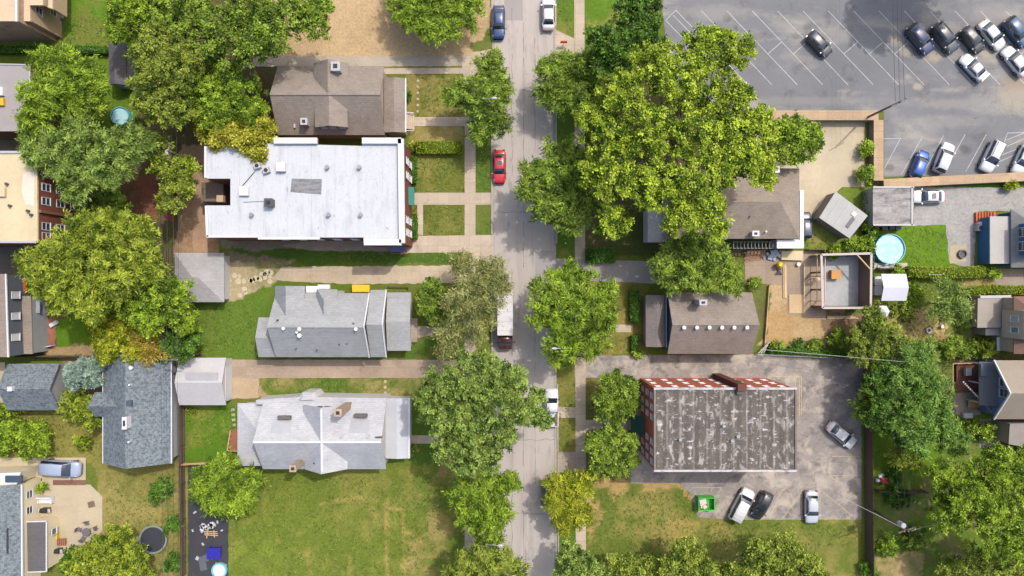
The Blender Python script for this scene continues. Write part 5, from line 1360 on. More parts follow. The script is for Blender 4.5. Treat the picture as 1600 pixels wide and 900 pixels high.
# ------------------------------------------------------------------ fences, walls
def fence(label, pts, h, mat, thick=.06, post=2.4, name='fence', cat='fence', chain=False):
    a0 = P(*pts[0]); root = thing(name, label, cat, a0)
    m = MB(); pm = MB()
    for i in range(len(pts) - 1):
        a = P(*pts[i]); b = P(*pts[i + 1]); L = (b - a).length; d = (b - a).normalized(); s = Vector((-d.y, d.x, 0))
        if chain:
            for zz in (.1, h * .5, h): m.beam(a + Vector((0, 0, zz)), b + Vector((0, 0, zz)), .035, .035)
        else:
            n = max(1, int(L / .16))
            for k in range(n):
                p = a + d * ((k + .5) * L / n); hh = h + random.Random(k * 7 + i).uniform(-.03, .03)
                m.box((p.x, p.y, hh / 2), (L / n * .94, thick * .5, hh), math.atan2(d.y, d.x))
            for zz in (.4, h - .3): m.beam(a + s * .06 + Vector((0, 0, zz)), b + s * .06 + Vector((0, 0, zz)), .06, .1)
        n = max(1, int(L / post))
        for k in range(n + 1):
            p = a.lerp(b, k / n) + s * (.08 if not chain else 0); pm.beam((p.x, p.y, 0), (p.x, p.y, h + .08), .1 if not chain else .05, .1 if not chain else .05)
    m.build('panel', mat, root); pm.build('fence_post', mat, root)
    return root
fence('tall dark wooden fence down the right side of the brick block car park', [(1349, 574), (1350, 700), (1352, 892)], 2.35, WOOD_D)
fence('dark brown fence between blue-grey house and green back lawn', [(288, 600), (289, 725), (291, 895)], 1.7, WOOD_D)
fence('low raw timber fence at the top of the black asphalt pad', [(290, 724), (334, 722)], 1.1, WOOD_L)
fence('dark fence along the top of the two blue-grey roofs', [(36, 556), (160, 556), (262, 560)], 1.7, WOOD_D)
fence('short grey fence under the wires below the red barrow', [(1365, 765), (1440, 766)], 1.5, WOOD_D)
fence('wire fence beside the left edge of the back lawn under the utility wires', [(266, 388), (268, 560)], 1.4, GALV, chain=True)
fence('wire fence along the wall below the brown house with six vents', [(1180, 553), (1345, 560)], 1.2, GALV, chain=True)
fence('white rail fence at the end of the red brick patio', [(55, 546), (86, 540)], .9, WHITE)
fence('weathered timber edging along the dirt yard', [(1200, 446), (1193, 540)], .5, WOOD_L)
fence('white garden trellis in the viny hedge', [(1440, 430), (1462, 429)], 1.7, WHITE)
fence('dark fence between the pool and the weedy yard', [(1366, 420), (1412, 420)], 1.5, WOOD_D)
fence('low fence between shed lawn and the roofless garage', [(1258, 391), (1362, 392)], 1.2, WOOD_D)
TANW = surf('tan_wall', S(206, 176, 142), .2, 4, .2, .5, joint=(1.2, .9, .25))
def wall(label, pts, w, h, mat):
    root = thing('retaining_wall', label, 'wall', P(*pts[0]))
    m = MB(); c = MB()
    for i in range(len(pts) - 1):
        a = P(*pts[i], h); b = P(*pts[i + 1], h); d = (b - a).normalized() * (w / 2 if i and abs(pts[i + 1][0] - pts[i][0]) < 20 else 0)
        m.beam((a.x + d.x, a.y + d.y, h / 2 - .05), (b.x, b.y, h / 2 - .05), w * .94, h - .1)
        c.beam((a.x + d.x, a.y + d.y, h - .05), (b.x + (b - a).normalized().x * 0, b.y, h - .05), w, .1)
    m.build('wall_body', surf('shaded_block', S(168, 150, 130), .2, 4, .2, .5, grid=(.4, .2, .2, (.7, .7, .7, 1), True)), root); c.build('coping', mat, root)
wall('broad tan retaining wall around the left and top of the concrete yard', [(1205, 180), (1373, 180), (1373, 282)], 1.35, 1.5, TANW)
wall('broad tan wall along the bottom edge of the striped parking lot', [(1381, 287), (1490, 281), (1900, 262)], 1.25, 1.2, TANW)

# ------------------------------------------------------------------ poles, wires, lamps
POLEW = surf('pole_wood', S(128, 112, 98), .3, 5, .2, .5)
def pole(label, x, y, h, transformer=False, arm=0.0):
    b = P(x, y); root = thing('utility_pole', label, 'utility pole', b)
    MB().tube(b, b + Vector((0, 0, h)), .17, .11, 10).build('pole', POLEW, root)
    c = b + Vector((0, 0, h - .5)); d = Vector((math.cos(arm), math.sin(arm), 0))
    MB().beam(c - d * 1.2 + Vector((0, 0, 0)), c + d * 1.2, .12, .14).build('crossarm', POLEW, root)
    for s in (-1.05, -.4, .4, 1.05):
        q = c + d * s + Vector((0, 0, .07)); MB().cyl(q.x, q.y, q.z, q.z + .2, .06, 8, .04).build('insulator', LGREY, root)
    if transformer:
        q = c + Vector((-d.y, d.x, 0)) * .45 - Vector((0, 0, .9))
        MB().cyl(q.x, q.y, q.z - .5, q.z + .5, .33, 14).build('transformer', plain('transformer_grey', S(206, 206, 222), .4), root)
    return c
pA = pole('utility pole leaning into view at the corner of the tan wall', 1348, 187, 9.4, False, .5)
pB = pole('utility pole with a pale transformer right of the dark fence', 1364, 796, 8.6, True, .3)
pC = pole('utility pole at the corner of the two-tone garage', 313, 552, 9.0, False, .0)
pD = pole('utility pole with a transformer among the trees left of the white flat roof', 312, 256, 9.0, True, 1.5)
CABLE = plain('black_cable', S(70, 70, 74), .6)
CABLE_L = plain('pale_cable', S(196, 192, 180), .6)
def wire(label, a, b, r=.022, sag=.5, mat=None, group=None):
    a = Vector(a); b = Vector(b); m = MB(); n = 14; pts = []
    for k in range(n + 1):
        f = k / n; p = a.lerp(b, f); p.z -= sag * 4 * f * (1 - f); pts.append(p)
    rings = []
    d = (b - a).normalized(); s = d.cross(Vector((0, 0, 1))).normalized()
    for p in pts: rings.append([p + s * r * math.cos(t) + Vector((0, 0, 1)) * r * math.sin(t) for t in (0, 1.57, 3.14, 4.71)])
    m.loft(rings); o = m.build('power_cable', mat or CABLE, None, org=a); return tag(o, label, 'cable', group)
G = 'overhead cables along the left back gardens'
for k, off in enumerate((-1.05, -.4, .4, 1.05)):
    wire('thin overhead cable running down past the left back gardens', (pD.x + off, pD.y, pD.z + .25), (pC.x + off, pC.y, pC.z + .25), group=G)
    wire('thin overhead cable running down past the left back gardens', (pC.x + off, pC.y, pC.z + .25), (pC.x + off, -62, pC.z + .25), group=G)
    wire('thin overhead cable running down past the left back gardens', (pD.x + off, pD.y, pD.z + .25), (pD.x + off, 62, pD.z + .25), group=G)
for k, off in enumerate((-.6, .0, .6)):
    wire('thin overhead cable crossing the striped parking lot to the leaning pole', (pA.x + off, pA.y, pA.z + .25), (pA.x + off * .8 - .4, 62, pA.z + .25), r=.026, group='cables over the parking lot')
for k, (tx, ty) in enumerate(((1392, 700), (1402, 690), (1412, 690))):
    q = P(tx, ty - 180, 8.6); wire('thin overhead cable running up from the pole with the pale transformer', (pB.x + (k - 1) * .8, pB.y, pB.z + .25), q, r=.016, mat=CABLE, group='cables from the transformer pole')
wire('pale cable from the transformer pole to the right into the immense tree', pB + Vector((.6, 0, .2)), P(1520, 812, 7), mat=CABLE_L, r=.03)
wire('pale cable slung from the brick block car park to the transformer pole', P(1296, 765, 2.0) + Vector((0, 0, 3.5)), pB, mat=CABLE_L, r=.03)
wire('pale cable above the hedge below the brown house with six vents', P(1188, 546, 4.2), P(1420, 566, 7.2), mat=CABLE_L, r=.035, sag=.2)
def lamp(label, x, y, h, dx):
    b = P(x, y); root = thing('street_lamp', label, 'street lamp', b)
    MB().tube(b, b + Vector((0, 0, h)), .10, .07, 10).build('pole', GALV, root)
    t = b + Vector((0, 0, h - .05)); e = t + Vector((dx, 0, .3))
    MB().tube(t, e, .05, .04, 8).build('arm', GALV, root)
    s = 1 if dx > 0 else -1
    MB().loft([[(e.x + s * u, e.y + w * math.cos(a), e.z + hh * math.sin(a)) for a in [k * math.pi / 4 for k in range(8)]] for u, w, hh in ((-.1, .06, .05), (.1, .16, .10), (.4, .17, .11), (.6, .10, .06))]).build('lamp_head', LGREY, root)
lamp('street lamp poking out of the shaggy tree right of the box truck', 880, 535, 9.3, -1.6)
lamp('street lamp showing through the deep green lobed street tree', 760, 183, 9.3, 1.1)
lamp('street lamp beside the pale olive street tree near the bottom', 764, 812, 9.3, 1.5)
b = P(880, 70); root = thing('yard_sign', 'small red sign on a post by the sidewalk at the top right of the street', 'sign', b)
MB().tube(b, b + Vector((0, 0, 1.3)), .04).build('post', LGREY, root); MB().box((b.x, b.y, 1.15), (.95, .16, .6)).build('sign_board', plain('red_paint', S(222, 60, 52)), root)

# ------------------------------------------------------------------ pools, trampoline
def pool(label, x, y, r, h, tilt_cover=False):
    p = P(x, y, h); root = thing('round_pool', label, 'pool', (p.x, p.y, 0)); R = r / U * (1 - h / H)
    MB().ring(p.x, p.y, .02, h, R, R - .07, 18).build('pool_wall', plain('pool_blue', S(70, 196, 222), .4), root)
    MB().ring(p.x, p.y, h, h + .05, R + .03, R - .06, 18).build('pool_rim', plain('pool_rim', S(120, 208, 226), .4), root)
    t = NT('pool_water_' + str(int(x)))
    tc = t.n('ShaderNodeTexCoord').outputs['Object']
    c = t.mix(t.ramp(t.noise(tc, 1.2, 3), .4, .65), S(182, 236, 246), S(216, 248, 252))
    pr = t.n('ShaderNodeBsdfPrincipled'); t.l(c, pr.inputs['Base Color']); pr.inputs['Roughness'].default_value = .06; pr.inputs['IOR'].default_value = 1.33
    bp = t.n('ShaderNodeBump'); bp.inputs['Strength'].default_value = .15; t.l(t.noise(tc, 3, 3), bp.inputs['Height']); t.l(bp.outputs[0], pr.inputs['Normal']); t.l(pr.outputs[0], t.out.inputs[0])
    MB().cyl(p.x, p.y, h - .22, h - .18, R - .075, 18).build('water', t.m, root)
    return p, R
p, R = pool('round turquoise above ground pool with a pale blue rim beside the vivid green lawn', 1391, 389, 23.5, 1.2)
m = MB()
for s_ in (-.22, .22):
    m.tube((p.x - .5 + s_, p.y - R - .3, .02), (p.x - .5 + s_, p.y - R, 1.75), .03); m.tube((p.x - .5 + s_, p.y - R, 1.75), (p.x - .5 + s_, p.y - R + .4, 1.0), .03)
for k in range(4): m.beam((p.x - .75, p.y - R - .26 + .06 * k, .3 + .3 * k), (p.x - .25, p.y - R - .26 + .06 * k, .3 + .3 * k), .1, .04)
lo = m.build('pool_ladder', WHITE, None, org=(p.x - .5, p.y - R - .3, .02)); tag(lo, 'white ladder hooked over the lower rim of the round turquoise pool', 'ladder')
p2 = P(1366, 436); 
o = MB().box((P(1385, 416).x, P(0, 416).y, .25), (5.4, .9, .5)).build('pool_deck', surf('pool_deck_wood', S(206, 196, 186), .15), None, org=P(1385, 416)); tag(o, 'pale plank deck strip at the lower side of the round turquoise pool', 'deck')
pool('small turquoise pool half covered by the grey-green tree', 187, 181, 14, 1.0)
p = P(239, 843, .8); root = thing('trampoline', 'round black trampoline with a grey rim on the back lawn', 'trampoline', (p.x, p.y, 0)); R = 21.5 / U
MB().cyl(p.x, p.y, .76, .80, R - .16, 32).build('jumping_mat', plain('mat_black', S(56, 58, 68), .8), root)
MB().ring(p.x, p.y, .78, .86, R + .05, R - .2, 36).build('pad', plain('pad_grey', S(142, 152, 146), .7), root)
for k in range(6):
    a = k * math.pi / 3; MB().tube((p.x + R * math.cos(a), p.y + R * math.sin(a), .02), (p.x + R * math.cos(a), p.y + R * math.sin(a), .8), .03).build('leg', GALV, root)

# ------------------------------------------------------------------ garden and yard things
def simple(name, label, cat, x, y, build, mat, group=None):
    p = P(x, y); m = MB(); build(m, p); o = m.build(name, mat, None, org=p); return tag(o, label, cat, group)
def chair(label, x, y, rz, mat, group=None, name='garden_chair'):
    p = P(x, y); root = thing(name, label, 'chair', p, rz, group); ORG[root.name] = Vector((0, 0, 0))
    MB().box((0, 0, .42), (.52, .52, .07)).build('seat', mat, root); MB().box((-.25, 0, .72), (.06, .52, .6)).build('backrest', mat, root)
    for sx in (-.22, .22):
        for sy in (-.22, .22): MB().tube((sx, sy, 0), (sx, sy, .42), .025, n=6).build('leg', DGREY, root)
def table(label, x, y, s, h, mat, rz=0.0, round_=False, name='garden_table'):
    p = P(x, y); root = thing(name, label, 'table', p, rz); ORG[root.name] = Vector((0, 0, 0))
    (MB().cyl(0, 0, h - .05, h, s[0] / 2, 20) if round_ else MB().box((0, 0, h - .03), (s[0], s[1], .06))).build('tabletop', mat, root)
    for sx in (-.4, .4):
        for sy in (-.4, .4): MB().tube((sx * s[0] * .8, sy * s[1] * .8, 0), (sx * s[0] * .8, sy * s[1] * .8, h - .06), .03, n=6).build('leg', DGREY, root)
MAUVE = plain('mauve_grey', S(120, 112, 118)); YELLOW = plain('bright_yellow', S(240, 204, 20)); REDP = plain('red_plastic', S(196, 50, 44))
table('round grey table of the dining set on the tan patio', 139, 829, (1.2, 1.2), .72, MAUVE, 0, True)
for k in range(5):
    a = k * 1.2566 + .4; chair('grey chair around the round table on the tan patio', 139 + 13 * math.cos(a), 829 - 13 * math.sin(a), a + math.pi, MAUVE, 'grey patio chairs')
p = P(74, 780); root = thing('garden_sofa', 'white cushioned sofa by the cream wall of the bottom left house', 'sofa', p)
MB().box((p.x, p.y, .25), (2.0, .9, .4)).build('seat', WHITE, root); MB().box((p.x, p.y + .42, .55), (2.0, .18, .8)).build('backrest', WHITE, root)
for s in (-.95, .95): MB().box((p.x + s, p.y, .42), (.16, .9, .5)).build('armrest', WHITE, root)
def grill(label, x, y):
    p = P(x, y); root = thing('barbecue', label, 'barbecue', p)
    MB().box((p.x, p.y, .45), (1.0, .55, .7)).build('cabinet', DGREY, root)
    MB().loft([[(p.x + sx, p.y + .32 * math.cos(t), .8 + .34 * math.sin(t)) for t in [k * math.pi / 6 for k in range(7)]] for sx in (-.48, .48)]).build('lid', BLACK, root)
    for s in (-.68, .68): MB().box((p.x + s, p.y, .8), (.36, .5, .05)).build('side_shelf', LGREY, root)
grill('dark barbecue below the red slatted bench on the tan patio', 94, 858)
grill('dark barbecue beside the white cushioned sofa', 75, 795)
p = P(97, 845); root = thing('bench', 'red slatted bench beside the yellow box on the tan patio', 'bench', p)
for k in range(6): MB().box((p.x - .7 + k * .28, p.y, .45), (.2, 1.0, .05)).build('slat', WOOD, root)
for s in (-.6, .6): MB().box((p.x + s, p.y, .21), (.1, .8, .42)).build('leg', WOOD, root)
simple('toy_box', 'yellow box on the tan patio next to the lean-to', 'box', 90, 836, lambda m, p: m.box((p.x, p.y, .3), (.65, .7, .6)).box((p.x, p.y, .62), (.72, .76, .06)), YELLOW)
simple('doormat', 'small brown mat lying on the tan patio', 'mat', 143, 788, lambda m, p: m.box((p.x, p.y, .05), (.95, .85, .03), .25), surf('mat_brown', S(134, 108, 88), .3, 8))
simple('flower_pot', 'blue pot under the shrub at the corner of the cream wall', 'pot', 69, 762, lambda m, p: m.cyl(p.x, p.y, 0.02, .55, .26, 14, .34), plain('blue_glaze', S(52, 72, 120), .3))
def bin_(name, label, cat, x, y, s, mat, rz=0, group=None, lidmat=None):
    p = P(x, y); root = thing(name, label, cat, p, rz, group); ORG[root.name] = Vector((0, 0, 0))
    MB().prism([(-s[0] * .4, -s[1] * .4, .05), (s[0] * .4, -s[1] * .4, .05), (s[0] * .4, s[1] * .4, .05), (-s[0] * .4, s[1] * .4, .05)], [(-s[0] / 2, -s[1] / 2, s[2]), (s[0] / 2, -s[1] / 2, s[2]), (s[0] / 2, s[1] / 2, s[2]), (-s[0] / 2, s[1] / 2, s[2])]).build('bin_body', mat, root)
    MB().box((0, 0, s[2] + .04), (s[0] + .06, s[1] + .06, .08)).box((0, -s[1] / 2 - .03, s[2] + .02), (s[0] * .8, .06, .06)).build('lid', lidmat or mat, root)
    for sx in (-1, 1): MB().tube((sx * s[0] * .42, s[1] * .42, .1), (sx * s[0] * .36, s[1] * .42, .1), .1, n=10).build('wheel', BLACK, root)
for k, w in enumerate(('left', 'middle', 'right')):
    bin_('wheeled_bin', 'yellow wheeled bin above the grey roof, %s of the row of three' % w, 'bin', 557.5 + 9 * k, 450.5, (.76, .95, 1.05), YELLOW, 0, 'yellow bins beside the grey house')
bin_('wheeled_bin', 'yellow bin standing alone beside the blue-grey garage', 'bin', 95, 596, (.75, .75, 1.0), YELLOW)
simple('kiddie_slide', 'small turquoise paddling tub by the blue-grey garage and the spruce', 'tub', 101, 575, lambda m, p: (m.ring(p.x, p.y, .02, .35, .55, .45, 18), m.cyl(p.x, p.y, .03, .2, .46, 18)), plain('tub_turq', S(110, 196, 200), .4))
simple('garden_hose_cart', 'small green hose cart on the slab beside the blue-grey house', 'hose cart', 277, 646, lambda m, p: (m.tube((p.x - .3, p.y, .35), (p.x + .3, p.y, .35), .28, n=14), m.box((p.x, p.y, .08), (.7, .6, .1))), plain('hose_green', S(40, 130, 100)))
simple('garden_cart', 'small red cart on the slab beside the blue-grey house', 'cart', 276, 658, lambda m, p: (m.box((p.x, p.y, .35), (.5, .9, .3)), m.tube((p.x - .3, p.y + .2, .15), (p.x + .3, p.y + .2, .15), .15, n=10)), plain('dull_red', S(140, 84, 78)))
# blacktop pad
bin_('storage_crate', 'bright blue lidded crate on the black asphalt pad', 'crate', 338, 861, (1.9, 1.5, .8), plain('royal_blue', S(48, 44, 170), .4))
p = P(344, 890); root = thing('paddling_pool', 'white and turquoise paddling pool on the black asphalt pad', 'paddling pool', p)
MB().ring(p.x, p.y, .02, .4, 1.1, .9, 22).build('pool_wall', plain('turq2', S(120, 206, 220), .4), root); MB().cyl(p.x, p.y, .03, .3, .92, 22).build('water', WHITE, root)
r_ = random.Random(5)
simple('scrap_timber', 'pale timber frame lying on the black asphalt pad', 'timber', 330, 833, lambda m, p: [m.beam((p.x - .9, p.y - .2 + .25 * k, .1 + .08 * k), (p.x + 1.0, p.y - .3 + .3 * k, .1 + .08 * k), .12, .07) for k in range(3)] + [m.beam((p.x - .5, p.y - .6, .3), (p.x - .3, p.y + .7, .3), .12, .07), m.beam((p.x + .6, p.y - .5, .3), (p.x + .5, p.y + .5, .3), .12, .07)], WOOD_L)
for k in range(16):
    x, y = r_.uniform(298, 353), r_.uniform(800, 895)
    simple('plaster_chunk', 'pale lump of rubble lying on the black asphalt pad', 'rubble', x, y, lambda m, p: m.box((p.x, p.y, .08), (r_.uniform(.2, .5), r_.uniform(.2, .45), .16), r_.uniform(0, 3)), LGREY, 'rubble on the black asphalt pad')
simple('rubble_pile', 'white heap of plaster above the timber frame on the black pad', 'rubble', 324, 823, lambda m, p: [m.box((p.x + r_.uniform(-.8, .8), p.y + r_.uniform(-.5, .5), .12), (r_.uniform(.2, .7), r_.uniform(.2, .5), .24), r_.uniform(0, 3)) for k in range(14)], WHITE)
simple('grey_tarp', 'dark grey folded tarp left of the paddling pool', 'tarp', 317, 880, lambda m, p: (m.box((p.x, p.y, .06), (1.0, 2.0, .1), .2), m.box((p.x + .5, p.y + .8, .12), (.6, 1.0, .1), .4)), plain('tarp_grey', S(100, 104, 116)))
# green dumpster
p = P(1100, 783); root = thing('dumpster', 'open bright green dumpster full of junk in the brick block car park', 'dumpster', p)
GRN = plain('dumpster_green', S(76, 214, 70), .45); s = (2.2, 1.7, 1.3)
m = MB()
for dx, dy, sx, sy in ((-s[0] / 2, 0, .1, s[1] + .1), (s[0] / 2, 0, .1, s[1] + .1), (0, -s[1] / 2, s[0] - .1, .1), (0, s[1] / 2, s[0] - .1, .1)): m.box((p.x + dx, p.y + dy, s[2] / 2 + .1), (sx, sy, s[2]))
m.box((p.x, p.y, .3), (s[0] - .1, s[1] - .1, .1)); m.build('container', GRN, root)
m = MB(); m.box((p.x - .5, p.y + .1, 1.2), (.9, 1.2, .5), .2).box((p.x - .3, p.y - .3, 1.45), (.5, .5, .3), .6); m.build('junk', plain('junk_pale', S(226, 216, 206)), root)
MB().box((p.x - .1, p.y - .2, 1.42), (.5, .35, .25), .9).build('junk', REDP, root)
bin_('yellow_bin', 'small yellow tub beside the open green dumpster', 'tub', 1093, 793, (.8, .6, .7), YELLOW, .2)
# right side yards
p = P(1380, 749); root = thing('wheelbarrow', 'red wheelbarrow right of the dark fence', 'wheelbarrow', p)
MB().prism([(p.x - .35, p.y - .25, .3), (p.x + .35, p.y - .25, .3), (p.x + .35, p.y + .25, .3), (p.x - .35, p.y + .25, .3)], [(p.x - .6, p.y - .4, .65), (p.x + .5, p.y - .4, .65), (p.x + .5, p.y + .4, .65), (p.x - .6, p.y + .4, .65)]).build('tray', REDP, root)
MB().tube((p.x - .6, p.y - .06, .2), (p.x - .6, p.y + .06, .2), .2, n=14).build('wheel', BLACK, root)
for s_ in (-.3, .3): MB().tube((p.x - .5, p.y + s_ * .4, .25), (p.x + 1.0, p.y + s_, .6), .03).build('handle', WOOD_L, root)
for k, (x, y) in enumerate(((1374, 744), (1370, 750), (1378, 742))):
    simple('white_sack', 'white sack beside the red wheelbarrow', 'sack', x, y, lambda m, p: m.loft([[(p.x + w * math.cos(t), p.y + w * .8 * math.sin(t), z) for t in [i * math.pi / 5 for i in range(10)]] for z, w in ((.02, .28), (.2, .36), (.42, .28), (.52, .1))]), WHITE, 'white sacks beside the red wheelbarrow')
p = P(1502, 397); root = thing('fire_pit', 'round dark fire pit on the square tan patio', 'fire pit', p)
MB().ring(p.x, p.y, .04, .4, .62, .45, 22).build('pit_ring', DGREY, root); MB().cyl(p.x, p.y, .05, .2, .45, 18).build('ash', surf('ash', S(110, 104, 104), .4, 8), root)
p = P(1526, 357); root = thing('air_conditioner', 'boxed air conditioner unit at the corner of the blue walled house', 'air conditioner', p)
MB().box((p.x, p.y, .45), (.8, .8, .85)).build('housing', LGREY, root); MB().cyl(p.x, p.y, .88, .91, .3, 18).build('fan_grille', DGREY, root)
simple('white_tank', 'white round tank above the air conditioner of the blue walled house', 'tank', 1526, 350, lambda m, p: m.cyl(p.x, p.y, .02, .9, .26, 16), WHITE)
for k, (x, y) in enumerate(((1389, 348), (1378, 349), (1399, 349))):
    simple('storage_bin', 'dark bin lined up between the stained garage and the round pool', 'bin', x, y + 8, lambda m, p: (m.box((p.x, p.y, .4), (.7, .55, .8)), m.box((p.x, p.y, .83), (.76, .6, .06))), DGREY, 'bins behind the stained garage')
for k, (y, s) in enumerate(((438, 'upper'), (453, 'lower'))):
    simple('white_panel_box', 'white chest freezer left of the white carport, %s one' % s, 'chest', 1367, y + 1, lambda m, p: (m.box((p.x, p.y, .42), (.95, 1.25, .8)), m.box((p.x, p.y, .86), (1.0, 1.3, .08))), WHITE)
simple('lounger', 'pale lounger at the lower edge of the pool deck strip', 'lounger', 1376, 418, lambda m, p: (m.box((p.x, p.y, .62), (1.6, .55, .08)), m.beam((p.x + .8, p.y, .64), (p.x + 1.3, p.y, .95), .55, .07), m.box((p.x - .6, p.y, .55), (.08, .5, .1))), LGREY)
simple('garden_ornament', 'small grey stone ring in the weedy yard', 'stone', 1450, 516, lambda m, p: m.ring(p.x, p.y, .02, .3, .42, .2, 16), LGREY)
simple('white_bucket', 'white bucket right of the stone ring in the weedy yard', 'bucket', 1470, 510, lambda m, p: m.cyl(p.x, p.y, .02, .45, .22, 14, .26), WHITE)
p = P(1516, 490); root = thing('wooden_deck', 'cluttered grey wooden deck left of the flat tan porch roof', 'deck', p)
a = P(1514, 466); b = P(1529, 508); MB().box(((a.x + b.x) / 2, (a.y + b.y) / 2, .5), (1.7, 3.9, .16)).build('deck_floor', surf('grey_boards', S(150, 142, 138), .25, 5, stripe=(1, .16, .12, .5)), root)
for yy in (468, 486, 506):
    q = P(1515, yy); MB().beam((q.x, q.y, .02), (q.x, q.y, 1.45), .1, .1).build('deck_post', WOOD_L, root)
MB().beam(P(1513, 466, 1.45), P(1513, 507, 1.45), .08, .08).build('railing', WHITE, root)
simple('deck_cabinet', 'dark cabinet on the cluttered grey deck', 'cabinet', 1522, 483, lambda m, p: m.box((p.x, p.y, .95), (.8, .6, .72)).box((p.x, p.y, 1.33), (.86, .66, .05)), DGREY)
simple('white_drum', 'white drum at the top corner of the cluttered grey deck', 'drum', 1507, 474, lambda m, p: m.cyl(p.x, p.y, .02, .9, .38, 16).cyl(p.x, p.y, .9, .96, .40, 16), WHITE)
simple('timber_steps', 'yellow timber steps at the foot of the cluttered grey deck', 'steps', 1492, 494, lambda m, p: [m.box((p.x - .9 + .5 * k, p.y - .0, .12 + .12 * k), (.42, .9, .08)) for k in range(4)] + [m.beam((p.x + 1.1, p.y - 1.6, .1), (p.x + 1.1, p.y + .3, .5), .14, .2)], surf('yellow_timber', S(196, 160, 84), .2))
p = P(1508, 588); root = thing('wooden_deck', 'dark red-brown deck beside the blue gable', 'deck', p)
a = P(1490, 567); b = P(1534, 612); MB().box(((a.x + b.x) / 2, (a.y + b.y) / 2, .4), (3.8, 3.9, .14)).build('deck_floor', surf('dark_red_boards', S(118, 74, 66), .25, 5, stripe=(0, .16, .12, .5)), root)
for x0, y0, x1, y1 in ((1489, 568, 1489, 612), (1489, 568, 1530, 567)):
    m = MB(); m.beam(P(x0, y0, 1.4), P(x1, y1, 1.4), .1, .08)
    for k in range(6): q = P(x0, y0, 1.4).lerp(P(x1, y1, 1.4), k / 5); m.beam((q.x, q.y, .03), q, .08, .08)
    m.build('railing', WOOD_L if y0 != y1 else REDWOOD, root)
p = P(1520, 583); root = thing('parasol', 'white round parasol on the dark red-brown deck', 'parasol', (p.x, p.y, .47))
MB().tube((p.x, p.y, .47), (p.x, p.y, 2.4), .025).build('pole', DGREY, root)
MB().prism([(p.x + .55 * math.cos(k * math.pi / 4), p.y + .55 * math.sin(k * math.pi / 4), 2.1) for k in range(8)], [(p.x + .03 * math.cos(k * math.pi / 4), p.y + .03 * math.sin(k * math.pi / 4), 2.4) for k in range(8)]).build('canopy', WHITE, root)
simple('white_bench_seat', 'white slatted seat left of the round parasol', 'seat', 1506, 580, lambda m, p: (m.box((p.x, p.y, .85), (1.0, 1.0, .1)), m.box((p.x - .5, p.y, 1.1), (.1, 1.0, .5)), m.box((p.x, p.y, .64), (.8, .8, .3))), LGREY)
table('yellowish wooden table on the patio below the dark red-brown deck', 1518, 629, (1.9, 1.1), .74, surf('tan_table', S(206, 160, 92), .2, 5))
simple('bunting_line', 'red white and blue bunting strung across the patio to the blue gable', 'bunting', 1525, 615, lambda m, p: [m.box((P(1505 + 2.6 * k, 597 + 2.7 * k, 2.6).x, P(0, 597 + 2.7 * k, 2.6).y, 2.6), (.2, .16, .2), .8) for k in range(18)], plain('bunting', S(216, 196, 204)))
simple('patio_planter', 'terracotta planter at the left of the grey patio', 'planter', 1485, 632, lambda m, p: m.cyl(p.x, p.y, .02, .5, .28, 14, .36), plain('terracotta', S(200, 128, 90)))
simple('patio_planter', 'dark planter at the left of the grey patio', 'planter', 1486, 641, lambda m, p: m.cyl(p.x, p.y, .02, .5, .34, 14, .38), DGREY)
simple('white_garden_box', 'grey and white box at the bottom of the grey patio', 'box', 1508, 648, lambda m, p: (m.box((p.x, p.y, .3), (1.2, .7, .6)), m.box((p.x + .1, p.y, .62), (1.1, .76, .06))), LGREY)
# building site things
LUM = surf('fresh_lumber', S(226, 198, 158), .15, 6)
simple('lumber_stack', 'long pale plank lying across the building site', 'lumber', 1224, 440, lambda m, p: [m.beam((p.x + .1 * k, p.y + 2.4, .1 + .06 * k), (p.x + .1 * k + .05, p.y - 2.3, .1 + .06 * k), .28, .06) for k in range(3)], LUM)
simple('plywood_sheet', 'pale plywood sheet lying at the bottom of the building site', 'plywood', 1244, 475, lambda m, p: (m.box((p.x, p.y, .06), (2.2, 2.7, .06)), m.box((p.x + .05, p.y - .02, .12), (2.15, 2.6, .05), .01)), surf('ply', S(216, 184, 142), .2, 5))
simple('lumber_stack', 'loose brown planks heaped beside the dark pergola', 'lumber', 1180, 401, lambda m, p: [m.beam((p.x - 1.6 + r_.uniform(-.3, .3), p.y - .8 + .22 * k, .1 + .05 * k), (p.x + 1.3, p.y - .3 + .16 * k, .12 + .05 * k), .14, .06) for k in range(8)], surf('old_planks', S(176, 138, 110), .25))
simple('plastic_sheeting', 'crumpled blue-grey plastic sheeting on the building site', 'plastic sheet', 1206, 399, lambda m, p: [m.box((p.x + r_.uniform(-1.3, 1.3), p.y + r_.uniform(-.5, .5), .12 + r_.uniform(0, .2)), (r_.uniform(.3, .9), r_.uniform(.2, .6), .2), r_.uniform(0, 3)) for k in range(16)], plain('bluish_plastic', S(150, 164, 186), .35))
simple('yellow_mixer', 'yellow cement mixer drum on the building site', 'cement mixer', 1214, 414, lambda m, p: (m.loft([[(p.x + w * math.cos(t), p.y + w * math.sin(t), z) for t in [i * math.pi / 6 for i in range(12)]] for z, w in ((.5, .2), (.75, .42), (1.1, .4), (1.35, .24))]), m.box((p.x + .3, p.y, .3), (.5, .6, .5))), YELLOW)
simple('barrow_frame', 'dark tool heap below the yellow cement mixer', 'tools', 1216, 425, lambda m, p: [m.beam((p.x - .5 + .2 * k, p.y - .4, .1), (p.x + .3 - .1 * k, p.y + .5, .35), .12, .1) for k in range(6)], plain('tool_dark', S(92, 72, 72)))
simple('white_bucket', 'white bucket on the building site slab', 'bucket', 1246, 413, lambda m, p: m.cyl(p.x, p.y, .02, .5, .24, 14, .28), WHITE)
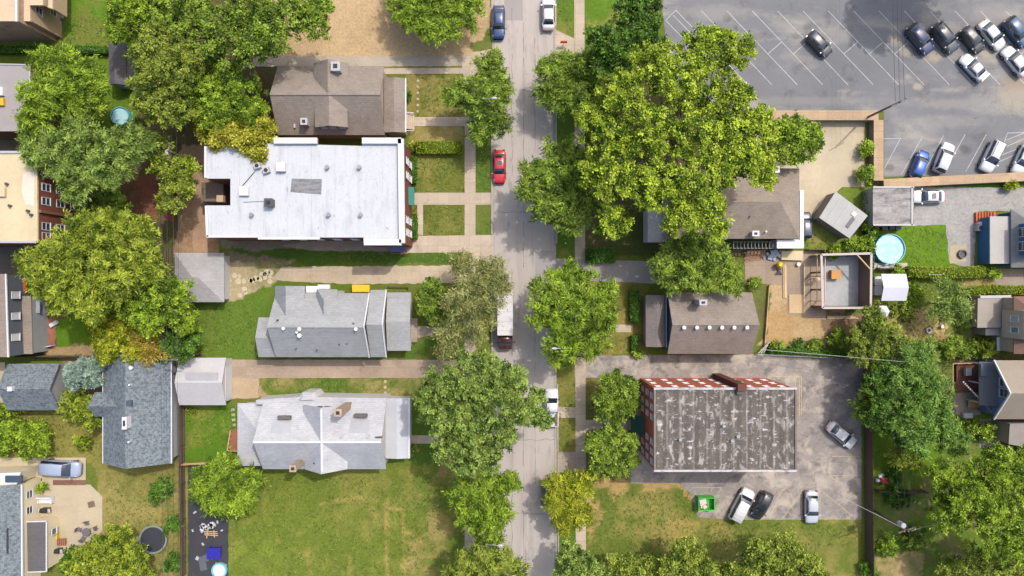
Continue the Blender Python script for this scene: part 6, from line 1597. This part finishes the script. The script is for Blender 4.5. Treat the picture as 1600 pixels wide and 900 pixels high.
simple('lumber_stack', 'pale planks along the lower wall of the roofless garage', 'lumber', 1316, 497, lambda m, p: [m.beam((p.x - 2.2, p.y + .12 * k, .1), (p.x + 2.2 - .4 * k, p.y + .15 * k, .1), .14, .12) for k in range(3)], LUM)
simple('lumber_stack', 'long plank leaning on the open side of the roofless garage', 'lumber', 1256, 440, lambda m, p: m.beam((p.x, p.y + 2.6, .1), (p.x, p.y - 2.8, .12), .18, .08), LUM)
for y0, y1, lab in ((400, 432, 'upper'), (436, 470, 'lower')):
    simple('scaffold_frame', 'timber scaffold frame at the open side of the roofless garage, %s one' % lab, 'scaffold', 1270, (y0 + y1) / 2, lambda m, p: [m.beam(P(x, y, 0.02), P(x, y, 0.02) + Vector((0, 0, 2.4)), .1, .1) for x in (1265, 1277) for y in (y0, y1)] + [m.beam(P(x, y0, 0) + Vector((0, 0, 2.35)), P(x, y1, 0) + Vector((0, 0, 2.35)), .1, .12) for x in (1265, 1277)] + [m.beam(P(1265, y0, 0) + Vector((0, 0, 1.8)), P(1277, y0, 0) + Vector((0, 0, 1.8)), .4, .06)], LUM)
for k in range(6):
    simple('stepping_stone', 'pale round stepping stone on the lawn of the brown shingled house', 'stepping stone', 653, 126 + 9.6 * k, lambda m, p: m.cyl(p.x, p.y, 0.01, .05, .2, 14), CONC, 'stepping stones left of the street')
for k in range(5):
    simple('stepping_stone', 'square stepping stone on the green lawn by the wooden deck', 'stepping stone', 364 + k * .6, 640 + 8 * k, lambda m, p: m.box((p.x, p.y, .03), (.5, .35, .05), .2), CONC, 'stepping stones left of the white house')
for k in range(3):
    simple('stepping_stone', 'pale stepping stone crossing the grass strip above the white house', 'stepping stone', 602, 596 + 9 * k, lambda m, p: m.cyl(p.x, p.y, 0.01, .05, .22, 12), CONC, 'stepping stones above the white house')
for k in range(22):
    x, y = r_.uniform(356, 430), 0
    y = r_.uniform(424, 440) if x > 385 else r_.uniform(430, 462)
    simple('flagstone', 'irregular pale flagstone in the gravel beside the hip roofed garage', 'flagstone', x, y, lambda m, p: m.cyl(p.x, p.y, .01, .06, r_.uniform(.25, .5), r_.choice((5, 6, 7))), surf('flagstone', S(216, 202, 170), .2, 4), 'flagstones beside the hip roofed garage')
simple('fence_rail', 'dark timber rail at the top right corner of the grey house', 'fence rail', 622, 448, lambda m, p: (m.beam((p.x - 1.4, p.y, .5), (p.x + 1.4, p.y, .5), .14, .14), m.beam((p.x + 1.4, p.y - .5, .02), (p.x + 1.4, p.y, .6), .14, .14), m.box((p.x - 1.3, p.y, .25), (.14, .14, .5))), WOOD_D)
simple('white_chair', 'white lounger at the edge of the red brick patio', 'lounger', 86, 506, lambda m, p: (m.box((p.x, p.y, .35), (1.2, .55, .08), .5), m.box((p.x + .3, p.y + .2, .18), (.5, .4, .3), .5)), WHITE)
table('white table on the red brick deck at the left edge', 56, 524, (.6, 1.0), .95, WHITE)
for k, (x, y) in enumerate(((70, 25), (74, 18))):
    p = P(x, y); root = thing('air_conditioner', ('white air conditioner behind the tan block, front one', 'white air conditioner behind the tan block, rear one')[k], 'air conditioner', p)
    MB().box((p.x, p.y, .6), (.9, .9, .9)).build('housing', WHITE, root); MB().cyl(p.x, p.y, 1.05, 1.09, .33, 18).build('fan_grille', DGREY, root)
simple('trash_pile', 'dark bags heaped beside the white air conditioners', 'bags', 88, 24, lambda m, p: [m.loft([[(p.x + dx + w * math.cos(t), p.y + dy + w * math.sin(t), z) for t in [i * math.pi / 4 for i in range(8)]] for z, w in ((.02, .3), (.3, .38), (.5, .12))]) for dx, dy in ((-.4, .3), (.3, .1), (0, -.5), (.6, -.6))], plain('dark_bag', S(96, 92, 104), .4))
simple('garden_statue', 'dark kettle on the shaded ground behind the yellow-leaved tree', 'kettle', 287, 190, lambda m, p: (m.cyl(p.x, p.y, .02, .6, .5, 16, .42), m.cyl(p.x, p.y, .6, .7, .3, 16)), DGREY)
for x, y, lab in ((1085, 360, 'upper'), ):
    pass

# ------------------------------------------------------------------ uneven tufts in the lawns
def tufts():
    rg = np.random.default_rng(77)
    areas = [[(360, 745), (700, 745), (690, 900), (360, 900)], [(925, 765), (1075, 770), (1085, 815), (1345, 818), (1345, 850), (925, 900)], [(165, 740), (285, 740), (285, 900), (165, 900)],
             [(300, 480), (400, 470), (400, 556), (300, 556)], [(294, 638), (368, 638), (368, 700), (294, 700)], [(655, 247), (724, 247), (724, 300), (655, 300)], [(664, 323), (724, 323), (724, 366), (664, 366)],
             [(652, 120), (724, 120), (724, 180), (652, 180)], [(745, 205), (767, 205), (767, 300), (745, 300)], [(410, 594), (640, 594), (640, 612), (410, 612)], [(0, 646), (160, 646), (160, 712), (0, 712)],
             [(1414, 356), (1476, 356), (1480, 410), (1414, 415)], [(100, 40), (170, 0), (200, 70), (60, 72)], [(1260, 362), (1340, 380), (1300, 390), (1260, 390)], [(1400, 440), (1500, 440), (1500, 530), (1400, 530)],
             [(872, 600), (897, 600), (900, 700), (874, 700)], [(872, 0), (895, 0), (895, 45), (872, 40)], [(916, 525), (985, 525), (985, 550), (916, 552)], [(540, 396), (720, 396), (720, 410), (540, 410)]]
    pos = []
    for pts in areas:
        xs = [p[0] for p in pts]; ys = [p[1] for p in pts]
        n = int((max(xs) - min(xs)) * (max(ys) - min(ys)) / 121 * 9)
        x = rg.uniform(min(xs), max(xs), n); y = rg.uniform(min(ys), max(ys), n)
        k = inpoly(x, y, pts) & (rg.random(n) < .25 + fbm(x, y, 93, 26, 3))
        pos.append(np.column_stack([(x[k] - 800) / U, (450 - y[k]) / U]))
    pos = np.concatenate(pos); n = len(pos); idx = np.repeat(np.arange(n), 4); N = len(idx)
    p = np.column_stack([pos[idx] + rg.normal(0, .09, (N, 2)), rg.uniform(.03, .09, N)])
    ax = rg.normal(size=(N, 3)); ax[:, 2] = np.abs(ax[:, 2]) * .35; ax /= np.linalg.norm(ax, axis=1)[:, None]
    sd = np.cross(ax, rg.normal(size=(N, 3)) * .35 + np.array([0, 0, 1])); sd /= np.linalg.norm(sd, axis=1)[:, None]
    L = rg.uniform(.06, .17, N)[:, None]; W = rg.uniform(.02, .05, N)[:, None]
    V = np.stack([p - ax * L, p + sd * W, p + ax * L, p - sd * W], 1).reshape(-1, 3); V[:, 2] = np.maximum(V[:, 2], .012)
    t = np.repeat(np.clip(rg.normal(.45, .3, n), 0, 1)[idx], 4)
    o = quads_object('grass', V, np.arange(4 * N).reshape(N, 4), t, leafmat('leaf_grass', S(84, 112, 34), S(158, 168, 84)))
    tag(o, 'short uneven tufts of grass growing in the lawns', 'grass', kind='stuff')
tufts()
# ------------------------------------------------------------------ vehicles
def paint(name, rgb, rough=.35): return surf('paint_' + name, S(*rgb), .03, 3, .03, .5, rough=rough, coat=.8, spec=.5)
PW = paint('white', (238, 238, 244)); PS = paint('silver', (230, 232, 238)); PLB = paint('pale_silver', (208, 215, 230)); PBLK = paint('black', (46, 48, 54)); PCH = paint('charcoal', (74, 79, 88))
PNAVY = paint('navy', (46, 60, 104)); PBLUE = paint('blue', (18, 96, 190)); PTEAL = paint('teal_blue', (44, 88, 122)); PRED = paint('red', (226, 42, 52)); PSL = paint('slate', (92, 98, 116)); PDB = paint('deep_blue', (44, 72, 126)); PMAR = paint('maroon', (92, 44, 46))
CARGLASS = glassy('car_glass', S(44, 54, 66), .04)
TYRE = plain('tyre', S(34, 34, 36), .9); RIM = plain('rim', S(170, 172, 178), .35, .7)
HEADL = glassy('headlamp', S(220, 226, 232)); TAILL = glassy('tail_lamp', S(170, 20, 24)); TRIMB = plain('black_trim', S(38, 38, 42), .6)

SPEC = {  # length, width, hood z, belt z, boot z, roof z, cabin x: rear base, rear roof, front roof, front base
 'sedan': (4.75, 1.84, .92, .98, 1.02, 1.45, -1.75, -1.05, .35, 1.15, 1.62),
 'hatch': (4.15, 1.78, .95, 1.0, 1.02, 1.50, -2.0, -1.55, .30, 1.10, 1.45),
 'suv':   (4.75, 1.92, 1.08, 1.12, 1.12, 1.72, -2.3, -1.95, .35, 1.15, 1.6),
 'van':   (5.05, 1.98, 1.08, 1.12, 1.12, 1.78, -2.46, -2.2, .65, 1.55, 1.7),
 'coupe': (4.5, 1.80, .88, .94, .98, 1.34, -1.45, -.75, .15, .95, 1.5),
}
def half(x, L, W):
    e = L / 2 - abs(x); w = W / 2
    if e < .02: return w * .66
    if e < .16: return w * (.66 + .20 * (e - .02) / .14)
    if e < .55: return w * (.86 + .11 * (e - .16) / .39)
    return w * min(1.0, .97 + .03 * (e - .55) / .5)

CARMESH = {}
def car_parts(kind):
    if kind in CARMESH: return CARMESH[kind]
    L, W, zh, zb, zt, zr, rb, rr, fr, fb, wb = SPEC[kind]
    out = []
    def ztop(x):
        if x > fb: t = (x - fb) / (L / 2 - fb); return zb - .02 - (zb - zh * .80) * t ** 1.6
        if x < rb: t = (rb - x) / (L / 2 + rb) if L / 2 + rb > .05 else 0; return zt - .12 * t ** 2
        return zb + (zt - zb) * max(0, min(1, (fb - x) / (fb - rb)))
    xs = sorted(set([-L / 2, -L / 2 + .05, -L / 2 + .16, -L / 2 + .4, rb, -1.2, -.6, 0, .6, fb, fb + .25, L / 2 - .75, L / 2 - .45, L / 2 - .18, L / 2 - .06, L / 2]))
    xs = [x for x in xs if -L / 2 <= x <= L / 2]
    rings = []
    for x in xs:
        w = half(x, L, W); z = ztop(x); e = min(1, (L / 2 - abs(x)) / .2); zz = z - .22 * (1 - e); lo = .26 + .14 * (1 - e)
        side = [(w * .90, lo), (w * .985, lo + .12), (w, .62), (w * .985, zz - .14), (w * .90, zz - .03), (w * .55, zz + .015), (0, zz + .03)]
        ring = [(x, -y, z_) for y, z_ in side] + [(x, y, z_) for y, z_ in reversed(side[:-1])]
        rings.append(ring)
    out.append(('body', MB().loft(rings).mesh('body', smooth=True), 'paint', None))
    # cabin: pillars and roof
    rings = []
    for x, z, wf, tw in ((rb, zt - .03, .86, .78), (rb * .5 + rr * .5, (zt + zr) / 2 + .06, .80, .70), (rr, zr - .02, .74, .64), ((rr + fr) / 2, zr + .02, .76, .67), (fr, zr - .02, .74, .64), ((fr + fb) / 2, (zb + zr) / 2 + .05, .81, .70), (fb, zb - .04, .88, .80)):
        w = W / 2; b = W / 2 * .93
        side = [(b if rb < x < fb else w * wf, zb - .1 if rb < x < fb else z - .06), (w * wf, z - .10 if z > zb + .15 else z - .03), (w * tw, z - .015), (w * .32, z + .02), (0, z + .025)]
        rings.append([(x, -y, q) for y, q in side] + [(x, y, q) for y, q in reversed(side[:-1])])
    out.append(('roof', MB().loft(rings).mesh('roof', smooth=True), 'paint', None))
    w = W / 2
    def slab(pts, off):
        n = (Vector(pts[1]) - Vector(pts[0])).cross(Vector(pts[3]) - Vector(pts[0])).normalized()
        if n.z < 0 and abs(n.z) > .1: n = -n
        return MB().prism([Vector(p) - n * .01 for p in pts], [Vector(p) + n * off for p in pts])
    def lerp3(a, b, t): return tuple(a[i] + (b[i] - a[i]) * t for i in range(3))
    f0 = (fb, zb - .02); f1 = (fr, zr + .0)
    def screen(xa, za, wa, xb_, zb_, wb_, nm):
        m = MB(); q0 = []; steps = 3
        rings = []
        for t in (0.06, .5, .93):
            x = xa + (xb_ - xa) * t; z = za + (zb_ - za) * t + .10 * math.sin(math.pi * t) + .03; ww = wa + (wb_ - wa) * t
            rings.append([(x, -ww, z - .03), (x, -ww * .5, z + .015), (x, 0, z + .03), (x, ww * .5, z + .015), (x, ww, z - .03), (x, ww, z - .07), (x, 0, z - .05), (x, -ww, z - .07)])
        return m.loft(rings).mesh(nm, smooth=False)
    out.append(('windshield', screen(fb, zb - .02, w * .82, fr, zr - .0, w * .66, 'windshield'), CARGLASS, None))
    out.append(('rear_window', screen(rb, zt - .01, w * .76, rr, zr - .0, w * .63, 'rear_window'), CARGLASS, None))
    for s in (-1, 1):
        y0, y1 = s * w * .945, s * w * .765
        m = MB().prism([(rb + .35, y0, zb + .02), (fb - .18, y0, zb + .02), (fr + .05, y1, zr - .12), (rr + .1, y1, zr - .12)], [(rb + .35, y0 - s * .1, zb + .02), (fb - .18, y0 - s * .1, zb + .02), (fr + .05, y1 - s * .1, zr - .12), (rr + .1, y1 - s * .1, zr - .12)])
        out.append(('side_window', m.mesh('side_window'), CARGLASS, None))
        m = MB().box((fb - .12, s * (w + .09), zb + .03), (.16, .22, .14)); out.append(('wing_mirror', m.mesh('wing_mirror'), 'paint', None))
        hx = L / 2 - .20
        m = MB().loft([[(x, s * y, z), (x, s * (y - .26), z + .02), (x, s * (y - .26), z - .12), (x, s * y, z - .14)] for x, y, z in ((hx - .34, half(hx - .34, L, W) * .97, ztop(hx - .34) - .02), (hx + .06, half(hx + .06, L, W) * 1.0, ztop(hx) - .15))]); out.append(('headlight', m.mesh('headlight'), HEADL, None))
        tx = -L / 2 + .10
        m = MB().box((tx, s * half(tx, L, W) * .86, ztop(tx + .1) - .16), (.22, .30, .2)); out.append(('tail_light', m.mesh('tail_light'), TAILL, None))
        for ax in (L / 2 - .92, -L / 2 + .95):
            m = MB().tube((ax, s * (w - .20), .33), (ax, s * (w + .005), .33), .33, n=18); out.append(('wheel', m.mesh('wheel'), TYRE, ('rim', MB().tube((ax, s * (w - .02), .33), (ax, s * (w + .015), .33), .2, n=14).mesh('rim'), RIM)))
    CARMESH[kind] = out
    return out

def put(name, me, mat, parent):
    o = bpy.data.objects.new(name, me); COL.objects.link(o); o.parent = parent
    if not me.materials: me.materials.append(mat)
    o.material_slots[0].link = 'OBJECT'; o.material_slots[0].material = mat
    return o
def car(kind, label, x, y, front, pm, cat='car', name=None, group='parked cars', extra=(), s=1.0):
    """front: direction of the bonnet in the photo (dx, dy)"""
    p = P(x, y, .9); p.z = .022
    root = thing(name or ('parked_van' if kind == 'van' else 'parked_car'), label, cat, p, math.atan2(-front[1], front[0]), group)
    root.scale = (s, s, s)
    ORG[root.name] = Vector((0, 0, 0))
    for nm, me, mt, sub in car_parts(kind):
        o = put(nm, me, pm if mt == 'paint' else mt, root)
        if sub: put(sub[0], sub[1], sub[2], o)
    L, W, zh, zb, zt, zr, rb, rr, fr, fb, wb = SPEC[kind]
    if 'sunroof' in extra: MB().box((fr - .75, 0, zr + .045), (.6, .78, .02)).build('sunroof', CARGLASS, root)
    if 'rails' in extra:
        for sg in (-1, 1): MB().beam((rr + .15, sg * W * .30, zr + .05), (fr - .1, sg * W * .30, zr + .05), .05, .05).build('roof_rail', TRIMB, root)
    if 'spoiler' in extra: MB().box((-L / 2 + .25, 0, zt + .12), (.25, W * .8, .06)).box((-L / 2 + .25, 0, zt + .03), (.1, W * .6, .18)).build('spoiler', pm, root)
    if 'soft_lines' in extra:
        for k in range(4): MB().box((rr + .35 + k * .55, 0, zr + .04), (.05, W * .6, .02)).build('roof_rib', LGREY, root)
    return root
car('sedan', 'dark blue car at the top of the street, half under the bright green tree', 779, 34, (0, 1), PDB)
car('sedan', 'white car at the top of the street beside the grass verge', 857, 20, (0, -1), PW)
car('sedan', 'bright red car parked at the left kerb of the street', 780.5, 260, (0, 1), PRED, extra=('sunroof',))
car('hatch', 'dark car hidden under the golden yellow street tree', 856, 772, (0, 1), PCH)
d = (.72, .70)
car('hatch', 'black car parked alone in the middle of the striped lot', 1281, 68, d, PCH, extra=('rails',))
car('suv', 'dark navy car with a bluish roof, first of the slanted row at the top right', 1438, 61, (.80, 1.0), PNAVY)
car('suv', 'black car with a green tinge, second of the slanted row at the top right', 1477, 59, (.80, 1.0), PCH, extra=('rails',))
car('hatch', 'black car with red tail lights, third of the slanted row at the top right', 1520, 62, (.80, 1.0), PBLK, extra=('sunroof',))
car('sedan', 'white car in the slanted row at the top right between black and blue ones', 1551, 54, (.80, 1.0), PW)
car('suv', 'teal blue car cut by the right edge in the slanted row', 1590, 50, (.80, 1.0), PTEAL)
car('coupe', 'white car with a rear spoiler parked below the slanted row', 1523, 105, (-.95, -1.0), PW, extra=('spoiler',))
car('sedan', 'white car cut by the right edge, nose to nose with the teal blue one', 1588, 95, (-.80, -1.0), PW)
car('hatch', 'bright blue hatchback backed against the tan wall of the parking lot', 1438, 257, (.42, -1.0), PBLUE)
car('suv', 'white car next to the bright blue hatchback', 1476, 246, (.40, -1.0), PW, s=.95)
car('suv', 'long white car by the hatched bay of the parking lot', 1551, 244, (-.48, 1.0), PW, extra=('rails',))
car('sedan', 'silver car cut by the right edge beside the hatched bay', 1600, 248, (-.45, 1.0), PS)
car('sedan', 'white car with a dark sunroof before the stained flat garage', 1451, 307, (-1, 0), PW, extra=('sunroof',))
car('hatch', 'slate blue car squeezed between the brown hip roof and the tilted shed', 1260, 352, (0, -1), PSL, s=.92)
car('sedan', 'silver car parked at a slant near the light green tree', 1316, 680, (.80, .66), PS)
car('van', 'long white van with ribbed roof in the brick block car park', 1159, 790, (.52, -1.0), PW, cat='van', extra=('soft_lines',))
car('hatch', 'black hatchback parked beside the long white van', 1191, 790, (-.52, 1.0), PBLK)
car('sedan', 'pale silver car parked straight in the brick block car park', 1269, 793, (0, 1), PLB)
car('van', 'pale silver minivan on the tan drive at the left edge', 95, 732, (1, .06), paint('blue_silver', (172, 184, 210)), cat='van', s=1.1)

# white pickup
p = P(862, 636, .9); p.z = .02; root = thing('pickup_truck', 'white pickup truck at the right kerb beneath the enormous oak', 'pickup', p, math.pi / 2, 'parked cars'); ORG[root.name] = Vector((0, 0, 0))
def prof(xs, W, lo=.4):
    return MB().loft([[(x, -w * .96, lo), (x, -w, z - .15), (x, -w * .9, z), (x, 0, z + .02), (x, w * .9, z), (x, w, z - .15), (x, w * .96, lo)] for x, w, z in xs])
prof([(2.6, .70, .85), (2.5, .86, .98), (2.1, .92, 1.08), (1.2, .95, 1.14), (-.6, .95, 1.14)], 1, .35).build('body', PW, root, smooth=True)
prof([(1.25, .84, 1.14), (.65, .74, 1.78), (-.1, .74, 1.82), (-.55, .76, 1.78), (-.62, .82, 1.16)], 1, 1.05).build('cab', PW, root, smooth=True)
MB().prism([(1.26, -.78, 1.17), (1.26, .78, 1.17), (.70, .68, 1.76), (.70, -.68, 1.76)], [(1.30, -.78, 1.20), (1.30, .78, 1.20), (.74, .68, 1.79), (.74, -.68, 1.79)]).build('windshield', CARGLASS, root)
m = MB()
for sg in (-1, 1): m.box((-1.65, sg * .91, .88), (2.05, .09, .72))
m.box((-1.65, 0, .60), (2.05, 1.76, .08)).box((-2.66, 0, .88), (.08, 1.86, .72)); m.build('truck_bed', PW, root)
for sg in (-1, 1):
    for ax in (1.7, -1.7): w_ = MB().tube((ax, sg * .72, .38), (ax, sg * .955, .38), .38, n=18).build('wheel', TYRE, root)
    MB().box((1.15, sg * 1.06, 1.25), (.16, .24, .18)).build('wing_mirror', TRIMB, root)
    MB().box((2.5, sg * .68, .82), (.12, .3, .16)).build('headlight', HEADL, root)
MB().beam((-.8, -.80, 1.32), (-2.6, -.80, 1.32), .16, .1).build('ladder_rail', plain('red_white_rail', S(214, 150, 146)), root)
# box truck
p = P(789.5, 500, 1.6); p.z = .02; root = thing('box_truck', 'box truck with a long white cargo box and a dark maroon cab', 'truck', p, -math.pi / 2); ORG[root.name] = Vector((0, 0, 0))
MB().box((-1.05, 0, 1.95), (6.2, 2.15, 2.3)).build('cargo_box', surf('truck_white', S(238, 236, 238), .05, 2), root)
MB().box((-.6, 0, .65), (6.6, 1.0, .3)).build('chassis', TRIMB, root)
prof([(2.1, 1.0, 2.2), (2.9, 1.0, 2.15), (3.5, .97, 1.45), (4.05, .92, 1.3), (4.2, .72, 1.1)], 1, .5).build('cab', PMAR, root, smooth=True)
MB().prism([(3.52, -.86, 1.50), (3.52, .86, 1.50), (2.98, .84, 2.10), (2.98, -.84, 2.10)], [(3.56, -.86, 1.53), (3.56, .86, 1.53), (3.02, .84, 2.13), (3.02, -.84, 2.13)]).build('windshield', CARGLASS, root)
for sg in (-1, 1):
    for ax in (3.2, -2.4): MB().tube((ax, sg * .72, .42), (ax, sg * 1.0, .42), .42, n=18).build('wheel', TYRE, root)
    MB().box((3.1, sg * 1.22, 1.6), (.14, .26, .4)).build('wing_mirror', TRIMB, root)
    MB().box((4.12, sg * .6, .85), (.12, .3, .18)).build('headlight', HEADL, root)
for k in range(5): MB().box((-3.8 + k * 1.3, 0, 3.11), (.05, 2.0, .02)).build('roof_rib', LGREY, root)

# ------------------------------------------------------------------ camera and daylight
cam = bpy.data.cameras.new('camera'); co = bpy.data.objects.new('camera', cam); COL.objects.link(co)
co.location = (0, 0, H); cam.sensor_width = 36.0
cam.lens = 18.0 / (800.0 / U / H); cam.clip_start = 1.0; cam.clip_end = 12000
scene.camera = co
sd = Vector((.42, .43, 1.0)).normalized()
elev = math.asin(sd.z); az = math.atan2(sd.x, sd.y)
w = bpy.data.worlds.new('World'); scene.world = w; w.use_nodes = True
nt = w.node_tree; nt.nodes.clear()
sky = nt.nodes.new('ShaderNodeTexSky'); sky.sky_type = 'NISHITA'; sky.sun_disc = False
sky.sun_elevation = elev; sky.sun_rotation = az; sky.dust_density = 5.0; sky.air_density = 1.3
bg = nt.nodes.new('ShaderNodeBackground'); bg.inputs['Strength'].default_value = .15
wo = nt.nodes.new('ShaderNodeOutputWorld'); nt.links.new(sky.outputs[0], bg.inputs[0]); nt.links.new(bg.outputs[0], wo.inputs[0])
sl = bpy.data.lights.new('sun', 'SUN'); sl.energy = 2.1; sl.angle = math.radians(.53); sl.color = (1.0, .955, .89)
so = bpy.data.objects.new('sun', sl); COL.objects.link(so); so.rotation_euler = sd.to_track_quat('Z', 'Y').to_euler(); so.location = sd * 80
scene.render.engine = 'CYCLES'
scene.view_settings.view_transform = 'Standard'; scene.view_settings.look = 'None'
scene.view_settings.gamma = 1.0; scene.view_settings.exposure = .70
scene.cycles.max_bounces = 5; scene.cycles.transparent_max_bounces = 4
scene.render.film_transparent = False
